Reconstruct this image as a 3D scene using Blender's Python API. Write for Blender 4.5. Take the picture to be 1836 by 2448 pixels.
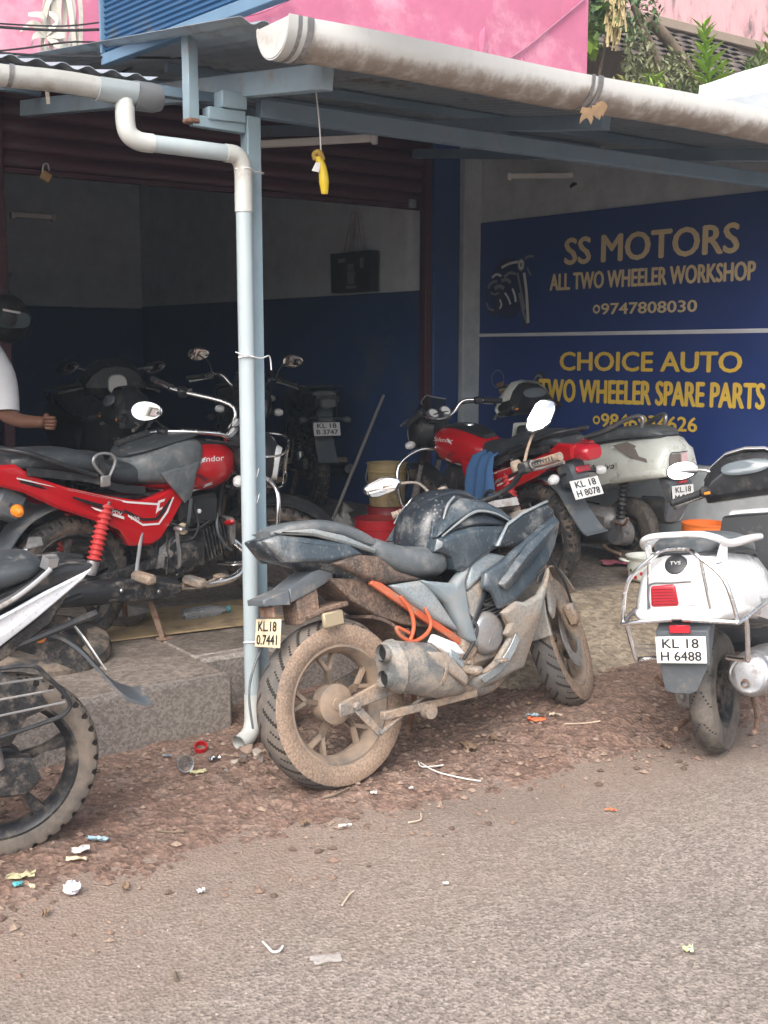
import bpy, bmesh, math, random
import numpy as np
from mathutils import Vector, Matrix
random.seed(7); RS = np.random.RandomState(11)
for o in list(bpy.data.objects): bpy.data.objects.remove(o, do_unlink=True)
scene = bpy.context.scene
COL = scene.collection
R_ = math.radians

# ------------------------------------------------------------------ camera
FPX, CX, CY, HY, CAMH = 2700.0, 918.0, 1224.0, 848.0, 1.57      # photo pixels (1836 x 2448)
PITCH = math.atan((CY - HY) / FPX)
cd = bpy.data.cameras.new('camera'); cam = bpy.data.objects.new('camera', cd); COL.objects.link(cam)
cd.sensor_fit = 'VERTICAL'; cd.sensor_height = 36.0; cd.lens = 36.0 * FPX / 2448.0
cd.clip_start = 0.05; cd.clip_end = 400
cam.location = (0, 0, CAMH); cam.rotation_euler = (math.pi / 2 - PITCH, 0, 0)
scene.camera = cam
scene.render.resolution_x = 768; scene.render.resolution_y = 1024

# ------------------------------------------------------------------ sky, sun, exposure
SUN_EL, SUN_AZ = R_(46), R_(196)          # high sun behind rain cloud, behind the camera
world = bpy.data.worlds.new('World'); scene.world = world; world.use_nodes = True
wn = world.node_tree; wn.nodes.clear()
sky = wn.nodes.new('ShaderNodeTexSky'); sky.sky_type = 'NISHITA'; sky.sun_disc = False
sky.sun_elevation = SUN_EL; sky.sun_rotation = SUN_AZ; sky.air_density = 1.0; sky.dust_density = 6.0; sky.ozone_density = 1.0
hs = wn.nodes.new('ShaderNodeHueSaturation'); hs.inputs['Saturation'].default_value = 0.52
bg = wn.nodes.new('ShaderNodeBackground'); bg.inputs['Strength'].default_value = 0.15
wo = wn.nodes.new('ShaderNodeOutputWorld')
wn.links.new(sky.outputs[0], hs.inputs['Color']); wn.links.new(hs.outputs[0], bg.inputs[0]); wn.links.new(bg.outputs[0], wo.inputs[0])
sl = bpy.data.lights.new('sun', 'SUN'); sl.energy = 1.0; sl.angle = R_(70); sl.color = (1.0, 0.985, 0.965)
sun = bpy.data.objects.new('sun', sl); COL.objects.link(sun)
sd = Vector((math.cos(SUN_EL) * math.sin(SUN_AZ), math.cos(SUN_EL) * math.cos(SUN_AZ), math.sin(SUN_EL)))
sun.rotation_euler = sd.to_track_quat('Z', 'Y').to_euler(); sun.location = sd * 30
vs = scene.view_settings; vs.view_transform = 'Standard'; vs.look = 'None'; vs.gamma = 1.0; vs.use_curve_mapping = False
vs.exposure = 1.0
cy_ = scene.cycles; cy_.max_bounces = 6; cy_.diffuse_bounces = 5; cy_.glossy_bounces = 3; cy_.transmission_bounces = 4; cy_.volume_bounces = 0; cy_.transparent_max_bounces = 6; cy_.caustics_reflective = False; cy_.caustics_refractive = False

# ------------------------------------------------------------------ photo pixel -> place
_c, _s = math.cos(PITCH), math.sin(PITCH)
EYE = Vector((0, 0, CAMH))
def ray(x, y):
    a, b = (x - CX) / FPX, (CY - y) / FPX
    return Vector((a, _c + b * _s, -_s + b * _c))
def G(x, y, z=0.0):
    r = ray(x, y); return EYE + r * ((z - CAMH) / r.z)
def Dp(x, y, d):
    r = ray(x, y); return EYE + r * (d / r.y)
_r = ray(4785, 848); AZF = math.atan2(_r.x, _r.y)               # direction of the shop front
FD = Vector((math.sin(AZF), math.cos(AZF), 0)); ND = Vector((-math.cos(AZF), math.sin(AZF), 0))
_r = ray(-1593, 848); AZS = math.atan2(_r.x, _r.y)              # direction of the side walls
SD = Vector((math.sin(AZS), math.cos(AZS), 0))
ORG = G(622, 1765); ORG.z = 0                                    # foot of the awning post
def P(s, n, z=0.0): return ORG + FD * s + ND * n + Vector((0, 0, z))
def sn(p): d = p - ORG; return d.dot(FD), d.dot(ND)
def onN(x, y, n):
    r = ray(x, y); t = (ORG.dot(ND) + n - EYE.dot(ND)) / r.dot(ND); return EYE + r * t
NF = 2.625                                                       # shop front plane
RZF = math.pi / 2 - AZF
MF = Matrix((FD.to_4d(), ND.to_4d(), Vector((0, 0, 1, 0)), (0, 0, 0, 1))).transposed()
MF = Matrix.Translation(ORG) @ Matrix.Rotation(RZF, 4, 'Z')      # local (s, n, z) -> world

# ------------------------------------------------------------------ materials
MAT = {}
def mat(name, col, rough=0.5, metal=0.0, var=0.12, vs_=6.0, dirt=None, damt=0.4, dscale=5.0, bump=0.0, bscale=60.0,
        coat=0.0, spec=0.5, trans=0.0, speck=0.0, emis=None, estr=0.0, stretch=(1, 1, 1), dsharp=0.12, alpha=1.0, dlow=None, drough=0.85, spat=0.0, spcol=(.34, .28, .225), spscale=55.0):
    if name in MAT: return MAT[name]
    m = bpy.data.materials.new(name); m.use_nodes = True; MAT[name] = m
    nt = m.node_tree; N = nt.nodes; L = nt.links
    b = N['Principled BSDF']
    b.inputs['Roughness'].default_value = rough; b.inputs['Metallic'].default_value = metal
    b.inputs['Specular IOR Level'].default_value = spec
    b.inputs['Coat Weight'].default_value = coat; b.inputs['Coat Roughness'].default_value = 0.08
    b.inputs['Transmission Weight'].default_value = trans; b.inputs['Alpha'].default_value = alpha
    tc = N.new('ShaderNodeTexCoord'); mp = N.new('ShaderNodeMapping'); mp.inputs['Scale'].default_value = stretch
    L.new(tc.outputs['Object'], mp.inputs[0]); vec = mp.outputs[0]
    c = tuple(col) + (1,)
    n1 = N.new('ShaderNodeTexNoise'); n1.inputs['Scale'].default_value = vs_; n1.inputs['Detail'].default_value = 6; n1.inputs['Roughness'].default_value = .65
    L.new(vec, n1.inputs['Vector'])
    rmp = N.new('ShaderNodeMapRange'); rmp.inputs[1].default_value = .25; rmp.inputs[2].default_value = .75
    rmp.inputs[3].default_value = 1 - var; rmp.inputs[4].default_value = 1 + var; L.new(n1.outputs[0], rmp.inputs[0])
    mx = N.new('ShaderNodeMix'); mx.data_type = 'RGBA'; mx.blend_type = 'MULTIPLY'; mx.inputs[0].default_value = 1
    mx.inputs[6].default_value = c; L.new(rmp.outputs[0], mx.inputs[7]); out = mx.outputs[2]
    rsock = None
    if dirt is not None:
        n2 = N.new('ShaderNodeTexNoise'); n2.inputs['Scale'].default_value = dscale; n2.inputs['Detail'].default_value = 8; n2.inputs['Roughness'].default_value = .7
        L.new(vec, n2.inputs['Vector'])
        src = n2.outputs[0]
        if dlow is not None:                     # splashed mud reaches up to a height of its own
            sp = N.new('ShaderNodeSeparateXYZ'); L.new(tc.outputs['Object'], sp.inputs[0])
            mr = N.new('ShaderNodeMapRange'); mr.inputs[1].default_value = dlow[0]; mr.inputs[2].default_value = dlow[1]
            mr.inputs[3].default_value = .25; mr.inputs[4].default_value = -.2; L.new(sp.outputs[2], mr.inputs[0])
            ad = N.new('ShaderNodeMath'); L.new(src, ad.inputs[0]); L.new(mr.outputs[0], ad.inputs[1]); src = ad.outputs[0]
        th = N.new('ShaderNodeMapRange'); th.interpolation_type = 'SMOOTHSTEP'
        t0 = .72 - .44 * damt; th.inputs[1].default_value = t0 - dsharp; th.inputs[2].default_value = t0 + dsharp; L.new(src, th.inputs[0])
        m2 = N.new('ShaderNodeMix'); m2.data_type = 'RGBA'; m2.inputs[7].default_value = tuple(dirt) + (1,)
        L.new(th.outputs[0], m2.inputs[0]); L.new(out, m2.inputs[6]); out = m2.outputs[2]
        rr = N.new('ShaderNodeMapRange'); rr.inputs[3].default_value = rough; rr.inputs[4].default_value = drough
        L.new(th.outputs[0], rr.inputs[0]); L.new(rr.outputs[0], b.inputs['Roughness'])
        if metal > 0:
            mm = N.new('ShaderNodeMapRange'); mm.inputs[3].default_value = metal; mm.inputs[4].default_value = 0
            L.new(th.outputs[0], mm.inputs[0]); L.new(mm.outputs[0], b.inputs['Metallic'])
    if speck > 0:
        n3 = N.new('ShaderNodeTexNoise'); n3.inputs['Scale'].default_value = bscale * 1.7; n3.inputs['Detail'].default_value = 3
        L.new(vec, n3.inputs['Vector'])
        r3 = N.new('ShaderNodeMapRange'); r3.inputs[1].default_value = .35; r3.inputs[2].default_value = .65
        r3.inputs[3].default_value = 1 - speck; r3.inputs[4].default_value = 1 + speck; L.new(n3.outputs[0], r3.inputs[0])
        m3 = N.new('ShaderNodeMix'); m3.data_type = 'RGBA'; m3.blend_type = 'MULTIPLY'; m3.inputs[0].default_value = 1
        L.new(out, m3.inputs[6]); L.new(r3.outputs[0], m3.inputs[7]); out = m3.outputs[2]
    if spat > 0:
        vo = N.new('ShaderNodeTexVoronoi'); vo.inputs['Scale'].default_value = spscale; vo.inputs['Randomness'].default_value = 1; L.new(vec, vo.inputs['Vector'])
        nz = N.new('ShaderNodeTexNoise'); nz.inputs['Scale'].default_value = 7; nz.inputs['Detail'].default_value = 5; L.new(vec, nz.inputs['Vector'])
        sp1 = N.new('ShaderNodeMapRange'); sp1.inputs[1].default_value = .30; sp1.inputs[2].default_value = .18; L.new(vo.outputs['Distance'], sp1.inputs[0])
        sp2 = N.new('ShaderNodeMapRange'); sp2.inputs[1].default_value = .42; sp2.inputs[2].default_value = .62; sp2.inputs[4].default_value = spat; L.new(nz.outputs[0], sp2.inputs[0])
        sm_ = N.new('ShaderNodeMath'); sm_.operation = 'MULTIPLY'; L.new(sp1.outputs[0], sm_.inputs[0]); L.new(sp2.outputs[0], sm_.inputs[1])
        m4 = N.new('ShaderNodeMix'); m4.data_type = 'RGBA'; m4.inputs[7].default_value = tuple(spcol) + (1,); L.new(sm_.outputs[0], m4.inputs[0]); L.new(out, m4.inputs[6]); out = m4.outputs[2]
    L.new(out, b.inputs['Base Color'])
    if bump > 0:
        nb = N.new('ShaderNodeTexNoise'); nb.inputs['Scale'].default_value = bscale; nb.inputs['Detail'].default_value = 5
        L.new(vec, nb.inputs['Vector'])
        bp = N.new('ShaderNodeBump'); bp.inputs['Strength'].default_value = bump; bp.inputs['Distance'].default_value = .01
        L.new(nb.outputs[0], bp.inputs['Height']); L.new(bp.outputs[0], b.inputs['Normal'])
    if emis:
        b.inputs['Emission Color'].default_value = tuple(emis) + (1,); b.inputs['Emission Strength'].default_value = estr
    return m
MUD = (.30, .215, .155)
DUST = (.36, .29, .235)
mat('tyre', (.035, .034, .035), .75, dirt=(.20, .155, .12), damt=.42, dscale=9, bump=.25, bscale=90)
mat('tyre_muddy', (.19, .145, .115), .9, dirt=(.33, .235, .17), damt=.60, dscale=5, bump=.35, bscale=70, dsharp=.2, speck=.25)
mat('tyre_dusty', (.10, .092, .085), .85, dirt=(.25, .205, .165), damt=.55, dscale=6, bump=.2, bscale=80, dsharp=.2)
mat('tyre_wet', (.03, .03, .032), .5, dirt=(.22, .19, .16), damt=.5, dscale=6, bump=.25, bscale=70, dsharp=.2)
mat('rim_black', (.035, .037, .042), .4, .3, dirt=(.20, .17, .14), damt=.35, dscale=12)
mat('rim_muddy', (.13, .125, .12), .55, .3, dirt=(.34, .25, .18), damt=.6, dscale=7, dsharp=.2)
mat('plastic_black', (.022, .023, .026), .42, dirt=(.16, .14, .125), damt=.18, dscale=10)
mat('plastic_grey', (.10, .115, .13), .5, dirt=(.25, .22, .19), damt=.25, dscale=9)
mat('seat_black', (.045, .052, .058), .38, bump=.12, bscale=160, dirt=(.22, .21, .20), damt=.15, dscale=22)
mat('seat_wet', (.10, .115, .125), .36, bump=.12, bscale=140, dirt=(.26, .25, .24), damt=.22, dscale=14, dsharp=.2)
mat('rubber', (.028, .028, .03), .7, bump=.1, bscale=120)
mat('chrome', (.78, .78, .79), .16, 1.0, var=.06, dirt=(.25, .22, .2), damt=.12, dscale=20)
mat('steel', (.42, .42, .43), .34, .85, dirt=(.2, .17, .15), damt=.3, dscale=18)
mat('alloy', (.33, .33, .335), .45, .6, dirt=(.19, .165, .145), damt=.45, dscale=16)
mat('engine_dark', (.045, .047, .051), .42, .4, dirt=(.19, .16, .135), damt=.34, dscale=22, speck=.3, bscale=70, bump=.15)
mat('mirror_glass', (.92, .93, .95), .03, 1.0, var=.01)
mat('red_paint', (.46, .009, .014), .22, coat=.6, var=.05, vs_=3)
mat('maroon_decal', (.16, .012, .02), .3, coat=.5)
mat('white_decal', (.75, .72, .72), .4)
mat('black_decal', (.02, .018, .02), .35)
mat('red_spring', (.52, .045, .045), .4)
mat('orange_lens', (.85, .26, .02), .15, coat=.6)
mat('red_lens', (.50, .015, .03), .15, coat=.6)
mat('clear_lens', (.75, .76, .76), .12, coat=.5)
mat('plate_white', (.80, .80, .78), .45, dirt=(.4, .35, .3), damt=.12, dscale=14)
mat('plate_cream', (.72, .60, .42), .55, dirt=(.35, .26, .18), damt=.3, dscale=14)
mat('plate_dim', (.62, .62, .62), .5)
mat('ink_black', (.012, .012, .014), .5)
mat('rust_brown', (.16, .075, .045), .8, dirt=(.28, .20, .15), damt=.5, dscale=20)
mat('cloth_blue', (.045, .12, .27), .85, bump=.3, bscale=60)
mat('cloth_white', (.82, .83, .86), .85, bump=.15, bscale=30)
mat('skin', (.17, .075, .045), .55, bump=.1, bscale=80)
mat('cream_paint', (.74, .77, .71), .3, coat=.4, dirt=(.25, .24, .20), damt=.16, dscale=11)
mat('white_paint', (.80, .81, .82), .2, coat=.5, var=.03, dirt=(.5, .45, .40), damt=.16, dscale=9, spat=.35, spcol=(.45, .40, .36), spscale=70)
# sport bike
mat('slate_paint', (.045, .063, .080), .30, coat=.4, dirt=(.27, .275, .27), damt=.24, dscale=6, dsharp=.16, speck=.18, bscale=120, spat=.30, spcol=(.30, .305, .30), spscale=60, stretch=(1, 1, .55))
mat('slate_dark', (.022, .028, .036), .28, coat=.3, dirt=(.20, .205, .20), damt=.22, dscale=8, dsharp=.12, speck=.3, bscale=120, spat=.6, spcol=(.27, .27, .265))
mat('silver_panel', (.30, .345, .37), .38, .3, dirt=(.30, .27, .24), damt=.28, dscale=6, dsharp=.16, speck=.15, bscale=90, spat=.35)
mat('mud_panel', (.255, .25, .235), .55, dirt=(.33, .245, .18), damt=.46, dscale=5, dsharp=.16, bump=.2, bscale=50, speck=.15, spat=.45, spcol=(.20, .15, .115), spscale=80)
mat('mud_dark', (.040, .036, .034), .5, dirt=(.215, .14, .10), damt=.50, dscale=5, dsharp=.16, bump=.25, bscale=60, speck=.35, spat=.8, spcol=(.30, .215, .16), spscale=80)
mat('orange_paint', (.55, .105, .04), .5, dirt=(.30, .17, .11), damt=.34, dscale=14, spat=.7)
mat('mud_metal', (.20, .19, .18), .55, .25, dirt=(.34, .25, .18), damt=.52, dscale=9, dsharp=.13, bump=.25, bscale=60, speck=.2, spat=.45, spcol=(.14, .105, .08))
mat('muffler_grey', (.20, .21, .21), .45, .45, dirt=(.33, .285, .24), damt=.46, dscale=9, dsharp=.12, bump=.2, bscale=80, speck=.15, spat=.35, spcol=(.14, .13, .12), spscale=60)
mat('tread_grey', (.090, .086, .084), .8, dirt=(.25, .195, .15), damt=.36, dscale=5, bump=.2, bscale=80, dsharp=.2)
mat('tread_groove', (.022, .018, .016), .9)
# building
mat('post_paint', (.27, .37, .43), .45, dirt=(.30, .25, .21), damt=.10, dscale=7)
mat('pvc_grey', (.42, .49, .52), .35, dirt=(.45, .42, .37), damt=.10, dscale=5, stretch=(1, 1, .3))
mat('pvc_cream', (.58, .60, .58), .4, dirt=(.40, .36, .31), damt=.20, dscale=8)
mat('sheet_under', (.32, .38, .43), .5, .2, dirt=(.16, .15, .14), damt=.25, dscale=3)
mat('beam_paint', (.17, .24, .31), .5, dirt=(.2, .17, .15), damt=.15, dscale=6)
mat('shutter_maroon', (.075, .022, .034), .5, .1, dirt=(.09, .07, .07), damt=.2, dscale=4, stretch=(1, 1, 6))
mat('blue_wall', (.020, .055, .18), .6, dirt=(.06, .085, .15), damt=.22, dscale=2.5)
mat('grey_wall', (.66, .73, .80), .85, dirt=(.52, .58, .64), damt=.2, dscale=2)
mat('concrete_wall', (.50, .545, .57), .9, dirt=(.33, .365, .385), damt=.35, dscale=4, dsharp=.25, bump=.25, bscale=40)
mat('ceiling_dark', (.5, .52, .54), .9)
mat('banner_blue', (.016, .042, .185), .4, var=.08)
mat('gold_print', (.66, .44, .055), .45)
mat('tan_print', (.42, .33, .18), .5)
mat('print_grey', (.20, .21, .24), .5)
mat('print_brown', (.22, .13, .06), .5)
mat('strip_white', (.66, .68, .72), .45)
mat('tube_white', (.62, .62, .60), .5)
mat('sign_blue', (.022, .10, .22), .45, dirt=(.1, .12, .14), damt=.2, dscale=6)
mat('sign_frame', (.13, .23, .34), .5)
mat('cable', (.02, .02, .022), .6)
mat('wire', (.75, .76, .76), .5)
mat('yellow_plastic', (.80, .58, .03), .4)
mat('plastic_red', (.50, .012, .02), .35, coat=.2)
mat('plastic_orange', (.80, .19, .03), .4)
mat('bucket_tan', (.33, .25, .12), .6, dirt=(.12, .1, .06), damt=.3)
mat('enamel', (.70, .73, .66), .25, coat=.4, dirt=(.3, .3, .25), damt=.1)
mat('paper', (.66, .64, .61), .8, dirt=(.40, .33, .27), damt=.3, dscale=40); mat('paper_yellow', (.50, .45, .27), .8); mat('paper_blue', (.32, .45, .52), .6)
mat('litter_orange', (.75, .16, .06), .6); mat('litter_teal', (.06, .33, .36), .5); mat('straw', (.55, .45, .34), .85)
mat('clear_plastic', (.75, .78, .82), .12, trans=.75); mat('black_bag', (.02, .018, .02), .5)
mat('wood_brown', (.20, .15, .11), .85, bump=.4, bscale=30, dirt=(.1, .08, .06), damt=.3)
mat('dry_leaf', (.25, .17, .11), .9)

# ------------------------------------------------------------------ geometry helpers
def V(*a): return Vector(a)
def crv(pts, k=5):
    pts = [Vector(p) for p in pts]
    if len(pts) < 3 or k < 2: return pts
    o = []
    for i in range(len(pts) - 1):
        p0 = pts[max(i - 1, 0)]; p1 = pts[i]; p2 = pts[i + 1]; p3 = pts[min(i + 2, len(pts) - 1)]
        for j in range(k):
            t = j / k
            o.append(.5 * ((2 * p1) + (p2 - p0) * t + (2 * p0 - 5 * p1 + 4 * p2 - p3) * t * t + (3 * p1 - p0 - 3 * p2 + p3) * t ** 3))
    o.append(pts[-1]); return o
class Geo:
    def __init__(s): s.v = []; s.f = []
    def add(s, vs, fs):
        b = len(s.v); s.v += [Vector(q) for q in vs]; s.f += [tuple(i + b for i in q) for q in fs]; return s
    def xf(s, M): s.v = [M @ q for q in s.v]; return s
    def tube(s, pts, r, n=8, k=5, flat=1.0, cap=True):
        pp = crv(pts, k); m = len(pp)
        rr = r if isinstance(r, (list, tuple)) else [r, r]
        tn = []
        for i in range(m):
            d = pp[min(i + 1, m - 1)] - pp[max(i - 1, 0)]; tn.append(d.normalized() if d.length > 1e-9 else V(0, 0, 1))
        up = V(0, 0, 1) if abs(tn[0].z) < .9 else V(0, 1, 0)
        nx = (up - tn[0] * up.dot(tn[0])).normalized(); vs = []; fs = []
        for i in range(m):
            nx = (nx - tn[i] * nx.dot(tn[i])).normalized(); ny = tn[i].cross(nx)
            u = i / (m - 1) * (len(rr) - 1); a = int(min(u, len(rr) - 2)); q = rr[a] + (rr[a + 1] - rr[a]) * (u - a)
            for j in range(n):
                t = 2 * math.pi * j / n; vs.append(pp[i] + nx * (q * math.cos(t)) + ny * (q * flat * math.sin(t)))
        for i in range(m - 1):
            for j in range(n): fs.append((i * n + j, i * n + (j + 1) % n, (i + 1) * n + (j + 1) % n, (i + 1) * n + j))
        if cap: fs.append(tuple(range(n))[::-1]); fs.append(tuple((m - 1) * n + j for j in range(n)))
        return s.add(vs, fs)
    def cyl(s, p0, p1, r0, r1=None, n=16): return s.tube([p0, p1], [r0, r0 if r1 is None else r1], n, 1)
    def hull(s, pts):
        bm = bmesh.new(); [bm.verts.new(q) for q in pts]; bmesh.ops.convex_hull(bm, input=bm.verts)
        bm.verts.ensure_lookup_table(); ids = {}; vs = []
        fs = []
        for f in bm.faces:
            ff = []
            for q in f.verts:
                if q not in ids: ids[q] = len(vs); vs.append(q.co.copy())
                ff.append(ids[q])
            fs.append(tuple(ff))
        bm.free(); return s.add(vs, fs)
    def box(s, c, size, rot=None, b=0.0):
        h = [q / 2 for q in size]; pts = []; b = min(b, min(h) * .9)
        for sx in (-1, 1):
            for sy in (-1, 1):
                for sz in (-1, 1):
                    if b <= 0: pts.append(V(sx * h[0], sy * h[1], sz * h[2]))
                    else:
                        pts += [V(sx * h[0], sy * (h[1] - b), sz * (h[2] - b)), V(sx * (h[0] - b), sy * h[1], sz * (h[2] - b)), V(sx * (h[0] - b), sy * (h[1] - b), sz * h[2])]
        if rot is not None: pts = [rot @ q for q in pts]
        c = Vector(c); pts = [q + c for q in pts]
        if b <= 0: return s.add(pts, [(0, 1, 3, 2), (4, 6, 7, 5), (0, 4, 5, 1), (2, 3, 7, 6), (0, 2, 6, 4), (1, 5, 7, 3)])
        return s.hull(pts)
    def bar(s, p0, p1, w, h, b=0.003, up=V(0, 0, 1)):
        p0 = Vector(p0); p1 = Vector(p1); x = (p1 - p0).normalized(); y = Vector(up).cross(x).normalized(); z = x.cross(y)
        return s.box((p0 + p1) / 2, ((p1 - p0).length, w, h), Matrix((x, y, z)).transposed(), b)
    def lathe(s, prof, c=(0, 0, 0), ax=(0, 0, 1), n=24, closed=False):
        ax = Vector(ax).normalized(); c = Vector(c); u = V(1, 0, 0) if abs(ax.x) < .9 else V(0, 0, 1)
        u = (u - ax * u.dot(ax)).normalized(); w = ax.cross(u); vs = []; fs = []; m = len(prof)
        for r, h in prof:
            for j in range(n):
                t = 2 * math.pi * j / n; vs.append(c + ax * h + (u * math.cos(t) + w * math.sin(t)) * max(r, 1e-4))
        rg = range(m) if closed else range(m - 1)
        for i in rg:
            for j in range(n): a = i * n; b = ((i + 1) % m) * n; fs.append((a + j, a + (j + 1) % n, b + (j + 1) % n, b + j))
        return s.add(vs, fs)
    def ball(s, c, r, n=12, m=8):
        r = r if isinstance(r, (tuple, list)) else (r, r, r)
        g = Geo().lathe([(math.sin(math.pi * i / m), -math.cos(math.pi * i / m)) for i in range(m + 1)], n=n)
        return s.add([V(q.x * r[0], q.y * r[1], q.z * r[2]) + Vector(c) for q in g.v], g.f)
    def loft(s, secs, cap=True):
        n = len(secs[0]); vs = [q for a in secs for q in a]; fs = []
        for i in range(len(secs) - 1):
            for j in range(n): fs.append((i * n + j, i * n + (j + 1) % n, (i + 1) * n + (j + 1) % n, (i + 1) * n + j))
        if cap: fs.append(tuple(range(n))[::-1]); fs.append(tuple((len(secs) - 1) * n + j for j in range(n)))
        return s.add(vs, fs)
    def body(s, st, n=20, e=2.6, k=3):
        """st: list of (x, z centre, half width, half height[, exponent]) -> smooth body along x"""
        arr = [(q + (e,) if len(q) == 4 else q) for q in st]
        pp = []
        for i in range(len(arr) - 1):
            a0 = arr[max(i - 1, 0)]; a1 = arr[i]; a2 = arr[i + 1]; a3 = arr[min(i + 2, len(arr) - 1)]
            for j in range(k):
                t = j / k; pp.append([.5 * (2 * b + (c - a) * t + (2 * a - 5 * b + 4 * c - d) * t * t + (3 * b - a - 3 * c + d) * t ** 3) for a, b, c, d in zip(a0, a1, a2, a3)])
        pp.append(arr[-1]); secs = []
        for x, z, w, h, ex in pp:
            w = max(w, .002); h = max(h, .002); sec = []
            for j in range(n):
                t = 2 * math.pi * j / n; ct, st_ = math.cos(t), math.sin(t)
                sec.append(V(x, w * math.copysign(abs(ct) ** (2 / ex), ct), z + h * math.copysign(abs(st_) ** (2 / ex), st_)))
            secs.append(sec)
        return s.loft(secs)
    def panel(s, pts, y, t=.02, bulge=.010, e=.010, yf=None):
        """outline in (x, z) standing at y, outward side follows the sign of y, with thickness and a chamfered, raised face"""
        sg = 1 if y >= 0 else -1
        n = len(pts); ar = sum(pts[i][0] * pts[(i + 1) % n][1] - pts[(i + 1) % n][0] * pts[i][1] for i in range(n))
        if ar < 0: pts = pts[::-1]
        yy = lambda p: (y + (yf(p[0], p[1]) * sg if yf else 0))
        q2 = []
        for i in range(n):
            p0, p1, p2 = (Vector(pts[i - 1]), Vector(pts[i]), Vector(pts[(i + 1) % n]))
            d1 = (p1 - p0).normalized(); d2 = (p2 - p1).normalized(); nn = V(-d1.y - d2.y, d1.x + d2.x)
            nn = nn.normalized() if nn.length > 1e-6 else V(-d1.y, d1.x)
            k = max(.45, nn.dot(V(-d1.y, d1.x))); q2.append(tuple(p1 + nn * (e / k)))
        inner = [V(p[0], yy(p) - sg * t, p[1]) for p in pts]; edge = [V(p[0], yy(p), p[1]) for p in pts]
        top = [V(p[0], yy(p) + sg * bulge, p[1]) for p in q2]
        vs = inner + edge + top; fs = []
        for j in range(n):
            k = (j + 1) % n; fs += [(j, k, n + k, n + j), (n + j, n + k, 2 * n + k, 2 * n + j)]
        fs.append(tuple(2 * n + j for j in range(n))); fs.append(tuple(range(n))[::-1])
        return s.add(vs, fs)
    def strip(s, pts, w, t=.004, k=4, up=V(0, 0, 1), wv=None):
        """ribbon of width w along pts; wv = width direction"""
        pp = crv(pts, k); m = len(pp); vs = []; fs = []
        for i in range(m):
            d = (pp[min(i + 1, m - 1)] - pp[max(i - 1, 0)]).normalized(); u = Vector(wv).normalized() if wv is not None else Vector(up).cross(d).normalized()
            nn = d.cross(u).normalized()
            ww = w if not isinstance(w, (list, tuple)) else w[0] + (w[1] - w[0]) * i / (m - 1)
            for a, b in ((-1, -1), (1, -1), (1, 1), (-1, 1)): vs.append(pp[i] + u * (a * ww / 2) + nn * (b * t / 2))
        for i in range(m - 1):
            for j in range(4): fs.append((i * 4 + j, i * 4 + (j + 1) % 4, (i + 1) * 4 + (j + 1) % 4, (i + 1) * 4 + j))
        fs += [(3, 2, 1, 0), tuple((m - 1) * 4 + j for j in range(4))]
        return s.add(vs, fs)
    def mesh(s, name, ang=38):
        me = bpy.data.meshes.new(name); me.from_pydata([tuple(q) for q in s.v], [], s.f); me.validate()
        bm = bmesh.new(); bm.from_mesh(me); bmesh.ops.recalc_face_normals(bm, faces=bm.faces); bm.to_mesh(me); bm.free()
        me.shade_smooth(); me.set_sharp_from_angle(angle=R_(ang)); return me
def link(name, me, m, parent=None):
    o = bpy.data.objects.new(name, me); COL.objects.link(o)
    if m is not None and me is not None and not me.materials: me.materials.append(MAT[m] if isinstance(m, str) else m)
    if parent is not None: o.parent = parent
    return o
def part(t, name, g, m, ang=38): return link(name, g.mesh(name, ang), m, t)
def tag(o, label, cat, group=None):
    o['label'] = label; o['category'] = cat
    if group: o['group'] = group
    return o
def thing(name, label, cat, loc=(0, 0, 0), rot=(0, 0, 0), group=None):
    o = bpy.data.objects.new(name, None); COL.objects.link(o); o.location = loc; o.rotation_euler = rot; o.empty_display_size = .1
    return tag(o, label, cat, group)
def one(name, g, m, label, cat, group=None, ang=38): return tag(part(None, name, g, m, ang), label, cat, group)
def struct(name, g, m, parent=None, ang=38):
    o = part(parent, name, g, m, ang)
    if parent is None: o['kind'] = 'structure'
    return o
def heading(az): return math.pi / 2 - R_(az)

# ------------------------------------------------------------------ lettering (all text meshes made at once)
_txt = {}
def _prep(items):
    obs = []
    for key, body, off in items:
        c = bpy.data.curves.new('lettering', 'FONT'); c.body = body; c.size = 1; c.offset = off; c.resolution_u = 3
        o = bpy.data.objects.new('lettering', c); COL.objects.link(o); obs.append((key, o, c))
    bpy.context.view_layer.update(); dg = bpy.context.evaluated_depsgraph_get()
    for key, o, c in obs:
        me = bpy.data.meshes.new_from_object(o.evaluated_get(dg)); co = np.array([tuple(v.co) for v in me.vertices])
        mn, mx_ = co.min(0), co.max(0); co = (co - mn) / np.maximum(mx_ - mn, 1e-6)
        _txt[key] = (co[:, :2].copy(), [tuple(p.vertices) for p in me.polygons], (mx_ - mn)[0] / (mx_ - mn)[1])
        bpy.data.objects.remove(o, do_unlink=True); bpy.data.meshes.remove(me)
WORDS = ['SS MOTORS', 'ALL TWO WHEELER WORKSHOP', '9747808030', 'CHOICE AUTO', 'TWO WHEELER SPARE PARTS', '9846934626',
         'KL.18', '0.7441', 'KL 18', 'H 8078', 'M.817', 'KZ 18', 'H 6488', 'B 3747', 'Activa', 'Jupiter', 'Splendor', 'PRO', 'Pro', '100', 'TVS', 'APDV', 'C', 'A']
_prep([(w, w, 0.0) for w in WORDS])
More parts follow.
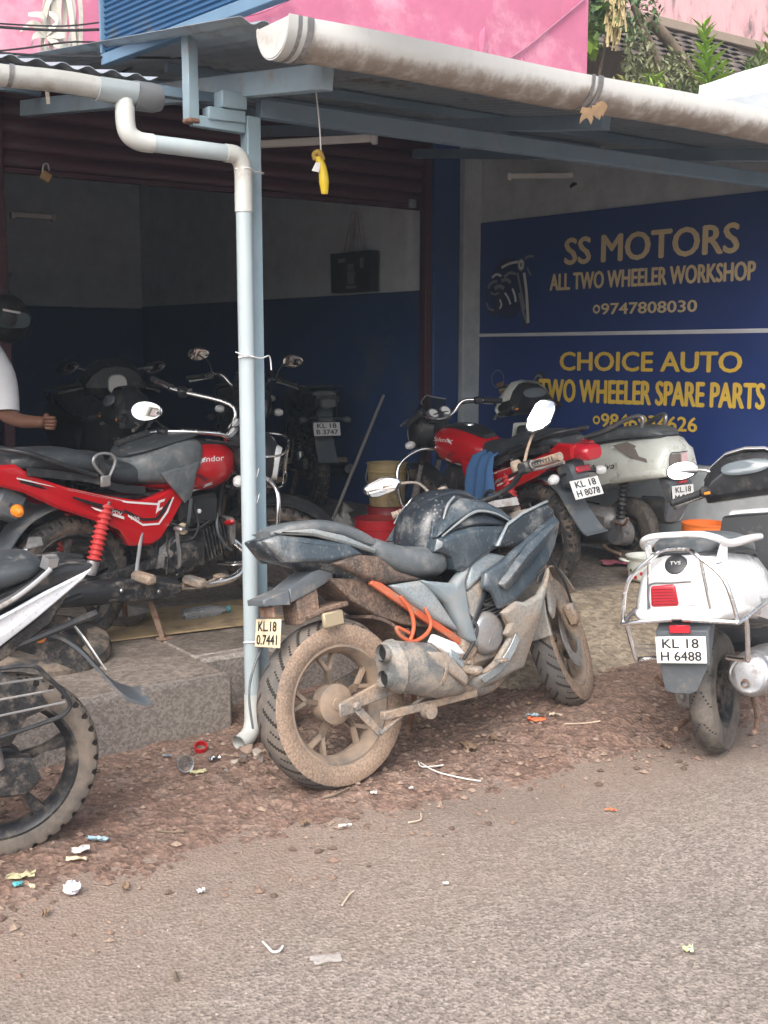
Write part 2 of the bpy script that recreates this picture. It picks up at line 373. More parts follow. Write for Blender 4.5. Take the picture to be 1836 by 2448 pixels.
def text_on(t, w, m, org, du, dv, width, height, off=.002, name='lettering', shear=0, bold=0.0):
    """lay the word on a plane: org = lower left corner, du/dv = unit directions; bold = stroke widening in letter heights"""
    co, fs, _a = _txt[w]; du = Vector(du); dv = Vector(dv); nn = du.cross(dv); org = Vector(org)
    VS = []; FS = []
    for i, (bx, bz) in enumerate(((0, 0), (-1, 0), (1, 0), (0, .6), (0, -.6)) if bold else ((0, 0),)):
        b = len(VS); VS += [tuple(org + du * (u * width + shear * v * height + bx * bold * height) + dv * (v * height + bz * bold * height) + nn * (off + .0002 * i)) for u, v in co]
        FS += [tuple(q + b for q in f) for f in fs]
    me = bpy.data.meshes.new(name); me.from_pydata(VS, [], FS); me.validate()
    o = link(name, me, m, t)
    return o
# ================================================================== GROUND
BASE = {}
def fthing(name, label, cat, s, n, z=0.0, group=None):
    t = thing(name, label, cat, P(s, n, z), (0, 0, RZF), group); BASE[t.name] = V(s, n, z); return t
def fp(t, name, g, m, ang=38):
    b = BASE[t.name]; g.v = [q - b for q in g.v]; return part(t, name, g, m, ang)
def fone(name, g, m, label, cat, group=None, ang=38):
    c = V(0, 0, 0)
    for q in g.v: c += q
    c /= len(g.v); c.z = min(q.z for q in g.v); g.v = [q - c for q in g.v]
    o = one(name, g, m, label, cat, group, ang); o.location = P(c.x, c.y, c.z); o.rotation_euler = (0, 0, RZF); return o
def fstruct(name, g, m, ang=38):
    o = struct(name, g, m, None, ang); o.location = ORG; o.rotation_euler = (0, 0, RZF); return o

def vnoise(x, y, seed=0):
    xi = np.floor(x).astype(int); yi = np.floor(y).astype(int); fx = x - xi; fy = y - yi
    fx = fx * fx * (3 - 2 * fx); fy = fy * fy * (3 - 2 * fy)
    def hsh(a, b):
        q = np.sin(a * 127.1 + b * 311.7 + seed * 74.7) * 43758.5453; return q - np.floor(q)
    return (hsh(xi, yi) * (1 - fx) + hsh(xi + 1, yi) * fx) * (1 - fy) + (hsh(xi, yi + 1) * (1 - fx) + hsh(xi + 1, yi + 1) * fx) * fy
def fbm(x, y, o=4, seed=0):
    a = 0; w = .5; t = 0
    for i in range(o): a = a + w * vnoise(x * 2 ** i, y * 2 ** i, seed + i); t += w; w *= .55
    return a / t
def sstep(x, a, b):
    t = np.clip((x - a) / (b - a), 0, 1); return t * t * (3 - 2 * t)

def ground_material(name, ca, cb, cc, grain, rough=.8, bump=.6, dark=(.02, .017, .015), pores=.35, wet=0.0, dust=None):
    m = bpy.data.materials.new(name); m.use_nodes = True; MAT[name] = m; nt = m.node_tree; N = nt.nodes; L = nt.links
    b = N['Principled BSDF']; tc = N.new('ShaderNodeTexCoord')
    def noise(sc, det=6, ro=.6):
        n = N.new('ShaderNodeTexNoise'); n.inputs['Scale'].default_value = sc; n.inputs['Detail'].default_value = det; n.inputs['Roughness'].default_value = ro
        L.new(tc.outputs['Object'], n.inputs['Vector']); return n
    def mixc(f, a, bb):
        x = N.new('ShaderNodeMix'); x.data_type = 'RGBA'
        for i, q in ((6, a), (7, bb)):
            if isinstance(q, tuple): x.inputs[i].default_value = q + (1,)
            else: L.new(q, x.inputs[i])
        L.new(f, x.inputs[0]); return x.outputs[2]
    def rng(src, a, c, lo=0, hi=1):
        r = N.new('ShaderNodeMapRange'); r.interpolation_type = 'SMOOTHSTEP'
        r.inputs[1].default_value = a; r.inputs[2].default_value = c; r.inputs[3].default_value = lo; r.inputs[4].default_value = hi; L.new(src, r.inputs[0]); return r.outputs[0]
    big = noise(.9, 5); mid = noise(7, 6); fine = noise(grain, 5, .7)
    col = mixc(rng(big.outputs[0], .38, .62), ca, cb); col = mixc(rng(mid.outputs[0], .45, .7), col, cc)
    vo = N.new('ShaderNodeTexVoronoi'); vo.inputs['Scale'].default_value = grain * .8; L.new(tc.outputs['Object'], vo.inputs['Vector'])
    st = N.new('ShaderNodeHueSaturation'); L.new(col, st.inputs['Color'])
    sp = N.new('ShaderNodeSeparateColor'); L.new(vo.outputs['Color'], sp.inputs[0]); L.new(rng(sp.outputs[0], 0, 1, .72, 1.28), st.inputs['Value'])
    col = mixc(rng(fine.outputs[0], .50, .63, 0, pores), st.outputs[0], dark)
    if dust:                                          # earth trodden and washed onto the asphalt beside the shoulder
        sp9 = N.new('ShaderNodeSeparateXYZ'); L.new(tc.outputs['Object'], sp9.inputs[0]); nz9 = noise(2.2, 8, .7)
        ad9 = N.new('ShaderNodeMath'); ad9.operation = 'MULTIPLY_ADD'; ad9.inputs[1].default_value = 1.5; L.new(nz9.outputs[0], ad9.inputs[0]); L.new(sp9.outputs[1], ad9.inputs[2])
        col = mixc(rng(ad9.outputs[0], -1.3, .1, 0, .75), col, dust)
        st9 = noise(.55, 4, .5); col = mixc(rng(st9.outputs[0], .55, .72, 0, .38), col, (.13, .11, .097))
    L.new(col, b.inputs['Base Color']); b.inputs['Roughness'].default_value = rough
    if wet > 0: L.new(rng(big.outputs[0], .42, .58, rough, rough - wet), b.inputs['Roughness'])
    bp = N.new('ShaderNodeBump'); bp.inputs['Strength'].default_value = bump; bp.inputs['Distance'].default_value = .012
    ad = N.new('ShaderNodeMath'); ad.operation = 'SUBTRACT'; L.new(fine.outputs[0], ad.inputs[1]); L.new(vo.outputs['Distance'], ad.inputs[0])
    L.new(ad.outputs[0], bp.inputs['Height']); L.new(bp.outputs[0], b.inputs['Normal'])
    return m
ground_material('asphalt', (.300, .250, .215), (.262, .222, .193), (.335, .283, .246), 110, .72, .5, (.055, .044, .038), .70, 0, (.27, .195, .155))
ground_material('dirt_red', (.205, .126, .095), (.235, .153, .118), (.285, .203, .162), 60, .85, .8, (.070, .046, .037), .5)
ground_material('ramp_concrete', (.34, .275, .20), (.38, .31, .23), (.28, .23, .17), 45, .85, .6, (.12, .095, .072), .6)
ground_material('floor_concrete', (.25, .21, .182), (.17, .145, .127), (.285, .243, .21), 60, .6, .25, (.06, .05, .044), .4, .25)
ground_material('kerb_concrete', (.235, .205, .185), (.26, .23, .208), (.195, .172, .156), 130, .85, .18, (.07, .058, .05), .35)

g = Geo().add([V(-60, -60, -.06), V(60, -60, -.06), V(60, 60, -.06), V(-60, 60, -.06)], [(0, 1, 2, 3)]); fstruct('ground', g, 'dirt_red')
g = Geo().add([V(-40, -14, 0), V(40, -14, 0), V(40, -.45, 0), V(-40, -.45, 0)], [(0, 1, 2, 3)]); fstruct('road', g, 'asphalt')

# dirt shoulder: a real relief that thins out over the asphalt with a ragged edge
def dirt_height(s, n):
    e = -1.02 - .07 * np.clip(s, -1, 2.5) + .16 * (fbm(s * 1.7, n * .6 + 9, 4, 3) - .5) + .08 * (fbm(s * 7, n * 7, 3, 5) - .5)
    base = -.010 + .030 * sstep(n, e - .05, e + .45)
    base = base + .045 * sstep(s, .45, 1.3) * sstep(n, -1.15, -.55)
    rough = .022 * (fbm(s * 5, n * 5, 4, 8) - .5) + .020 * (fbm(s * 19, n * 19, 3, 21) - .5) + .012 * np.maximum(fbm(s * 42, n * 42, 2, 31) - .52, 0) * 2
    return base + rough * sstep(n, e - .25, e + .12) - .004 * (1 - sstep(n, e - .3, e))
ss = np.arange(-2.2, 4.3, .014); nn_ = np.arange(-1.75, .62, .014); S_, N_ = np.meshgrid(ss, nn_)
Z_ = dirt_height(S_, N_)
Z_ = np.where(np.hypot(S_, N_ + .03) < 5, Z_, Z_)
h_, w_ = S_.shape; vv = np.stack([S_.ravel(), N_.ravel(), Z_.ravel()], 1)
ii = (np.arange(h_ - 1)[:, None] * w_ + np.arange(w_ - 1)[None]).ravel()
me = bpy.data.meshes.new('dirt_shoulder'); me.from_pydata(vv.tolist(), [], np.stack([ii, ii + 1, ii + w_ + 1, ii + w_], 1).tolist()); me.shade_smooth()
o = link('dirt_shoulder', me, 'dirt_red'); o['kind'] = 'structure'; o.location = ORG; o.rotation_euler = (0, 0, RZF)
def dz(s, n): return max(0.0, float(dirt_height(np.array([s]), np.array([n]))[0]))
def ground_at(x, y):
    p = G(x, y, 0); 
    for _ in range(3): s, n = sn(p); p = G(x, y, dz(s, n))
    return p

# raised shop floor with its kerb, and the ramp
PH = .25
def slab(s0, s1, n0, n1, z0, z1, b=.012): return Geo().box(((s0 + s1) / 2, (n0 + n1) / 2, (z0 + z1) / 2), (s1 - s0, n1 - n0, z1 - z0), None, b)
fstruct('shop_floor', slab(-4.0, -.06, .20, NF + 4.6, -.1, PH).add(*(lambda q: (q.v, q.f))(slab(-.055, 6.5, .50, NF + 4.6, -.1, PH - .004))), 'floor_concrete')
fstruct('kerb', slab(-4.0, -.05, .13, .197, -.1, PH + .003, .018).add(*(lambda q: (q.v, q.f))(slab(-.05, .95, .42, .497, -.1, PH - .002, .018))), 'kerb_concrete')
gs = np.linspace(.95, 4.6, 90); gn = np.linspace(-.62, .52, 40); S2, N2 = np.meshgrid(gs, gn)
Z2 = PH * np.clip((N2 + .55) / 1.05, -.08, .985) + .018 * (fbm(S2 * 5, N2 * 5, 4, 50) - .5) - .10 * (1 - sstep(S2, .95, 1.25)) * (1 - sstep(N2, .1, .5))
g = Geo(); n1, n2 = S2.shape
g.add([V(*q) for q in np.stack([S2.ravel(), N2.ravel(), Z2.ravel()], 1)], [(i * n2 + j, i * n2 + j + 1, (i + 1) * n2 + j + 1, (i + 1) * n2 + j) for i in range(n1 - 1) for j in range(n2 - 1)])
fstruct('ramp', g, 'ramp_concrete')

# loose stones and crumbs of earth
def scatter(name, count, sampler, mats, smin, smax, flat=.6, zf=None, pw=3):
    for k, mname in enumerate(mats):
        g = Geo(); VS = []; FS = []
        base = [(0, 0, 1), (.9, 0, .2), (.2, .85, .3), (-.8, .4, .1), (-.6, -.7, .25), (.4, -.8, .1), (0, 0, -.5)]
        tri = [(0, 1, 2), (0, 2, 3), (0, 3, 4), (0, 4, 5), (0, 5, 1), (6, 2, 1), (6, 3, 2), (6, 4, 3), (6, 5, 4), (6, 1, 5)]
        for i in range(count // len(mats)):
            s, n = sampler(); z = zf(s, n)
            r = smin + (smax - smin) * random.random() ** pw; a = random.random() * 6.28; ca, sa = math.cos(a), math.sin(a); b = len(VS)
            ax, ay = r * random.uniform(.7, 1.3), r * random.uniform(.5, 1)
            for x, y, zz in base:
                x *= ax * random.uniform(.8, 1.2); y *= ay * random.uniform(.8, 1.2)
                VS.append((s + x * ca - y * sa, n + x * sa + y * ca, z + zz * r * flat + r * .1))
            FS += [(p + b, q + b, w + b) for p, q, w in tri]
        me = bpy.data.meshes.new(name); me.from_pydata(VS, [], FS)
        o = link(name, me, mname); o['kind'] = 'stuff'; o['label'] = 'loose earth crumbs and small stones on the red dirt'; o['category'] = 'gravel'
        o.location = ORG; o.rotation_euler = (0, 0, RZF)
mat('clod_a', (.23, .155, .118), .95, bump=.3); mat('clod_b', (.30, .22, .17), .95, bump=.3); mat('clod_c', (.12, .08, .062), .95)
mat('pebble_grey', (.19, .16, .14), .9); mat('pebble_pale', (.42, .36, .31), .9)
def smp_dirt():
    while True:
        s = random.uniform(-1.6, 2.6); n = random.uniform(-1.25, .1)
        if random.random() < .35 or (n > -1.0 and -.1 < s < 1.1) or (s < 0 and n > -.35): return s, n
scatter('earth_crumbs', 2700, smp_dirt, ['clod_a', 'clod_b', 'clod_c'], .004, .022, .6, dz)
def smp_road():
    s = random.uniform(-2.2, 2.6); n = random.uniform(-2.9, -1.0); return s, n
scatter('road_grit', 2600, smp_road, ['pebble_grey', 'pebble_pale'], .002, .007, .5, dz, 4)

# ================================================================== WORKSHOP BUILDING
wk = fthing('workshop_building', 'pink painted building over the open motorcycle workshop', 'building', 1.35, NF, 0)
mp_ = mat('pink_wall', (.52, .150, .250), .8, var=.14, vs_=1.6, dirt=(.68, .34, .42), damt=.36, dscale=1.1, dsharp=.10, bump=.5, bscale=14)
mat('pink_weathered', (.62, .36, .39), .9, var=.18, vs_=2.5, dirt=(.30, .19, .20), damt=.52, dscale=1.5, dsharp=.16, bump=.4, bscale=20)
fp(wk, 'upper_wall', slab(-.55, 4.398, NF - .02, NF + .25, 3.12, 6.5, .01), 'pink_wall')
fp(wk, 'upper_wall', slab(-5, -.556, NF + .02, NF + .25, 3.12, 6.5, .01), 'pink_weathered').__setitem__('label', 'weathered pink wall stained brown')
# interior
def quad(a, b, z0, z1): return Geo().add([V(a[0], a[1], z0), V(b[0], b[1], z0), V(b[0], b[1], z1), V(a[0], a[1], z1)], [(0, 1, 2, 3)])
ang = AZS - AZF                                                   # side walls relative to the front
di = V(math.cos(ang), -math.sin(ang), 0)                           # SD in (s, n)
di = V(SD.dot(FD), SD.dot(ND), 0)
ra = V(2.90, NF + .08, 0); rb = ra + di * 4.4; BN = NF + 4.0
def wallslab(a, b, th, z0, z1):
    d = (b - a).normalized(); n = V(-d.y, d.x, 0) * th
    return Geo().hull([V(q.x, q.y, z) for q in (a, b, a + n, b + n) for z in (z0, z1)])
ZB = 2.035
fp(wk, 'interior_wall', wallslab(ra, rb, -.12, PH, ZB), 'blue_wall').__setitem__('label', 'blue lower half of the inside wall')
fp(wk, 'interior_wall', wallslab(ra + V(.001, 0, 0), rb, -.12, ZB + .002, 3.3), 'grey_wall')
fp(wk, 'back_wall', slab(-3.2, 3.0, BN, BN + .12, PH, ZB - .02), 'blue_wall')
fp(wk, 'back_wall', slab(-3.2, 3.0, BN, BN + .12, ZB - .018, 3.3), 'grey_wall')
fp(wk, 'interior_wall', slab(-3.2, -3.05, NF + .1, BN - .01, PH, 3.3), 'grey_wall')
fp(wk, 'ceiling', slab(-3.2, 3.3, NF + .28, BN + .2, 3.31, 3.45), 'ceiling_dark')
fp(wk, 'front_wall', slab(-3.2, -.26, NF, NF + .2, PH, 3.11), 'shutter_maroon')
fp(wk, 'pilaster', slab(2.905, 3.15, NF - .012, NF + .25, PH, 3.11), 'blue_wall').__setitem__('label', 'blue painted pilaster')
fp(wk, 'concrete_column', slab(3.153, 3.323, NF - .05, NF + .25, PH, 3.11, .006), 'concrete_wall')
# roller shutter: curved slats, guide rails, bottom bar
sh = fthing('roller_shutter', 'dark maroon roller shutter pulled half up over the workshop', 'shutter', 1.35, NF + .03, 2.59)
slat = Geo()
prof = [(0, 0), (-.010, .012), (-.016, .030), (-.016, .055), (-.010, .073), (0, .082), (.002, .093), (.006, .093), (.004, .08), (-.006, .071), (-.012, .055), (-.012, .03), (-.006, .013), (.004, -.001)]
for s in (-.135, 2.838): slat.v += [V(s, NF + .05 + a, b) for a, b in prof]
np_ = len(prof); slat.f = [(j, (j + 1) % np_, np_ + (j + 1) % np_, np_ + j) for j in range(np_)] + [tuple(range(np_)), tuple(range(np_, 2 * np_))]
b0 = BASE[sh.name]; slat.v = [q - b0 + V(0, 0, 2.625) for q in slat.v]; sm = slat.mesh('slat')
for k in range(6):
    o = link('slat', sm, 'shutter_maroon', sh); o.location = (0, 0, .0942 * k)
fp(sh, 'bottom_bar', slab(-.135, 2.838, NF + .03, NF + .07, 2.594, 2.622, .003), 'shutter_maroon')
for s in (-.20, 2.842): fp(sh, 'guide_rail', slab(s, s + .06, NF + .002, NF + .075, PH, 3.10, .004), 'shutter_maroon')
fp(sh, 'hood', slab(-.25, 2.9, NF - .10, NF + .025, 3.10, 3.118, .004), 'shutter_maroon')
b = slab(2.70, 2.76, NF + .0, NF + .028, 2.60, 2.66, .004); fp(sh, 'lock_box', b, 'steel')
# padlock on a tag hanging at the shutter's left end
q = onN(110, 420, NF - .02); s_, n_ = sn(q)
pk = fthing('padlock', 'small brass padlock hanging from the shutter edge', 'padlock', s_, n_, q.z)
fp(pk, 'lock_body', Geo().box((s_, n_, q.z - .005), (.06, .02, .055), Matrix.Rotation(.5, 3, 'Y'), .006), mat('brass', (.45, .30, .14), .45, .4))
fp(pk, 'shackle', Geo().tube([(s_ - .02, n_, q.z + .02), (s_ - .01, n_, q.z + .06), (s_ + .012, n_, q.z + .065), (s_ + .02, n_, q.z + .03)], .005, 6), 'steel')

# ================================================================== SIDE WALL WITH THE TWO BANNERS
WO = P(3.323, NF - .055); WU = -SD; WN = WU.cross(V(0, 0, 1))
def onW(x, y, off=0.0):
    r = ray(x, y); o2 = WO + WN * off; t = (o2 - EYE).dot(WN) / r.dot(WN); q = EYE + r * t; return (q - WO).dot(WU), q.z
sw = thing('side_wall', 'grey concrete side wall carrying the blue banners', 'wall', WO + WU * 1.7, (0, 0, math.atan2(WU.y, WU.x)))
def wl(u, d, z): return V(u - 1.7, d, z)                          # wall local: along, away from viewer (+), up
part(sw, 'wall_face', Geo().box(wl(1.80, .09, 1.65), (3.84, .18, 2.9), None, .01), 'concrete_wall')
uL, zT = onW(1142, 535); _, zD = onW(1142, 802); uR = onW(1836, 900)[0] + .25; zBt = onW(1640, 1108)[1]
def banner(z0, z1, label):
    t = thing('sign_banner', label, 'banner', WO + WU * ((uL + uR) / 2) + V(0, 0, z0) + WN * .004, (0, 0, math.atan2(WU.y, WU.x)))
    g = Geo(); nx, nz = 24, 10; W = uR - uL; vs = []; fs = []                   # vinyl sheet with a slight sag and thickness
    for d in (0, .004):
        for j in range(nz + 1):
            for i in range(nx + 1):
                vs.append(V(-W / 2 + W * i / nx, -.004 - d + .0035 * math.sin(i * 1.1 + j * .7) * (0 < i < nx) * (0 < j < nz), (z1 - z0) * j / nz))
    m = (nx + 1) * (nz + 1)
    for j in range(nz):
        for i in range(nx):
            a = j * (nx + 1) + i; fs += [(a, a + 1, a + nx + 2, a + nx + 1), (m + a, m + a + nx + 1, m + a + nx + 2, m + a + 1)]
    g.add(vs, fs); part(t, 'sheet', g, 'banner_blue'); return t
def wtext(t, w, m, x0, yt, yb, x1, z0b, name='lettering'):
    u0, zt = onW(x0, yt, .012); _, zb = onW(x0, yb, .012); u1, _ = onW(x1, yt, .012); um = (uL + uR) / 2
    text_on(t, w, m, V(u0 - um, -.0135, zb - z0b), V(1, 0, 0), V(0, 0, 1), u1 - u0, zt - zb, .0, name, 0, .045)
mat('gold_a', (.70, .57, .33), .5); mat('gold_b', (.80, .55, .08), .5)
zM = zD
bn1 = banner(zM + .012, zT, 'upper blue banner reading SS MOTORS with a phone number')
for w, m, a in (('SS MOTORS', 'gold_a', (1353, 571, 633, 1767)), ('ALL TWO WHEELER WORKSHOP', 'gold_a', (1317, 656, 695, 1806)), ('9747808030', 'gold_a', (1439, 726, 752, 1667))):
    wtext(bn1, w, m, *a, zM + .012)
bn2 = banner(zBt, zM - .012, 'lower blue banner reading CHOICE AUTO with yellow letters')
for w, m, a in (('CHOICE AUTO', 'gold_b', (1341, 842, 885, 1775)), ('TWO WHEELER SPARE PARTS', 'gold_b', (1291, 906, 958, 1830)), ('9846934626', 'gold_b', (1439, 988, 1020, 1668))):
    wtext(bn2, w, m, *a, zBt)
um = (uL + uR) / 2
def disc_print(t, x, y, rx, rz, m, z0, hole=0, off=-.0132, n=20):
    u, z = onW(x, y, .012); g = Geo(); vs = []; fs = []
    for k in range(n):
        a = 2 * math.pi * k / n; vs.append(V(u - um + rx * math.cos(a), off, z - z0 + rz * math.sin(a)))
    if hole:
        for k in range(n): a = 2 * math.pi * k / n; vs.append(V(u - um + rx * hole * math.cos(a), off, z - z0 + rz * hole * math.sin(a)))
        fs = [(k, (k + 1) % n, n + (k + 1) % n, n + k) for k in range(n)]
    else: fs = [tuple(range(n))]
    part(t, 'printed_picture', g.add(vs, fs), m)
def poly_print(t, pts, m, z0, off=-.0134):
    vs = []
    for x, y in pts: u, z = onW(x, y, .012); vs.append(V(u - um, off, z - z0))
    part(t, 'printed_picture', Geo().add(vs, [tuple(range(len(vs)))]), m)
z1_ = zM + .012
disc_print(bn1, 1427, 739, .030, .030, 'gold_a', z1_, .55); disc_print(bn2, 1427, 1004, .030, .030, 'gold_b', zBt, .55)
# printed motorcycle on the upper banner: thin highlights of chrome on the dark print
mat('print_dark', (.030, .034, .05), .5)
def line_print(t, pts, w, m, z0, off):
    q = []
    for x, y in pts: u, z = onW(x, y, .012); q.append(V(u - um, off, z - z0))
    part(t, 'printed_picture', Geo().strip(q, w, .0004, 3, wv=None, up=V(0, 1, 0)), m)
disc_print(bn1, 1215, 690, .17, .22, mat('print_navy', (.012, .020, .07), .5), z1_, 0, -.0127)
disc_print(bn1, 1180, 712, .075, .125, 'print_dark', z1_, .72, -.0130); disc_print(bn1, 1258, 735, .032, .135, 'print_dark', z1_, .6, -.0130)
disc_print(bn1, 1247, 633, .034, .046, 'print_grey', z1_, 0, -.0134); disc_print(bn1, 1247, 633, .024, .034, 'plate_dim', z1_, .5, -.0138)
for k, (pts, w) in enumerate((([(1200, 640), (1220, 630), (1240, 626)], .012), ([(1256, 618), (1266, 613), (1277, 613)], .012), ([(1238, 652), (1248, 700), (1256, 740)], .012), ([(1254, 652), (1260, 700), (1264, 772)], .016), ([(1243, 700), (1252, 745), (1262, 774)], .014),
        ([(1206, 662), (1222, 652), (1234, 656)], .014), ([(1178, 664), (1188, 656), (1200, 660)], .012), ([(1168, 690), (1176, 676), (1190, 672)], .012), ([(1164, 724), (1170, 738), (1182, 742)], .010), ([(1196, 738), (1200, 728), (1196, 716)], .010), ([(1184, 690), (1196, 684), (1206, 690)], .018), ([(1200, 672), (1212, 668), (1222, 676)], .016),
        ([(1226, 690), (1232, 706), (1234, 722)], .012), ([(1174, 700), (1184, 704), (1194, 700)], .010), ([(1262, 640), (1266, 650), (1270, 658)], .010), ([(1208, 700), (1216, 712), (1222, 728)], .010))):
    line_print(bn1, pts, w * 1.5, 'print_grey' if k % 3 else 'plate_dim', z1_, -.0136 - .0002 * (k % 4))
# printed engine parts on the lower banner
disc_print(bn2, 1191, 906, .062, .066, 'print_grey', zBt, .9)
for k in range(22):
    x = 1186 + (k * 53) % 62; y = 918 + (k * 29) % 52; poly_print(bn2, [(x, y), (x + 18, y - 7 + k % 5), (x + 20, y + 2), (x + 6, y + 10)], ('print_brown', 'tan_print', 'print_dark')[k % 3], zBt, -.0126 - .0003 * (k % 8))
disc_print(bn2, 1292, 928, .07, .12, 'print_dark', zBt, 0, -.0126); disc_print(bn2, 1288, 928, .055, .10, 'print_grey', zBt, .82, -.013)
sp_ = thing('divider_strip', 'thin white strip between the two blue banners', 'strip', WO + WU * um + V(0, 0, zM), (0, 0, math.atan2(WU.y, WU.x)))
part(sp_, 'batten', Geo().box((0, -.012, 0), (uR - uL, .02, .026), None, .004), 'strip_white')

# ================================================================== AWNING
aw = fthing('awning', 'steel framed awning with corrugated sheet roof and grey post', 'awning', 0, 0, 0)
def roofz(n, zf=2.615, nf=-.72): return zf + (n - nf) * (3.115 - zf) / (NF - nf)
def corrugated(s0, s1, nA, nB, zA, zB, pitch=.09, amp=.009, th=.002):
    m = int((s1 - s0) / pitch * 8); vs = []; fs = []
    for d in (0, th):
        for i in range(m + 1):
            s = s0 + (s1 - s0) * i / m; w = amp * math.cos(2 * math.pi * (s - s0) / pitch)
            vs += [V(s, nA, zA + w + d), V(s, nB, zB + w + d)]
    k = 2 * (m + 1)
    for i in range(m): a = 2 * i; fs += [(a, a + 1, a + 3, a + 2), (k + a, k + a + 2, k + a + 3, k + a + 1)]
    for i in range(m): a = 2 * i; fs += [(a, a + 2, k + a + 2, k + a)]
    fs += [(0, k, k + 1, 1)]
    return Geo().add(vs, fs)
fp(aw, 'roof_sheet', corrugated(-.36, 5.6, -.60, NF - .03, roofz(-.60), roofz(NF - .03)), 'sheet_under', 60)
fp(aw, 'roof_sheet', corrugated(-3.6, -.37, .02, NF - .03, 2.565, roofz(NF - .03) - .03), 'sheet_under', 60)
fp(aw, 'post', slab(-.03, .03, -.03, .03, -.05, 2.47, .004), 'post_paint')
fp(aw, 'post', slab(3.97, 4.03, -.03, .03, 0, 2.47, .004), 'post_paint')
def fbar(t, name, a, b, w, h, m): return fp(t, name, Geo().bar(V(*a), V(*b), w, h, .003), m)
fbar(aw, 'beam', (.035, 0, 2.506), (5.5, 0, 2.506), .05, .07, 'beam_paint')
fbar(aw, 'rafter', (-.03, -.60, 2.50), (-.03, NF - .06, 2.50 + (NF + .54) * .137), .05, .085, 'post_paint')
for s in (1.35, 2.7, 3.95): fbar(aw, 'rafter', (s, -.56, 2.515), (s, NF - .06, 2.515 + (NF + .50) * .142), .05, .06, 'beam_paint')
for n in (-.52, .75, 1.55, 2.35): fbar(aw, 'purlin', (.0 if n > 0 else -.005, n, roofz(n) - .035), (5.5, n, roofz(n) - .035), .04, .04, 'beam_paint')
for n in (.15, 1.2, 2.2): fbar(aw, 'purlin', (-3.5, n, 2.53 + (n - .02) * .1938), (-.06, n, 2.53 + (n - .02) * .1938), .04, .04, 'beam_paint')
fp(aw, 'post_bracket', slab(-.19, -.034, -.028, .028, 2.44, 2.485, .003), 'post_paint')
fp(aw, 'post_cap', slab(-.14, -.034, -.04, .03, 2.487, 2.548, .004), 'post_paint')
fp(aw, 'footing', slab(.035, .13, -.07, .12, -.05, .22, .02), 'kerb_concrete')

# gutters
m_g = mat('gutter_white', (.76, .77, .75), .35, var=.05, dirt=(.33, .28, .235), damt=.34, dscale=14, dsharp=.24, dlow=(.030, .080), stretch=(1, 1, .5))
def gutter(s0, s1, n, zc, r, label, mm, th=.004):
    t = fthing('rain_gutter', label, 'gutter', (s0 + s1) / 2, n, 2.5)
    m = 40; k = 14; vs = []; fs = []
    for rr in (r, r - th):
        for i in range(m + 1):
            s = s0 + (s1 - s0) * i / m; w = .004 * math.sin(i * .55)
            for j in range(k + 1):
                a = math.pi * (1.0 + j / k); vs.append(V(s, n + rr * math.cos(a), zc + w + rr * math.sin(a) + (.012 if j in (0, k) else 0)))
    q = (m + 1) * (k + 1)
    for i in range(m):
        for j in range(k): a = i * (k + 1) + j; fs += [(a, a + 1, a + k + 2, a + k + 1), (q + a, q + a + k + 1, q + a + k + 2, q + a + 1)]
        for j in (0, k): a = i * (k + 1) + j; fs.append((a, a + k + 1, q + a + k + 1, q + a))
    fp(t, 'trough', Geo().add(vs, fs), mm, 60); return t
def half_disc(s, n, zc, r, th):
    vs = []; k = 16
    for d in (0, th):
        vs += [V(s + d, n + r * math.cos(math.pi * (1 + j / k)), zc + r * math.sin(math.pi * (1 + j / k))) for j in range(k + 1)]
    m = k + 1; fs = [tuple(range(m)), tuple(range(m, 2 * m))] + [(j, (j + 1) % m, m + (j + 1) % m, m + j) for j in range(m)]
    return Geo().add(vs, fs)
gr = gutter(-.27, 5.2, -.70, 2.602, .098, 'long white plastic rain gutter along the front edge of the awning', 'gutter_white')
fp(gr, 'end_cap', half_disc(-.30, -.70, 2.608, .104, .006), 'pvc_cream').__setitem__('label', 'grey gutter end cap')
gg = Geo(); k = 14
def band(s0, s1, n, zc, r0, r1, m): 
    vs = []; fs = []
    for rr in (r0, r1):
        for s in (s0, s1):
            for j in range(15): a = math.pi * (1 + j / 14); vs.append(V(s, n + rr * math.cos(a), zc + rr * math.sin(a) + (.012 if j in (0, 14) else 0)))
    for q in (0, 30):
        for j in range(14): fs.append((q + j, q + j + 1, q + 16 + j, q + 15 + j))
    for j in range(14): fs += [(j, j + 1, 31 + j, 30 + j), (15 + j, 16 + j, 46 + j, 45 + j)]
    return Geo().add(vs, fs)
fp(gr, 'end_collar', band(-.298, -.215, -.70, 2.602, .100, .104, 0), 'pvc_cream', 60)
for px_, py_ in ((735, 150), (1425, 270)):
    s0 = sn(onN(px_, py_, -.78))[0]
    fp(gr, 'bracket', band(s0 - .012, s0 + .012, -.70, 2.602, .101, .106, 0), 'steel', 60)
    fp(gr, 'bracket', band(s0 - .045, s0 - .03, -.70, 2.602, .101, .1045, 0), 'steel', 60)
# dead leaves caught on the second bracket
q = onN(1412, 272, -.81); s_, n_ = sn(q); g = Geo()
for k in range(9):
    c = V(s_ + random.uniform(-.05, .05), n_, q.z + random.uniform(-.03, .03)); g.strip([c + V(-.03, -.004, random.uniform(-.02, .02)), c + V(0, -.012, .012), c + V(.03, -.004, random.uniform(-.02, .02))], .022, .0015, 3, wv=V(.1, -.5, 1))
fone('dead_leaf_cluster', g, mat('leaf_tan', (.50, .34, .20), .85), 'small clump of dead tan leaves stuck under the white gutter', 'leaves')

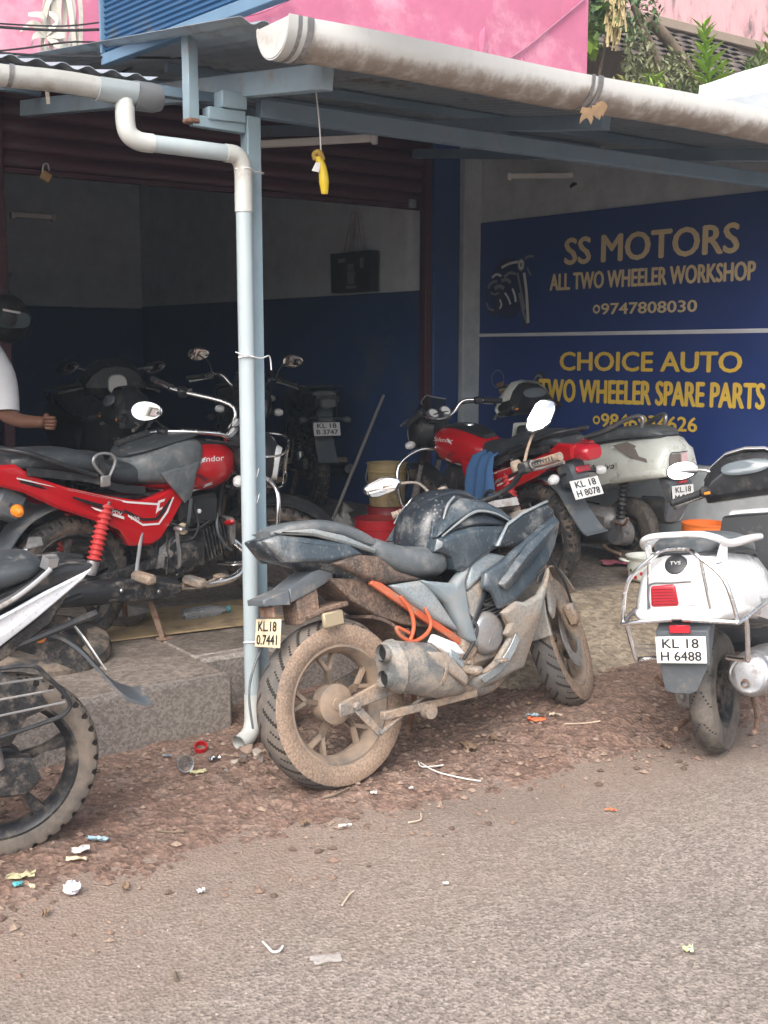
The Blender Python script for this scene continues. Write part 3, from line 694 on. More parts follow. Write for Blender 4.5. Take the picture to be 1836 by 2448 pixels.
gl = gutter(-2.4, -.63, -.06, 2.50, .05, 'short white rain gutter at the upper left with a grey joint', 'pvc_cream')
fp(gl, 'joint', band(-.64, -.50, -.06, 2.50, .053, .058, 0), 'pvc_grey', 60)
fp(gl, 'end_funnel', Geo().tube([(-.498, -.06, 2.478), (-.43, -.06, 2.478), (-.40, -.06, 2.48)], [.052, .052, .044], 14, 1), mat('pvc_dark', (.14, .15, .16), .5))
for s in (-1.4, -.95): fp(gl, 'bracket', band(s, s + .015, -.06, 2.50, .052, .055, 0), 'steel', 60)

# down pipe
dp = fthing('down_pipe', 'grey plastic down pipe tied to the awning post with wire', 'pipe', -.07, -.075, 0)
def pipe(t, name, pts, r, m, k=5, n=16): return fp(t, name, Geo().tube([V(*q) for q in pts], r, n, k), m)
a1 = onN(300, 300, -.075); sA = sn(a1)[0]; zH = onN(420, 348, -.075).z
pipe(dp, 'outlet', [(sA, -.07, 2.462), (sA, -.075, zH + .10)], .031, 'pvc_cream', 1)
pipe(dp, 'elbow', [(sA, -.075, zH + .115), (sA, -.075, zH + .06), (sA + .012, -.075, zH + .02), (sA + .05, -.075, zH), (sA + .10, -.075, zH - .002)], .034, 'pvc_cream')
pipe(dp, 'cross_pipe', [(sA + .09, -.075, zH - .002), (-.13, -.075, zH - .006)], .031, 'pvc_grey', 1)
pipe(dp, 'elbow', [(-.15, -.075, zH - .006), (-.105, -.075, zH - .010), (-.082, -.075, zH - .035), (-.075, -.075, zH - .08), (-.075, -.075, zH - .15)], .034, 'pvc_cream')
pipe(dp, 'pipe_length', [(-.075, -.075, zH - .14), (-.073, -.075, .20)], .031, 'pvc_grey', 1)
pipe(dp, 'collar', [(-.075, -.075, zH - .145), (-.075, -.075, zH - .215)], .0345, 'pvc_cream', 1)
gsp = Geo().tube([V(-.073, -.075, .225), V(-.073, -.075, .15), V(-.078, -.078, .095), V(-.105, -.095, .06), V(-.16, -.12, .045)], .034, 16, 5, 1, False)
gsp.tube([V(-.073, -.075, .225), V(-.073, -.075, .15), V(-.078, -.078, .095), V(-.105, -.095, .06), V(-.16, -.12, .045)], .030, 16, 5, 1, False); fp(dp, 'spout', gsp, 'pvc_cream')
for zz in (zH - .06, 1.56, .44):
    g = Geo().tube([V(-.113, -.08, zz), V(-.075, -.112, zz + .003), V(-.03, -.085, zz - .004), V(.035, -.035, zz + .002), V(.036, .03, zz)], .0028, 6)
    if zz == 1.56: g.tube([V(-.112, -.1, zz + .012), V(-.09, -.115, zz + .008), V(-.02, -.09, zz - .004), V(.04, -.05, zz + .004), V(.045, -.055, zz - .05)], .0028, 6).tube([V(-.14, -.11, zz + .02), V(-.1, -.112, zz + .006)], .0025, 5, 1)
    fp(dp, 'wire_tie', g, 'wire')
for zz in (1.10, 1.0):
    fp(dp, 'paint_scuff', Geo().strip([V(-.055, -.1055, zz), V(-.048, -.1015, zz + .012), V(-.042, -.0975, zz + .028)], .010, .001, 3, wv=V(.3, -.3, 1)), 'white_decal')

# projecting sign board seen from behind
q0 = onN(455, 70, -.01); sB = sn(q0)[0]; zBd = q0.z
sbd = thing('sign_board', 'back of a blue corrugated sign board with steel frame above the awning', 'signboard', P(sB, 0, zBd), (0, 0, math.atan2(SD.y, SD.x)))
far, near, hh = .62, -1.6, 1.3
m = 240; vs = []; fs = []
for d in (0, .0015):
    for i in range(m + 1):
        z = .03 + (hh - .03) * i / m; w = .004 * (1 if (i // 2) % 2 else -1); vs += [V(near, w + d, z), V(far - .01, w + d, z)]
kq = 2 * (m + 1)
for i in range(m): a = 2 * i; fs += [(a, a + 1, a + 3, a + 2), (kq + a, kq + a + 2, kq + a + 3, kq + a + 1)]
part(sbd, 'sheet', Geo().add(vs, fs), 'sign_blue', 20)
part(sbd, 'frame_rail', Geo().box(((far + near) / 2, 0, .004), (far - near, .04, .045), None, .003), 'sign_frame')
part(sbd, 'edge_strip', Geo().box(((far + near) / 2, -.008, .045), (far - near, .012, .03), None, .002), 'sign_blue')
part(sbd, 'frame_upright', Geo().box((far, 0, hh / 2 + .03), (.02, .035, hh), None, .003), 'sign_frame')
fz = P(sB, 0, 0)
part(sbd, 'bracket_post', Geo().box((-.0, 0, -.17), (.045, .045, .30), None, .003), 'post_paint')
part(sbd, 'rusty_weld', Geo().box((0, 0, -.018), (.052, .052, .02), None, .006), 'rust_brown'); part(sbd, 'rusty_weld', Geo().box((0, 0, -.322), (.052, .05, .02), None, .006), 'rust_brown')
fbar(aw, 'sign_arm', (sB, 0, zBd - .32), (-.032, 0, 2.425), .035, .04, 'post_paint')

# cables
def cable(pts, r, label): 
    return one('cable', Geo().tube(pts, r, 6, 6), 'cable', label, 'cable')
def pxn(x, y, n): return onN(x, y, n)
cable([pxn(-60, 60, .9), pxn(120, 72, .9), pxn(250, 70, .9), pxn(420, 60, .9)], .006, 'thick black cable crossing the weathered pink wall')
cable([pxn(-60, 122, .6), pxn(120, 134, .6), pxn(300, 137, .6), pxn(450, 139, .6)], .005, 'lower black cable passing behind the sign board bracket')
cable([pxn(-60, 128, 1.0), pxn(60, 115, 1.0), pxn(180, 100, 1.0), pxn(300, 108, 1.0), pxn(450, 128, 1.0)], .004, 'sagging thin black cable beside the plastic rag')
cable([pxn(-60, 52, 1.4), pxn(60, 60, 1.4), pxn(160, 62, 1.4), pxn(250, 52, 1.4)], .004, 'topmost thin black cable at the upper left')
cable([pxn(292, 172, 1.2), pxn(330, 155, 1.2), pxn(350, 138, 1.2)], .005, 'short black cable rising behind the left gutter')
cable([pxn(540, 45, NF - .06), pxn(620, 30, NF - .06), pxn(700, -5, NF - .06)], .008, 'pink painted cable high on the wall left of the gutter end').data.materials[0] = MAT['pink_wall']
cable([pxn(1165, 170, NF - .04), pxn(1250, 120, NF - .04), pxn(1330, 55, NF - .04), pxn(1402, -5, NF - .04)], .008, 'thin dark wire running diagonally up the pink wall').data.materials[0] = mat('wire_mauve', (.32, .13, .2), .6)
# flaking patches of plaster on the pink wall
for x, y, w, h in ((1155, 108, .10, .22), (1385, 190, .06, .14), (1250, 150, .05, .10)):
    q = onN(x, y, NF - .022); s_, n_ = sn(q); g = Geo(); pts = []
    for k in range(9):
        a = 2 * math.pi * k / 9; r = random.uniform(.65, 1.2); pts.append((s_ + w / 2 * r * math.cos(a), q.z + h / 2 * r * math.sin(a)))
    g.panel(pts, -1.0, .012, .010, .02); g.v = [V(v.x, v.y + 1.0 + NF - .028, v.z) for v in g.v]; fp(wk, 'plaster_flake', g, 'pink_wall')
# plastic rag hanging on the weathered wall
q = onN(150, 90, 1.6); s_, n_ = sn(q); rag = fthing('plastic_rag', 'torn whitish plastic rag hanging by the cables at the upper left', 'rag', s_, n_, q.z - .2)
for k in range(14):
    x = s_ + random.uniform(-.10, .10); z0 = q.z + random.uniform(.05, .22); L_ = random.uniform(.15, .4)
    fp(rag, 'torn_strip', Geo().strip([V(s_ + .01, n_, q.z + .28), V(x, n_ + random.uniform(-.03, .03), z0), V(x + random.uniform(-.05, .05), n_ - .02, z0 - L_)], [.03, .018], .002, 4, wv=V(1, random.uniform(-.4, .4), .1)), mat('rag_plastic', (.58, .55, .48), .6, dirt=(.3, .25, .18), damt=.3))
for k in range(7):
    a = k * .9; fp(rag, 'torn_strip', Geo().strip([V(s_ - .09, n_ - .03, q.z - .0), V(s_ - .09 + .08 * math.cos(a), n_ - .05, q.z + .0 + .07 * math.sin(a)), V(s_ - .09 + .12 * math.cos(a + .5), n_ - .02, q.z + .1 * math.sin(a + .5))], [.05, .02], .002, 4, wv=V(.3, .2, 1)), 'rag_plastic')
# tube lights
def tube_light(x0, y0, x1, y1, n0, n1, label):
    a = onN(x0, y0, n0); b = onN(x1, y1, n1); t = thing('tube_light', label, 'light', (a + b) / 2)
    d = [(q - (a + b) / 2) for q in (a, b)]; part(t, 'batten', Geo().bar(d[0], d[1], .035, .035, .004), 'tube_white')
    x = (d[1] - d[0]).normalized()
    for e, sg in ((d[0], 1), (d[1], -1)): part(t, 'end_cap', Geo().bar(e + x * .002 * sg + V(0, 0, -.004), e + x * .03 * sg + V(0, 0, -.004), .045, .05, .004), 'plate_dim')
    return t
tube_light(606, 346, 902, 329, 1.2, .75, 'unlit white tube light under the awning right of the post')
tube_light(1212, 422, 1546, 416, 2.05, 1.45, 'unlit white tube light above the upper banner')
tube_light(24, 513, 132, 520, NF + 1.5, NF + 1.5, 'dim tube light on the dark wall inside at the left')
# lamp bracket under the right tube light
q = onN(1378, 445, 1.75); t = thing('wall_lamp', 'dusty lamp holder with dark bulb below the right tube light', 'lamp', q)
part(t, 'socket', Geo().lathe([(.0, .03), (.035, .03), (.035, -.02), (.028, -.03), (0, -.03)], (0, 0, 0), V(-.4, -.5, -.3), 14), 'plastic_black')
part(t, 'arm', Geo().hull([V(.02, 0, .06), V(.12, .02, .07), V(.03, .0, -.02), V(.05, .02, -.02), V(.02, .03, .06), V(.12, .05, .07)]), 'grey_wall')
# yellow charm on a string
a = onN(755, 215, -.25); b_ = onN(768, 395, -.25); t = thing('hanging_charm', 'yellow plastic tube and white tag hanging on a string from the rafter', 'charm', b_)
part(t, 'string', Geo().tube([a - b_, (a - b_) * .5 + V(.004, 0, 0), V(0, 0, .02)], .003, 5), 'wire')
part(t, 'tube', Geo().tube([V(-.012, 0, .03), V(.004, 0, -.01), V(.01, 0, -.06), V(.012, 0, -.105)], [.014, .016, .019, .012], 12), 'yellow_plastic')
part(t, 'knot', Geo().tube([V(-.02, 0, .02), V(-.025, 0, .04), V(-.006, -.01, .045), V(.006, 0, .02)], .011, 8), mat('ochre', (.45, .28, .05), .6))
part(t, 'tag', Geo().panel([(-.035, -.022), (-.008, -.028), (-.002, .006), (-.02, .008)], -.016, .002, .003), 'plate_white')

# ================================================================== BEHIND: house, vines, tarp
hs_ = fthing('tiled_house', 'old house with mossy tiled roof and stained pink gable beyond the wires', 'house', 7, 5.5, 0)
HN = 5.2
mat('house_tan', (.27, .24, .185), .9, dirt=(.18, .165, .13), damt=.3, dscale=2); mat('tile_dark', (.085, .068, .06), .9, dirt=(.17, .15, .11), damt=.35, dscale=6, var=.3)
mat('pink_stained', (.70, .40, .42), .9, dirt=(.10, .09, .09), damt=.34, dscale=3.5, dsharp=.1, stretch=(1, 1, .35))
fp(hs_, 'wall', slab(4.2, 14, HN + .9, HN + 1.1, 0, 6.4), 'house_tan')
e0 = onN(1500, 75, HN); e1 = onN(1836, 160, HN); zE = (e0.z + e1.z) / 2 - .22
tm = Geo()
for i in range(7):
    a = i / 6; x = a * .24
    for d in (0, .012):
        for yv, zz in ((0, 0), (.30, .15)): tm.v.append(V(x, yv, zz + .028 * math.sin(a * math.pi) + d))
for i in range(6):
    a = 4 * i; tm.f += [(a, a + 4, a + 5, a + 1), (a + 2, a + 3, a + 7, a + 6), (a, a + 2, a + 6, a + 4)]
tm = tm.mesh('roof_tile', 50)
for r in range(7):
    for c in range(26):
        o = link('roof_tile', tm, 'tile_dark', hs_); o.location = (-2.6 + c * .235 + (r % 2) * .1, HN - 5.5 + r * .125, zE + r * .10 + random.uniform(-.006, .006)); o.rotation_euler = (random.uniform(-.03, .03), 0, random.uniform(-.03, .03))
fp(hs_, 'fascia', slab(4.2, 14, HN + .80, HN + .86, zE + .70, zE + .82), mat('fascia_tan', (.30, .24, .19), .9))
fp(hs_, 'gable_wall', slab(4.2, 14, HN + .87, HN + .98, zE + .75, 7.9), 'pink_stained')

def leaf_geo(c, d, up, L, W):
    d = d.normalized(); s = d.cross(up); s = s.normalized() if s.length > 1e-5 else V(1, 0, 0); u = s.cross(d)
    return [c, c + d * L * .45 + s * W * .5 + u * L * .06, c + d * L, c + d * L * .45 - s * W * .5 + u * L * .06, c + d * L * .5 - u * L * .04]
def foliage(pts, L, W, out=None, droop=.3):
    VS = []; FS = []
    for c in pts:
        d = V(random.uniform(-1, 1), random.uniform(-1, .6), random.uniform(-1, 1) - droop); b = len(VS); k = random.uniform(.6, 1.2)
        VS += leaf_geo(c, d, V(random.uniform(-.5, .5), random.uniform(-.5, .5), 1), L * k, W * k); FS += [(b, b + 1, b + 4), (b + 1, b + 2, b + 4), (b + 2, b + 3, b + 4), (b + 3, b, b + 4)]
    g = Geo(); g.add(VS, FS); return g
def leafmat(n, c, tr=.3): 
    m = mat(n, c, .5, var=.35, vs_=9); m.node_tree.nodes['Principled BSDF'].inputs['Subsurface Weight'].default_value = 0
    return m
leafmat('leaf_dark', (.085, .15, .05)); leafmat('leaf_mid', (.15, .24, .06)); leafmat('leaf_bright', (.26, .42, .05)); leafmat('leaf_olive', (.22, .24, .12)); leafmat('leaf_dry', (.46, .36, .16)); leafmat('leaf_yellow', (.36, .37, .13))
PN = 3.6
def blob(x0, y0, x1, y1, n, cnt, dn=.35):
    r = []
    for _ in range(cnt):
        a = random.random() * 6.283; q = math.sqrt(random.random()); x = (x0 + x1) / 2 + (x1 - x0) / 2 * q * math.cos(a); y = (y0 + y1) / 2 + (y1 - y0) / 2 * q * math.sin(a)
        r.append(onN(x, y, n + random.uniform(-dn, dn)))
    return r
def plant(name, label, cat, stems, blobs, m, L, W, group=None):
    base = stems[0][0]; t = thing(name, label, cat, base)
    for st, r, mm in [(s[0:-2], s[-2], s[-1]) for s in stems]: part(t, 'stem', Geo().tube([Vector(q) - base for q in st], r, 7, 4), mm)
    for bl, m2 in blobs:
        part(t, 'foliage', Geo().add([q - base for q in (lambda g: g.v)(foliage(bl, L, W))], foliage(bl[:0], L, W).f or [(5 * i, 5 * i + 1, 5 * i + 4) for i in range(len(bl))] + [(5 * i + 1, 5 * i + 2, 5 * i + 4) for i in range(len(bl))] + [(5 * i + 2, 5 * i + 3, 5 * i + 4) for i in range(len(bl))] + [(5 * i + 3, 5 * i, 5 * i + 4) for i in range(len(bl))]), m2)
    return t
X = lambda x, y, d=0: onN(x, y, PN + d)
plant('climbing_vine', 'tangled grey green vine hanging on a leaning pole behind the gutter', 'vine',
      [(X(1660, 330), X(1600, 230), X(1560, 120), X(1525, 40), X(1500, -40), [.05, .03], 'wood_brown'), (X(1590, 280), X(1555, 150), X(1530, 60), [.03, .02], 'wood_brown')],
      [(blob(1490, 50, 1560, 250, PN, 420), 'leaf_olive'), (blob(1560, 120, 1680, 270, PN, 650), 'leaf_olive'), (blob(1450, -30, 1580, 90, PN, 320), 'leaf_dark'), (blob(1590, 200, 1720, 270, PN, 260), 'leaf_mid'), (blob(1540, 170, 1580, 220, PN - .3, 60), 'leaf_bright'), (blob(1450, 190, 1530, 250, PN, 200), 'leaf_yellow')], None, .085, .035)
t = thing('leaning_pole', 'weathered wooden pole leaning behind the gutter among the vines', 'pole', X(1700, 290))
part(t, 'shaft', Geo().tube([V(0, 0, 0), X(1665, 200) - t.location, X(1600, 100) - t.location, X(1550, 45) - t.location], [.062, .058, .055, .05], 10, 4), 'wood_brown')
plant('green_creeper', 'green leafy creeper beside the right edge of the pink wall', 'creeper', [(X(1420, 260), X(1440, 140), X(1460, 40), X(1490, -30), [.016, .012], 'wood_brown')],
      [(blob(1395, 10, 1470, 80, PN, 170), 'leaf_mid'), (blob(1395, 80, 1425, 125, PN, 40), 'leaf_bright'), (blob(1400, -40, 1480, 40, PN, 110), 'leaf_dark')], None, .11, .075)
t = thing('dried_vine', 'pale yellow dried vine hanging above the gutter', 'vine', X(1468, 135))
for k in range(60):
    x = random.uniform(1452, 1492); y0 = random.uniform(-30, 60); a = X(x, y0, -.3); b_ = X(x + random.uniform(-14, 6), y0 + random.uniform(30, 75), -.3 + random.uniform(-.1, .1))
    part(t, 'tendril', Geo().strip([a - t.location, (a + b_) / 2 - t.location + V(random.uniform(-.02, .02), 0, 0), b_ - t.location], .016, .002, 3, wv=V(1, random.uniform(-.5, .5), .2)), 'leaf_dry')
def shoot(cx_, yb, yt, lean, cnt, L, W, m, label, wide=28):
    base = X(cx_, yb + 60, -.5); t = thing('leafy_shrub', label, 'shrub', base); top = X(cx_ + lean, yt, -.5)
    part(t, 'stem', Geo().tube([V(0, 0, 0), (top - base) * .5, top - base], [.018, .006], 6, 3), 'leaf_mid'); VS = []; FS = []
    for i in range(cnt):
        u = i / cnt; c = (top - base) * (.15 + .85 * u); a = i * 2.4; d = V(math.cos(a), math.sin(a) - .3, .35 + .6 * u); k = (1.15 - .55 * u) * random.uniform(.8, 1.2); b = len(VS)
        VS += leaf_geo(c, d, V(0, 0, 1), L * k, W * k); FS += [(b, b + 1, b + 4), (b + 1, b + 2, b + 4), (b + 2, b + 3, b + 4), (b + 3, b, b + 4)]
    part(t, 'foliage', Geo().add(VS, FS), m); return t
shoot(1700, 190, 62, -18, 46, .22, .075, 'leaf_bright', 'tall bright green leafy shoot standing above the white gutter')
for i, (x, yb, yt, l_) in enumerate(((1740, 210, 150, -14), (1765, 210, 145, 30), (1800, 205, 120, 20), (1815, 200, 90, 25))):
    shoot(x, yb, yt, l_, 26, .17, .06, ('leaf_bright', 'leaf_mid', 'leaf_mid', 'leaf_yellow')[i], ('leftmost of the low green shrubs beside the white tarp', 'second low green shrub above the white tarp', 'third green shrub behind the white tarp', 'yellowish shrub at the far right above the white tarp')[i])
# white tarp
c = [onN(1672, 208, 2.2), onN(1850, 150, 2.2), onN(1850, 345, 1.2), onN(1668, 330, 1.2)]
g = Geo(); nx = 14; vs = []; fs = []
for d in (0, .01):
    for j in range(nx + 1):
        for i in range(nx + 1):
            u, v = i / nx, j / nx; q = (c[0] * (1 - u) + c[1] * u) * (1 - v) + (c[3] * (1 - u) + c[2] * u) * v
            vs.append(q + V(0, .02 * math.sin(u * 9 + v * 4), .03 * math.sin(u * 7 + v * 11) * v + d))
m = (nx + 1) ** 2
for j in range(nx):
    for i in range(nx): a = j * (nx + 1) + i; fs += [(a, a + 1, a + nx + 2, a + nx + 1), (m + a, m + a + nx + 1, m + a + nx + 2, m + a + 1)]
one('tarp', g.add(vs, fs), mat('tarp_white', (.75, .77, .75), .6, dirt=(.45, .44, .42), damt=.2, dscale=3), 'white plastic tarp spread over the awning at the upper right', 'tarp')
mat('lens_shaded', (.08, .09, .10), .2)  # dark lamp lenses of the bikes inside; shop shade put into the colour
# ================================================================== TWO-WHEELER COMPONENTS (local: x forward, y left, z up, origin under the rear axle)
ID4 = Matrix.Identity(4)
def bp(t, name, g, m, xf=None, ang=38):
    if xf is not None: g.xf(xf)
    return part(t, name, g, m, ang)
_wc = {}
def wheel(t, c, R, w, rr, tyre_m='tyre', rim_m='rim_black', spokes=5, pat='knob', xf=None, disc=0, hubr=.045, twin=False, yv=0.0, hw=1.0):
    c = Vector(c); M = (xf if xf is not None else ID4) @ Matrix.Translation(c)
    key = (R, w, rr, pat)
    h = R - rr; n = 216
    half = [(.36, rr - .004), (.46, rr + .12 * h), (.50, rr + .40 * h), (.49, rr + .62 * h), (.445, R - .16 * h - .004)]
    NT = 8 if pat == 'sport' else 6
    y0, z0 = .445, half[-1][1]
    for k in range(1, NT):
        u = k / NT; half.append((y0 * (1 - u), z0 + (R - z0) * math.sin(u * math.pi / 2) ** .8))
    prof = [(-a * w, r) for a, r in half] + [(0, R + .0005)] + [(a * w, r) for a, r in half[::-1]]
    vs = []; m = len(prof); side = Geo(); tread = Geo(); grv = []
    def cut(i, j):                                   # j = strip between profile rows j and j + 1
        row = min(j, m - 2 - j) - 4; sd_ = 0 if j < m / 2 else 1
        if row < 0: return False
        if pat == 'sport': return ((i + row + 6 * sd_) % 12 in (0, 1) and row <= 6) or ((i + row + 6 + 6 * sd_) % 12 == 0 and row <= 3)
        if pat == 'knob': return (row <= 1 and i % 6 in (0, 1)) or (2 <= row <= 3 and (i + 3 * (row % 2) + 3) % 6 == 0) or (row == 4 and (i % 12) < 6)
        return (i + 2 * row) % 18 == 0 and row <= 4
    for i in range(n):
        th = 2 * math.pi * i / n
        for j, (y, r) in enumerate(prof):
            if pat == 'knob' and 4 <= min(j, m - 1 - j) <= 5 and i % 6 in (0, 1, 2)[:2]: r -= .010
            vs.append(V(r * math.cos(th), y, r * math.sin(th)))
    side.v = list(vs); tread.v = list(vs)
    for i in range(n):
        for j in range(m - 1):
            a = i * m + j; b = ((i + 1) % n) * m + j; jj = min(j, m - 2 - j)
            if jj >= 4: tread.f.append((a, b, b + 1, a + 1)); grv.append(1 if cut(i, j) else 0)
            else: side.f.append((a, b, b + 1, a + 1))
    def used(g):
        ids = sorted({k for f in g.f for k in f}); mp2 = {k: i for i, k in enumerate(ids)}; g.v = [g.v[k] for k in ids]; g.f = [tuple(mp2[k] for k in f) for f in g.f]
    used(side); used(tread)
    rw = .40 * w
    rim = Geo().lathe([(rr + .008, -rw), (rr + .008, -rw + .006), (rr - .004, -rw + .010), (rr - .012, -rw * .5), (rr - .014, 0), (rr - .012, rw * .5), (rr - .004, rw - .01), (rr + .008, rw - .006), (rr + .008, rw), (rr - .006, rw + .001), (rr - .026, rw * .55), (rr - .030, 0), (rr - .026, -rw * .55), (rr - .006, -rw - .001)], (0, 0, 0), (0, 1, 0), 56, True)
    W = bp(t, 'wheel', rim, rim_m, M)
    bp(W, 'tyre', side, tyre_m, M, 50)
    to = bp(W, 'tread', tread, 'tread_grey' if tyre_m == 'tyre_muddy' else tyre_m, M, 50); to.data.materials.append(MAT['tread_groove'])
    if len(to.data.polygons) == len(grv):
        for pg, gv in zip(to.data.polygons, grv): pg.material_index = gv
    hb = Geo().lathe([(.0, -rw * 1.05), (.022, -rw * 1.05), (.024, -rw * .95), (hubr * .86, -rw * .88), (hubr, -rw * .74), (hubr, rw * .74), (hubr * .86, rw * .88), (.024, rw * .95), (.022, rw * 1.05), (0, rw * 1.05)], (0, 0, 0), (0, 1, 0), 28); hb.v = [V(q_.x, q_.y * hw, q_.z) for q_ in hb.v]
    bp(W, 'hub', hb, rim_m, M)
    for k in range(spokes):
        a = 2 * math.pi * k / spokes + .35; d = V(math.cos(a), 0, math.sin(a)); q = V(-math.sin(a), 0, math.cos(a)); g = Geo()
        r0, r1 = hubr * .8, rr - .018
        if twin:
            for sg in (-1, 1):
                rm = r0 + (r1 - r0) * .45
                g.hull([d * r0 + q * x + V(0, y, 0) for x in (-.010, .010) for y in (-.012, .012)] + [d * rm + q * x + V(0, y, 0) for x in (-.009, .009) for y in (-.010, .010)])
                g.hull([d * rm + q * (x + 0 * sg) + V(0, y, 0) for x in (-.008, .008) for y in (-.009, .009)] + [d * r1 + q * (sg * .045 + x) + V(0, y, 0) for x in (-.008, .008) for y in (-.012, .012)])
        else:
            g.hull([d * r0 + q * x + V(0, y, 0) for x in (-.016, .016) for y in (-.014, .014)] + [d * (r0 + .5 * (r1 - r0)) + q * x + V(0, y, 0) for x in (-.011, .011) for y in (-.009, .009)])
            g.hull([d * (r0 + .5 * (r1 - r0)) + q * x + V(0, y, 0) for x in (-.011, .011) for y in (-.009, .009)] + [d * r1 + q * x + V(0, y, 0) for x in (-.022, .022) for y in (-.015, .015)])
        bp(W, 'spoke', g, rim_m, M)
    if disc:
        bp(W, 'brake_disc', Geo().lathe([(disc * .55, rw + .012), (disc, rw + .012), (disc, rw + .016), (disc * .55, rw + .016)], (0, 0, 0), (0, math.copysign(1, yv or 1), 0), 32, True), 'steel', M)
    return W
def spring(t, p0, p1, r, m, coils=11, cap='steel', xf=None):
    p0 = Vector(p0); p1 = Vector(p1); ax = (p1 - p0).normalized(); L_ = (p1 - p0).length
    sh_ = Geo().cyl(p0, p1, r * .45, None, 10); root = bp(t, 'shock_absorber', sh_, cap, xf)
    a0, a1 = L_ * .20, L_ * .97; prof = []
    for k in range(coils):
        z0 = a0 + (a1 - a0) * k / coils; dz_ = (a1 - a0) / coils
        prof += [(r * .72, z0), (r * .97, z0 + dz_ * .18), (r, z0 + dz_ * .32), (r * .97, z0 + dz_ * .46), (r * .72, z0 + dz_ * .64), (r * .70, z0 + dz_ * .8)]
    bp(root, 'coil_spring', Geo().lathe(prof, p0, ax, 18), m, xf, 60)
    bp(root, 'spring_seat', Geo().lathe([(0, -.0), (r * .7, 0), (r * .85, L_ * .10), (r * .85, L_ * .19), (r * .5, L_ * .2)], p0, ax, 16), cap, xf)
    return root
def mirror(t, base, head, nrm, rx, rz, kind='oval', xf=None, stalk='plastic_black', m_h='plastic_black', curve=None, wdir=None, wn=None):
    if wn is not None:
        Q = t.rotation_euler.to_matrix().inverted(); Q = (xf.to_3x3().inverted() @ Q) if xf is not None else Q; nrm = Q @ Vector(wn); wdir = Q @ Vector(wdir) if wdir is not None else None
    base = Vector(base); head = Vector(head); nrm = Vector(nrm).normalized()
    pts = [base, (base + head) / 2 + V(0, 0, .02), head] if curve is None else [base, Vector(curve), head]
    mr = bp(t, 'mirror', Geo().tube(pts, [.007, .006, .008], 8), stalk, xf)
    u = Vector(wdir) if wdir is not None else V(0, 1, 0); u = (u - nrm * u.dot(nrm)).normalized(); v = nrm.cross(u)
    def outl(k):
        if kind == 'oval': return [(k * rx * math.cos(a) * (1 + .12 * math.cos(a)), k * rz * math.sin(a)) for a in [2 * math.pi * i / 24 for i in range(24)]]
        return [(k * rx * x, k * rz * y) for x, y in ((-1, -.25), (-.9, -.6), (-.45, -.95), (.05, -1), (.75, -.45), (.98, .0), (.95, .5), (.6, .95), (.3, 1), (-.65, .5), (-.95, .1))]
    c = head
    rings = [[c + u * a + v * b - nrm * d for a, b in outl(k)] for k, d in ((.35, .035), (.8, .028), (1.0, .012), (1.03, .0), (1.0, -.004))]
    hg = Geo().loft(rings, False); n = len(rings[0]); hg.f.append(tuple(range(n)))
    bp(mr, 'mirror_housing', hg, m_h, xf)
    bp(mr, 'mirror_glass', Geo().loft([[c + u * a + v * b + nrm * .001 for a, b in outl(.995)], [c + u * a + v * b + nrm * .0042 for a, b in outl(.94)]], True), 'mirror_glass', xf)
    return mr
def grip(t, p0, p1, r=.017, m='rubber', xf=None, ribs=9):
    p0 = Vector(p0); p1 = Vector(p1); ax = (p1 - p0).normalized(); L_ = (p1 - p0).length; prof = [(0, 0), (r * 1.05, 0)]
    for k in range(ribs):
        z = L_ * (.04 + .9 * k / ribs); dd = L_ * .9 / ribs; prof += [(r, z), (r, z + dd * .6), (r * .9, z + dd * .7), (r * .9, z + dd * .95)]
    prof += [(r * 1.15, L_ * .96), (r * 1.15, L_), (0, L_)]
    return bp(t, 'grip', Geo().lathe(prof, p0, ax, 14), m, xf, 30)
def plate(t, c, du, dv, w, h, l1, l2, m='plate_white', dots=True):
    c = Vector(c); du = Vector(du).normalized(); dv = Vector(dv); dv = (dv - du * dv.dot(du)).normalized(); nn = du.cross(dv)
    rot = Matrix((du, nn, dv)).transposed()
    pl = bp(t, 'number_plate', Geo().box(c, (w, .005, h), rot, .002), m)
    o0 = c - du * w / 2 - dv * h / 2
    for i, l in enumerate((l2, l1)):
        if not l: continue
        text_on(pl, l, 'ink_black', o0 + du * w * (.14 if i else .10) + dv * h * (.10 + .47 * i) + nn * .003, du, dv, w * (.72 if i else .80), h * .34, .0012, 'lettering', 0, .03)
    return pl
def bolts(t, pts, r, ax, m='steel', xf=None):
    for q in pts: bp(t, 'bolt', Geo().lathe([(0, 0), (r, 0), (r, r * .6), (r * .6, r), (0, r)], q, ax, 6), m, xf, 20)
def steer(head, rake, ang):
    k = V(-math.sin(R_(rake)), 0, math.cos(R_(rake))); return Matrix.Translation(Vector(head)) @ Matrix.Rotation(R_(ang), 4, k) @ Matrix.Translation(-Vector(head))
def indicator(t, base, tip, m='orange_lens', xf=None, r=.028):
    base = Vector(base); tip = Vector(tip); ax = (tip - base).normalized(); L_ = (tip - base).length
    i_ = bp(t, 'indicator', Geo().cyl(base, tip, .008, .012, 8), 'plastic_black', xf)
    bp(i_, 'indicator_lens', Geo().lathe([(0, L_ - .012), (r * .7, L_ - .012), (r, L_ + .006), (r * 1.02, L_ + .022), (r * .7, L_ + .044), (0, L_ + .052)], base, ax, 16), m, xf)
    return i_
def headlamp(t, c, r, xf, m='clear_lens'): 
    bp(t, 'headlight', Geo().body([(c[0] - .12, c[2] + .01, .03, .03), (c[0] - .06, c[2], r * .95, r * .9), (c[0], c[2] - .01, r, r), (c[0] + .03, c[2] - .015, r * .9, r * .92)], 18), m, xf)

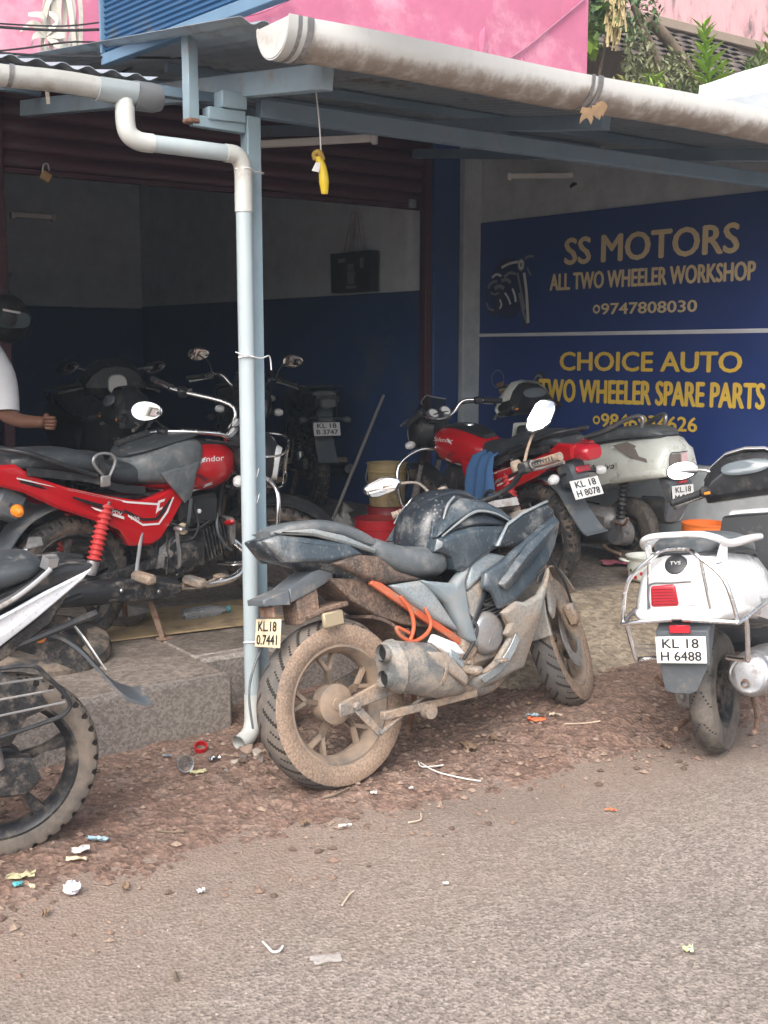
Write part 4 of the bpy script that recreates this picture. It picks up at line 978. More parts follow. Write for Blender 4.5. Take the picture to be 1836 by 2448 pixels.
def rear_end(t, plates, dark, ind):
    bp(t, 'grab_rail', Geo().tube([(.06, -.142, .80), (-.12, -.150, .865), (-.25, -.14, .915), (-.33, -.09, .935), (-.345, 0, .938), (-.33, .09, .935), (-.25, .14, .915), (-.12, .150, .865), (.06, .142, .80)], .012, 10), 'plastic_black')
    # tail lamp, rear mudguard, plate
    bp(t, 'tail_lamp', Geo().body([(-.48, .818, .05, .028), (-.46, .82, .066, .042), (-.41, .825, .073, .044), (-.36, .83, .07, .04)], 18, 3.2), 'lens_shaded' if dark else 'red_lens')
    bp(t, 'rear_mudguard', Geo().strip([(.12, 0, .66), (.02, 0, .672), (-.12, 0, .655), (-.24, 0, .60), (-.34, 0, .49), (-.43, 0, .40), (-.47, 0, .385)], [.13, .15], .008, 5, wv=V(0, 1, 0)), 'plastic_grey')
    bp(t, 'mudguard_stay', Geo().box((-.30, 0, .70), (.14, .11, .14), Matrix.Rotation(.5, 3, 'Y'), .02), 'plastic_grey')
    bp(t, 'rear_reflector', Geo().box((-.385, 0, .728), (.012, .10, .034), Matrix.Rotation(.35, 3, 'Y'), .004), 'lens_shaded' if dark else 'red_lens')
    plate(t, (-.405, 0, .625), (0, -1, 0), (.45, 0, 1), .20, .105, plates[0], plates[1], 'plate_dim' if dark else 'plate_white')  # bikes inside take a duller plate, shade put into its colour
    for sg in (-1, 1): indicator(t, (-.30, sg * .05, .70), (-.33, sg * .15, .69), 'lens_shaded' if dark else ind)
def white_tail(t, seat_m):
    bp(t, 'seat', Geo().body([(-.125, .952, .06, .016), (-.08, .948, .105, .034), (.05, .925, .125, .045), (.16, .87, .13, .05), (.28, .82, .125, .05), (.38, .80, .09, .05), (.43, .79, .05, .03)], 24, 3.0), seat_m)
    bp(t, 'tail_core', Geo().body([(-.27, .935, .02, .01), (-.20, .915, .06, .03), (-.05, .875, .10, .05), (.15, .79, .11, .06), (.35, .72, .10, .06)], 18, 3), 'plastic_black')
    for sg in (-1, 1):
        yf = lambda x, z: -.06 * max(0, (-x - .02) / .25)
        bp(t, 'side_panel', Geo().panel([(-.275, .945), (-.20, .955), (-.12, .945), (-.02, .895), (.10, .845), (.30, .775), (.46, .73), (.42, .66), (.25, .63), (.04, .715), (-.10, .805), (-.25, .922)], sg * .128, .03, .010, .012, yf), 'plastic_black')
        bp(t, 'side_stripe', Geo().panel([(-.265, .938), (-.12, .892), (.02, .835), (.20, .760), (.42, .69), (.42, .60), (.20, .655), (.02, .745), (-.10, .820), (-.24, .912)], sg * .142, .006, .004, .005, yf), mat('white_sparkle', (.78, .80, .84), .35, var=.1, vs_=90, dirt=(.12, .13, .16), damt=.12, dscale=60))
        bp(t, 'side_stripe', Geo().panel([(.04, .765), (.13, .725), (.14, .745), (.05, .785)], sg * .1475, .003, .002, .003), 'white_decal')
        bp(t, 'under_panel', Geo().panel([(-.22, .905), (-.08, .825), (.05, .75), (.25, .68), (.42, .64), (.40, .55), (.2, .60), (0, .70), (-.14, .78)], sg * .12, .02, .006, .008, yf), 'engine_dark')
        bp(t, 'grab_rail', Geo().hull([V(x, sg * y, z) for x, y, z in ((-.11, .10, .965), (-.12, .10, 1.0), (-.16, .10, 1.0), (-.165, .10, .975), (-.125, .135, .96), (-.13, .135, .995), (-.16, .13, .995), (-.155, .13, .97))]), 'steel')
        bp(t, 'grab_rail', Geo().tube([(-.135, sg * .135, .965), (-.09, sg * .142, .93), (-.03, sg * .145, .89), (.02, sg * .145, .865)], .008, 8), 'steel')
    bp(t, 'rear_mudguard', Geo().strip([(.06, 0, .70), (-.06, 0, .735), (-.15, 0, .735), (-.225, 0, .685), (-.289, 0, .606), (-.362, 0, .512), (-.43, 0, .472), (-.46, 0, .470)], [.13, .15], .010, 5, wv=V(0, 1, 0)), 'plastic_grey')
    bp(t, 'mudguard_stay', Geo().hull([V(x, y, z) for x, z in ((-.05, .76), (-.13, .79), (-.20, .72), (-.27, .62), (-.24, .60), (-.15, .68), (-.05, .70)) for y in (-.055, .055)]), 'engine_dark')
    bp(t, 'reflector', Geo().lathe([(0, .01), (.018, .01), (.02, 0), (0, 0)], (-.115, .06, .735), (0, 1, 0), 12), 'orange_lens')
    plate(t, (-.272, 0, .672), (0, -1, 0), (.5, 0, .86), .20, .135, '', '')

# ------------------------------------------------------------------ commuter motorcycle
def commuter(label, loc, az, lean=0, body='red_paint', decal='maroon_decal', st=0, spring_m='red_spring', tyre_m='tyre', rim_m='rim_black', bag=False, saree=False, legguard=False,
             tail='red', plates=('KL 18', 'H 8078'), seat_m='seat_black', stand='centre', word=True, dark=False, screen=True, group=None, name='motorcycle', pitch=0, lampguard=False, front=True, mirrors=True, mwn=None, sweep=0.0, ind='orange_lens', cowl=None, msides=(-1, 1)):
    t = thing(name, label, 'motorcycle', loc, (R_(lean), R_(pitch), heading(az)), group)
    R = .305; HEAD = (.90, 0, .84); X = steer(HEAD, 26, st)
    wheel(t, (0, 0, R), R, .092, .232, tyre_m, rim_m, 5, 'knob', hubr=.072)
    if front: wheel(t, (1.235, 0, .298), .298, .080, .228, tyre_m, rim_m, 5, 'knob', X, hubr=.06)
    # frame, swing arm
    bp(t, 'frame', Geo().tube([(.90, 0, .86), (.86, 0, .62), (.83, 0, .40), (.74, 0, .27)], .017, 8).tube([(.89, 0, .80), (.62, 0, .70), (.44, 0, .66)], .02, 8).tube([(.46, .08, .68), (.10, .11, .70), (-.28, .09, .80)], .012, 8).tube([(.46, -.08, .68), (.10, -.11, .70), (-.28, -.09, .80)], .012, 8).tube([(.46, .07, .66), (.40, .08, .36)], .016, 8).tube([(.46, -.07, .66), (.40, -.08, .36)], .016, 8), 'plastic_black')
    for sg in (-1, 1): bp(t, 'swingarm', Geo().bar((-.03, sg * .085, R), (.42, sg * .085, .36), .022, .045), 'engine_dark')
    bp(t, 'axle_block', Geo().box((.005, .103, R), (.10, .012, .05), None, .003), 'mud_metal'); bolts(t, [(0, .108, R), (0, -.1, R)], .014, (0, 1, 0))
    for sg in (-1, 1): spring(t, (.03, sg * .125, .36), (.125, sg * .125, .68), .034, spring_m)
    # chain cover (left)
    bp(t, 'chain_cover', Geo().panel([(-.10, .30), (-.07, .375), (.02, .39), (.25, .40), (.43, .42), (.47, .36), (.43, .30), (.2, .28), (-.05, .255)], .125, .035, .008), 'engine_dark')
    # engine
    e = bp(t, 'engine', Geo().box((.56, 0, .37), (.34, .20, .21), None, .05).box((.46, 0, .44), (.20, .17, .14), None, .03), 'engine_dark')
    for sg, x in ((-1, .53), (1, .60)):
        cv = bp(e, 'engine_cover', Geo().panel([(x - .13, .33), (x - .11, .43), (x - .04, .475), (x + .07, .47), (x + .125, .41), (x + .12, .32), (x + .05, .275), (x - .07, .28)], sg * .10, .03, .022, .022), 'engine_dark')
        bp(cv, 'clutch_housing', Geo().lathe([(.07, 0), (.068, .014), (.055, .022), (.02, .024), (0, .024)], (x + .03, sg * .118, .385), (0, sg, 0), 24), 'engine_dark')
        bp(cv, 'filler_plug', Geo().lathe([(0, .012), (.018, .012), (.02, 0), (0, 0)], (x - .075, sg * .122, .40), (0, sg, 0), 12), 'alloy')
        for k_ in range(3): bp(cv, 'cover_rib', Geo().bar((x - .09 + .05 * k_, sg * .124, .30), (x - .07 + .05 * k_, sg * .124, .455), .008, .008), 'engine_dark')
        bolts(e, [(x + .10 * math.cos(a), sg * .114, .375 + .085 * math.sin(a)) for a in (0, .9, 1.9, 2.8, 3.7, 4.5, 5.4)], .007, (0, sg, 0), 'alloy')
        for k_, pts in enumerate((((.44, .12, .56), (.52, .14, .52), (.60, .135, .50), (.70, .12, .53)), ((.60, .125, .62), (.62, .135, .52), (.58, .14, .46), (.50, .13, .45)), ((.76, .10, .56), (.74, .13, .48), (.80, .11, .40), (.86, .09, .36)), ((.46, .11, .50), (.44, .13, .42), (.47, .14, .34), (.55, .14, .27)))):
            bp(e, 'hose', Geo().tube([(a_, sg * b_, c_) for a_, b_, c_ in pts], (.006, .005, .007, .004)[k_], 7), ('rubber', 'rubber', 'plastic_grey', 'rubber')[k_])
        bp(e, 'spark_cap', Geo().tube([(.84, sg * .07, .50), (.84, sg * .12, .505), (.82, sg * .14, .52)], [.014, .013, .009], 9), 'plastic_red' if sg < 0 else 'rubber')
        bp(e, 'round_plug', Geo().lathe([(0, .014), (.026, .014), (.029, .008), (.029, 0), (0, 0)], (.55, sg * .10, .505), (0, sg, 0), 18), 'plate_cream')
    fin = Geo()
    for k in range(8):
        x = .70 + .021 * k; fin.box((x, 0, .405 + .006 * k), (.007, .19 - .004 * k, .16), Matrix.Rotation(-.25, 3, 'Y'), 0)
    fin.box((.78, 0, .42), (.20, .10, .09), None, .01); bp(e, 'cylinder_fins', fin, 'engine_dark')
    bp(e, 'cylinder_head', Geo().box((.885, 0, .445), (.06, .15, .15), None, .02), 'alloy')
    bp(e, 'carburettor', Geo().cyl((.58, 0, .50), (.70, 0, .52), .028, .028, 12).cyl((.63, 0, .44), (.63, 0, .56), .026, .022, 12), 'alloy')
    bp(e, 'kick_lever', Geo().tube([(.49, -.135, .33), (.49, -.16, .36), (.47, -.165, .52)], .009, 8).box((.47, -.185, .525), (.03, .06, .022), None, .006), 'steel')
    bp(t, 'side_box', Geo().panel([(.50, .655), (.74, .66), (.76, .63), (.755, .53), (.72, .51), (.53, .545)], -.105, .09, .018, .02), 'plastic_black')
    bp(t, 'side_box', Geo().panel([(.50, .655), (.74, .66), (.76, .63), (.755, .53), (.72, .51), (.53, .545)], .105, .09, .018, .02), 'plastic_black')
    bolts(t, [(.63, -.124, .585)], .012, (0, -1, 0), 'plate_dim')
    # exhaust
    bp(t, 'exhaust_pipe', Geo().tube([(.90, -.05, .40), (.95, -.08, .33), (.88, -.11, .235), (.66, -.135, .225), (.44, -.145, .25)], .021, 12), 'chrome')
    mx_ = -.40 if tail == 'red' else -.02
    mf = bp(t, 'muffler', Geo().tube([(.48, -.15, .255), (.36, -.155, .265), (.05, -.165, .285), (mx_ + .10, -.17, .315), (mx_, -.17, .325)], [.024, .05, .056, .052, .035], 18), 'plastic_black')
    bp(mf, 'heat_shield', Geo().panel([(-.02, .315), (.17, .335), (.47, .262), (.46, .222), (.28, .215), (.07, .245)], -.205, .012, .008), 'engine_dark'); bolts(mf, [(.13, -.214, .29), (.33, -.214, .255)], .010, (0, -1, 0))
    for sg in (-1, 1):
        bp(t, 'footpeg', Geo().box((.52, sg * .235, .275), (.055, .14, .045), None, .012), 'mud_metal'); bp(t, 'footpeg', Geo().box((.235, sg * .235, .335), (.055, .14, .045), None, .012), 'mud_metal')
        bp(t, 'peg_bracket', Geo().tube([(.30, sg * .13, .52), (.25, sg * .16, .36), (.235, sg * .18, .33)], .009, 8), 'steel')
    bp(t, 'footrest_bar', Geo().tube([(.52, -.22, .262), (.52, 0, .225), (.52, .22, .262)], .012, 8), 'steel')
    bp(t, 'brake_pedal', Geo().tube([(.50, -.17, .25), (.60, -.175, .235), (.70, -.18, .26)], .008, 8).box((.71, -.19, .268), (.06, .05, .015), None, .004), 'mud_metal')
    if stand == 'centre':
        for sg in (-1, 1): bp(t, 'stand_leg', Geo().bar((.34, sg * .09, .27), (.40, sg * .15, .004), .022, .028).box((.405, sg * .152, .006), (.07, .05, .010), None, .003), 'rust_brown')
        bp(t, 'stand_brace', Geo().tube([(.345, -.1, .22), (.345, .1, .22)], .010, 8), 'rust_brown')
    else:
        bp(t, 'side_stand', Geo().tube([(.46, .12, .27), (.50, .20, .15), (.50, .265, .01 + .265 * math.tan(R_(abs(lean))))], .011, 8).box((.50, .275, .012 + .27 * math.tan(R_(abs(lean)))), (.06, .04, .01), None, .003), 'rust_brown')
    # tank
    tk = bp(t, 'fuel_tank', Geo().body([(.36, .765, .055, .03), (.40, .765, .10, .065), (.52, .78, .135, .105), (.66, .785, .15, .125), (.78, .79, .145, .115), (.87, .80, .10, .085), (.91, .81, .05, .04)], 24, 2.5), body)
    bp(tk, 'fuel_cap', Geo().lathe([(0, .012), (.03, .012), (.034, 0), (0, 0)], (.62, 0, .905), (0, 0, 1), 18), 'chrome')
    if cowl: bp(tk, 'tank_top', Geo().body([(.42, .855, .05, .012), (.52, .878, .075, .018), (.66, .896, .085, .022), (.78, .892, .08, .02), (.87, .868, .06, .016), (.90, .85, .03, .01)], 18, 2.4), 'plastic_black')
    if word and tail == 'red':
        for sg in (-1, 1):
            yv = lambda x, z: .0
            for k, (a, m_) in enumerate(((((.42, .70), (.52, .80), (.66, .845), (.64, .825), (.55, .775), (.48, .69)), 'white_decal'), (((.50, .69), (.60, .765), (.78, .775), (.79, .74), (.66, .735), (.56, .68)), decal), (((.58, .68), (.68, .72), (.80, .735), (.80, .725), (.69, .705), (.62, .675)), 'white_decal'))):
                g = Geo(); vs = []
                for x, z in a:
                    u = (x - .66) / .30; w = .150 * (1 - .9 * u * u) ; q = abs((z - .785) / .125); w *= max(0, 1 - min(q, .98) ** 2.5) ** (1 / 2.5); vs.append(V(x, sg * (w + .003 + .001 * k), z))
                bp(tk, 'decal', g.add(vs, [tuple(range(len(vs)))]), m_)
            xx = .56 if sg < 0 else .80
            text_on(tk, 'Splendor', 'white_decal', V(xx, sg * .146, .812), V(-sg, 0, 0), V(0, -sg * .28, .96), .20, .036, .006, 'decal', .25)
    # seat
    if tail == 'white':
        white_tail(t, seat_m)
    else: bp(t, 'seat', Geo().body([(-.31, .872, .085, .03), (-.24, .88, .115, .045), (-.05, .868, .125, .055), (.08, .845, .125, .05), (.18, .80, .125, .05), (.30, .785, .115, .055), (.38, .785, .09, .05), (.42, .775, .05, .03)], 24, 3.0), seat_m)
    for sg in (-1, 1) if tail == 'red' else ():
        bp(t, 'seat_trim', Geo().strip([(-.26, sg * .118, .842), (-.1, sg * .134, .815), (.05, sg * .136, .785), (.18, sg * .134, .735), (.32, sg * .128, .715)], .034, .012, 5, wv=V(0, 0, 1)), 'plastic_black')
    # tail and side panels
    for sg in (-1, 1) if tail == 'red' else ():
        yf = lambda x, z: -.055 * max(0, (-x - .08) / .32) ** 1.2
        tp = bp(t, 'side_panel', Geo().panel([(-.40, .868), (-.30, .872), (-.265, .845), (-.18, .80), (-.09, .764), (.11, .708), (.29, .668), (.38, .684), (.54, .724), (.54, .652), (.475, .56), (.405, .477), (.343, .454), (.23, .467), (.18, .546), (.08, .592), (-.13, .675), (-.27, .752), (-.40, .795)], sg * .128, .03, .010, .012, yf), body if tail == 'red' else 'plastic_black')
        if tail == 'red' and word:
            def lp(pts, m_, o_=.0116): 
                vs = [V(x, sg * (.128 + o_ + yf(x, z)), z) for x, z in pts]; bp(tp, 'decal', Geo().add(vs, [tuple(range(len(vs)))]), m_)
            lp([(-.06, .722), (.10, .668), (.20, .628), (.20, .616), (.08, .655), (-.06, .712)], 'black_decal'); lp([(.03, .668), (.20, .605), (.20, .593), (.05, .652)], 'white_decal')
            lp([(-.30, .812), (-.05, .742), (.22, .665), (.38, .640), (.39, .648), (.22, .674), (-.05, .750), (-.30, .818)], 'white_decal', .0118)
            lp([(.20, .625), (.30, .575), (.38, .570), (.42, .60), (.46, .66), (.45, .664), (.40, .61), (.37, .582), (.30, .587), (.20, .640)], 'black_decal', .012)
            lp([(.22, .604), (.30, .552), (.39, .548), (.44, .60), (.475, .67), (.467, .67), (.43, .606), (.385, .557), (.30, .562), (.22, .614)], 'white_decal', .0122)
            lp([(.37, .60), (.385, .66), (.425, .667), (.418, .655), (.395, .65), (.39, .625), (.41, .63), (.407, .62), (.385, .612)], 'white_decal', .0124)
            xx = .115 if sg < 0 else .215
            text_on(tp, 'APDV', 'white_decal', V(xx, sg * .1405, .636 if sg < 0 else .61), V(-sg, 0, sg * .38).normalized(), V(0, 0, 1), .075, .018, .0, 'decal', .3); text_on(tp, '100', 'white_decal', V(xx + (.12 if sg < 0 else -.1), sg * .1405, .588), V(-sg, 0, sg * .3).normalized(), V(0, 0, 1), .045, .02, .0, 'decal', .2)
    if tail == 'red': rear_end(t, plates, dark, ind)
    if not front: return t
    # front end (turns with the bars)
    for sg in (-1, 1):
        bp(t, 'fork', Geo().tube([(1.235, sg * .075, .298), (1.12, sg * .075, .53)], [.027, .024], 12, 1).tube([(1.12, sg * .075, .53), (.965, sg * .075, .85)], .016, 10, 1), 'alloy', X)
        bp(t, 'fork_cover', Geo().tube([(1.06, sg * .078, .655), (.975, sg * .078, .83)], .024, 12, 1), 'plastic_black', X)
    arc = [(1.235 + .33 * math.cos(a), 0, .298 + .33 * math.sin(a)) for a in [R_(q) for q in (10, 35, 60, 90, 120, 145, 165)]]
    bp(t, 'front_mudguard', Geo().strip(arc, .115, .006, 5, wv=V(0, 1, 0)), cowl or (body if tail == 'red' else 'plastic_black'), X)
    cw = bp(t, 'headlight_cowl', Geo().body([(.92, .86, .06, .06), (.99, .86, .125, .10), (1.06, .85, .135, .115), (1.12, .84, .11, .10), (1.15, .83, .08, .07)], 22, 2.6), cowl or body, X)
    headlamp(cw, (1.14, 0, .84), .085, X, 'lens_shaded' if dark else 'clear_lens')
    if screen:
        vs = []; fs = []
        for i in range(9):
            a = (i - 4) / 4 * 1.2
            for z, rr_, xo in ((.92, .13, .98), (1.0, .125, .96), (1.08, .10, .92)): vs.append(V(xo + .10 * math.cos(a), rr_ * math.sin(a) * 1.05, z - (.04 * abs(math.sin(a)) if z > 1 else 0)))
        for i in range(8):
            for j in range(2): a = i * 3 + j; fs.append((a, a + 1, a + 4, a + 3))
        sc = Geo().add(vs, fs); bp(cw, 'windscreen', sc, mat('smoke_screen', (.03, .032, .036), .1, alpha=.75), X)
        bp(cw, 'screen_rim', Geo().tube([vs[3 * i + 2] for i in range(9)], .004, 6, 3), 'steel', X)
    bp(t, 'instrument_cluster', Geo().body([(.90, .945, .09, .03), (.95, .955, .11, .035), (1.0, .955, .10, .03)], 16, 3), 'plastic_black', X)
    for sg in (-1, 1): bp(t, 'dial', Geo().lathe([(0, .0), (.034, .0), (.038, .006), (.040, .0), (.040, -.01)], (.915, sg * .05, .975), (-.75, 0, .66), 18), 'print_grey', X); bp(t, 'dial_face', Geo().lathe([(0, .007), (.03, .007), (.031, .005), (0, .005)], (.915, sg * .05, .975), (-.75, 0, .66), 18), 'plate_white', X)
    bp(t, 'handlebar', Geo().tube([(.76 - sweep, -.37, .985), (.80 - sweep * .7, -.25, 1.01), (.87, -.17, 1.02), (.905, -.10, .955), (.905, 0, .935), (.905, .10, .955), (.87, .17, 1.02), (.80 - sweep * .7, .25, 1.01), (.76 - sweep, .37, .985)], .0115, 10), 'chrome', X)
    for sg in (-1, 1):
        grip(t, (.755 - sweep, sg * .385, .983), (.795 - sweep * .75, sg * .265, 1.008), .0175, 'rubber', X); bp(t, 'switch_block', Geo().box((.808 - sweep * .6, sg * .235, 1.012), (.05, .055, .045), Matrix.Rotation(sg * .3, 3, 'Z'), .01), 'plastic_black', X)
        bp(t, 'lever', Geo().tube([(.83 - sweep * .6, sg * .22, 1.0), (.86 - sweep * .8, sg * .29, .985), (.83 - sweep * .6, sg * .38, .965)], [.006, .005, .008], 8, 4), 'steel', X)
        if mirrors and sg in msides: mirror(t, (.81 - sweep * .6, sg * .225, 1.03), (.80 - sweep * .8, sg * .33, 1.15), (-1, sg * -.12, .12 if sg < 0 else .10), .072, .045, 'oval', X, 'plastic_black', 'plastic_black', (.80 - sweep * .8, sg * .25, 1.10), V(1, 0, 0) if mwn else None, mwn)
        indicator(t, (1.0, sg * .09, .80), (.995, sg * .185, .80), 'clear_lens', X, .026)
        bp(t, 'cable_loop', Geo().tube([(.82, sg * .22, 1.0), (.93, sg * .19, .99), (1.0, sg * .12, .93), (.96, sg * .06, .84)], .004, 6), 'rubber', X)
    if lampguard:
        bp(t, 'lamp_guard', Geo().tube([(1.08, -.13, .92), (1.17, -.11, .93), (1.20, 0, .935), (1.17, .11, .93), (1.08, .13, .92)], .006, 8).tube([(1.08, -.13, .76), (1.19, -.10, .75), (1.21, 0, .75), (1.19, .10, .75), (1.08, .13, .76)], .006, 8).tube([(1.195, -.06, .933), (1.20, -.06, .75)], .005, 6).tube([(1.195, .06, .933), (1.20, .06, .75)], .005, 6), 'chrome', X)
    if legguard:
        for sg in (-1, 1): bp(t, 'leg_guard', Geo().tube([(.88, sg * .03, .74), (.93, sg * .16, .76), (.95, sg * .30, .70), (.94, sg * .345, .60), (.92, sg * .33, .42), (.86, sg * .22, .32), (.80, sg * .06, .30)], .0125, 10), 'chrome')
    if saree:
        sg_ = bp(t, 'saree_guard', Geo().tube([(.25, .20, .70), (.05, .205, .705), (-.06, .205, .70), (-.10, .205, .665), (-.165, .205, .58), (-.155, .205, .54), (-.10, .205, .52), (.06, .205, .49), (.25, .20, .46)], .007, 8), 'plastic_black')
        for k in range(3): bp(sg_, 'guard_bar', Geo().tube([(.25, .205, .655 - k * .055), (-.09 - .032 * k, .205, .66 - .043 * k)], .0035, 6, 1), 'steel')
        bp(sg_, 'guard_plate', Geo().panel([(.22, .44), (.20, .66), (.02, .68), (-.08, .62), (-.12, .55), (-.05, .53), (0, .45)], .175, .006, .004), 'engine_dark')
    if bag:
        bp(t, 'seat_strap', Geo().strip([(.10, -.132, .80), (.10, -.12, .872), (.10, -.06, .893), (.10, .06, .893), (.10, .12, .872), (.10, .132, .80)], .03, .004, 4, wv=V(1, 0, 0)), 'rubber')
        bp(t, 'side_loop', Geo().tube([(.09, -.145, .80), (.04, -.15, .86), (.06, -.15, .895), (.12, -.15, .895), (.15, -.15, .86), (.12, -.145, .79)], .007, 8), 'steel'); bp(t, 'loop_bracket', Geo().box((.10, -.148, .775), (.05, .014, .05), None, .005), 'alloy')
        for k_ in range(14):
            x_ = random.uniform(.10, .36); y_ = random.uniform(-.09, .06); bp(t, 'seat_crack', Geo().strip([(x_, y_, .845 - .10 * max(0, x_ - .1) / .26 * .55 + .006), (x_ + .03, y_ + random.uniform(-.01, .01), .848 - .10 * max(0, x_ - .07) / .26 * .55)], .006, .002, 1), 'plate_dim')
        b = bp(t, 'tank_cover', Geo().body([(.27, .80, .08, .05), (.32, .81, .14, .075), (.45, .825, .165, .105), (.56, .835, .168, .105), (.64, .85, .14, .08), (.67, .87, .09, .05)], 24, 3.4), 'seat_wet')
        bp(b, 'cover_flap', Geo().body([(.27, .875, .07, .015), (.34, .895, .13, .022), (.48, .925, .14, .026), (.62, .945, .11, .02), (.70, .955, .04, .01)], 16, 2.4), 'seat_black')
        for sg in (-1, 1):
            bp(b, 'cover_flap', Geo().panel([(.38, .79), (.60, .83), (.555, .665), (.52, .64)], sg * .166, .01, .006), 'seat_wet')
            bp(b, 'strap', Geo().strip([(.545, sg * .176, .66), (.55, sg * .15, .55), (.56, sg * .11, .50)], .018, .003, 3, wv=V(1, 0, 0)), 'seat_wet')
    return t
# ------------------------------------------------------------------ muddy sport motorcycle in the middle
def sport(label, loc, az, lean, pitch):
    t = thing('sport_motorcycle', label, 'motorcycle', loc, (R_(lean), R_(pitch), heading(az)))
    R = .308; HEAD = (.90, 0, .90); X = steer(HEAD, 24, 30)
    wheel(t, (0, 0, R), R, .138, .215, 'tyre_muddy', 'rim_muddy', 5, 'sport', hubr=.074, twin=True, hw=.62)
    wheel(t, (1.335, 0, .295), .295, .110, .215, 'tyre_muddy', 'rim_muddy', 5, 'sport', X, .13, .05, True, -1)
    for sg in (-1, 1): bp(t, 'swingarm', Geo().hull([V(-.05, sg * .105, R - .02), V(-.05, sg * .105, R + .02), V(.45, sg * .11, .33), V(.45, sg * .11, .43), V(-.05, sg * .128, R - .02), V(-.05, sg * .128, R + .02), V(.45, sg * .135, .33), V(.45, sg * .135, .43)]), 'mud_metal')
    bp(t, 'chain_adjuster', Geo().box((-.035, -.136, R), (.075, .012, .05), None, .006), 'mud_metal'); bolts(t, [(.0, -.14, R)], .018, (0, -1, 0), 'mud_metal')
    bp(t, 'brake_arm', Geo().bar((.0, -.145, .30), (.085, -.15, .19), .01, .03).tube([(.08, -.156, .19), (.36, -.156, .30)], .008, 8), 'mud_metal')
    # tail
    seat = bp(t, 'pillion_seat', Geo().body([(-.20, .955, .05, .014), (-.13, .962, .09, .024), (.0, .955, .105, .030), (.10, .925, .11, .034), (.18, .885, .115, .034), (.24, .855, .10, .02)], 22, 3), 'seat_wet')
    bp(t, 'rider_seat', Geo().body([(.16, .87, .07, .02), (.22, .840, .118, .055), (.34, .782, .145, .066), (.45, .762, .150, .064), (.53, .757, .130, .062), (.575, .757, .08, .05)], 22, 2.8), 'seat_wet')
    bp(t, 'tail_core', Geo().body([(-.245, .93, .02, .012), (-.20, .905, .06, .04), (-.05, .87, .085, .065), (.12, .80, .10, .075), (.30, .72, .10, .06), (.40, .69, .09, .04)], 18, 3), 'slate_dark')
    for sg in (-1, 1):
        yf = lambda x, z: -.05 * max(0, (.02 - x) / .26)
        bp(t, 'tail_panel', Geo().panel([(-.245, .938), (-.18, .950), (-.077, .925), (.078, .885), (.145, .832), (-.006, .826), (-.178, .852)], sg * .118, .03, .012, .014, yf), 'slate_paint')
        bp(t, 'tail_panel', Geo().panel([(-.20, .962), (-.06, .955), (.06, .915), (.20, .845), (.19, .832), (.06, .885), (-.06, .930), (-.18, .952)], sg * .122, .02, .008, .008, yf), 'silver_panel')
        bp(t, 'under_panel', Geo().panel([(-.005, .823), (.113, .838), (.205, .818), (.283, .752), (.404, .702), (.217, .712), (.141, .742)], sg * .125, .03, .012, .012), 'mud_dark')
        bp(t, 'side_cover', Geo().panel([(.235, .706), (.406, .700), (.47, .60), (.545, .472), (.42, .545), (.31, .632)], sg * .135, .03, .012, .014), 'silver_panel')
        bp(t, 'frame_cover', Geo().panel([(.37, .702), (.525, .668), (.635, .742), (.588, .66), (.59, .545), (.615, .40), (.545, .45), (.52, .52), (.481, .60)], sg * .155, .035, .014, .014), mat('slate_light', (.22, .27, .30), .4, .15, dirt=(.33, .30, .27), damt=.3, dscale=9, dsharp=.2))
        bp(t, 'frame_cover', Geo().panel([(.595, .655), (.64, .735), (.715, .765), (.85, .725), (.73, .685), (.60, .625)], sg * .150, .03, .010, .012), 'silver_panel')
        bp(t, 'frame_cover', Geo().panel([(.60, .62), (.70, .665), (.735, .675), (.66, .57), (.635, .47), (.61, .48)], sg * .14, .03, .008, .01), 'mud_panel')
        bp(t, 'subframe', Geo().bar((.16, sg * .115, .735), (.565, sg * .125, .42), .02, .030), 'orange_paint')
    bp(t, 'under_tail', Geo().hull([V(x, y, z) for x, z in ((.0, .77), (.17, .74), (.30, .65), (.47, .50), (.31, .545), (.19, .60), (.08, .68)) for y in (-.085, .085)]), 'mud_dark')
    # exhaust hanger hooks
    bp(t, 'exhaust_hanger', Geo().tube([(.25, -.165, .66), (.285, -.17, .60), (.285, -.175, .54), (.25, -.18, .49)], .008, 10).tube([(.36, -.165, .60), (.375, -.17, .54), (.34, -.175, .505), (.27, -.18, .49), (.215, -.18, .52), (.20, -.18, .555), (.255, -.18, .525)], .0075, 10), 'orange_paint')
    # rear mudguard, lamp, plate
    bp(t, 'rear_mudguard', Geo().hull([V(-.27, y, z) for y in (-.055, .055) for z in (.715, .735)] + [V(-.16, y, z) for y in (-.06, .06) for z in (.70, .755)]).hull([V(-.16, y, z) for y in (-.055, .055) for z in (.705, .755)] + [V(.03, y, z) for y in (-.07, .07) for z in (.765, .815)] + [V(-.06, y, z) for y in (-.06, .06) for z in (.73, .80)]), 'plastic_grey')
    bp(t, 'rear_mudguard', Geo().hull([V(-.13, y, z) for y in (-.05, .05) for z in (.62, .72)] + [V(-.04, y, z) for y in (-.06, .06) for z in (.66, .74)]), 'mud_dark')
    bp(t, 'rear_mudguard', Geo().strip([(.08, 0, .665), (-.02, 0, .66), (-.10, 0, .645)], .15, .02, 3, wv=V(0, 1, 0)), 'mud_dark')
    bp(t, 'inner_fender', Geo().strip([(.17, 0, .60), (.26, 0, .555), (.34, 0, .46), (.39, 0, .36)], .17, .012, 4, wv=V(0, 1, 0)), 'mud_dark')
    bp(t, 'reflector_bracket', Geo().box((-.02, -.10, .625), (.09, .02, .055), None, .006), mat('reflector_tan', (.33, .27, .18), .5))
    bp(t, 'tail_reflector', Geo().box((-.225, 0, .685), (.012, .085, .04), None, .003), 'rust_brown')
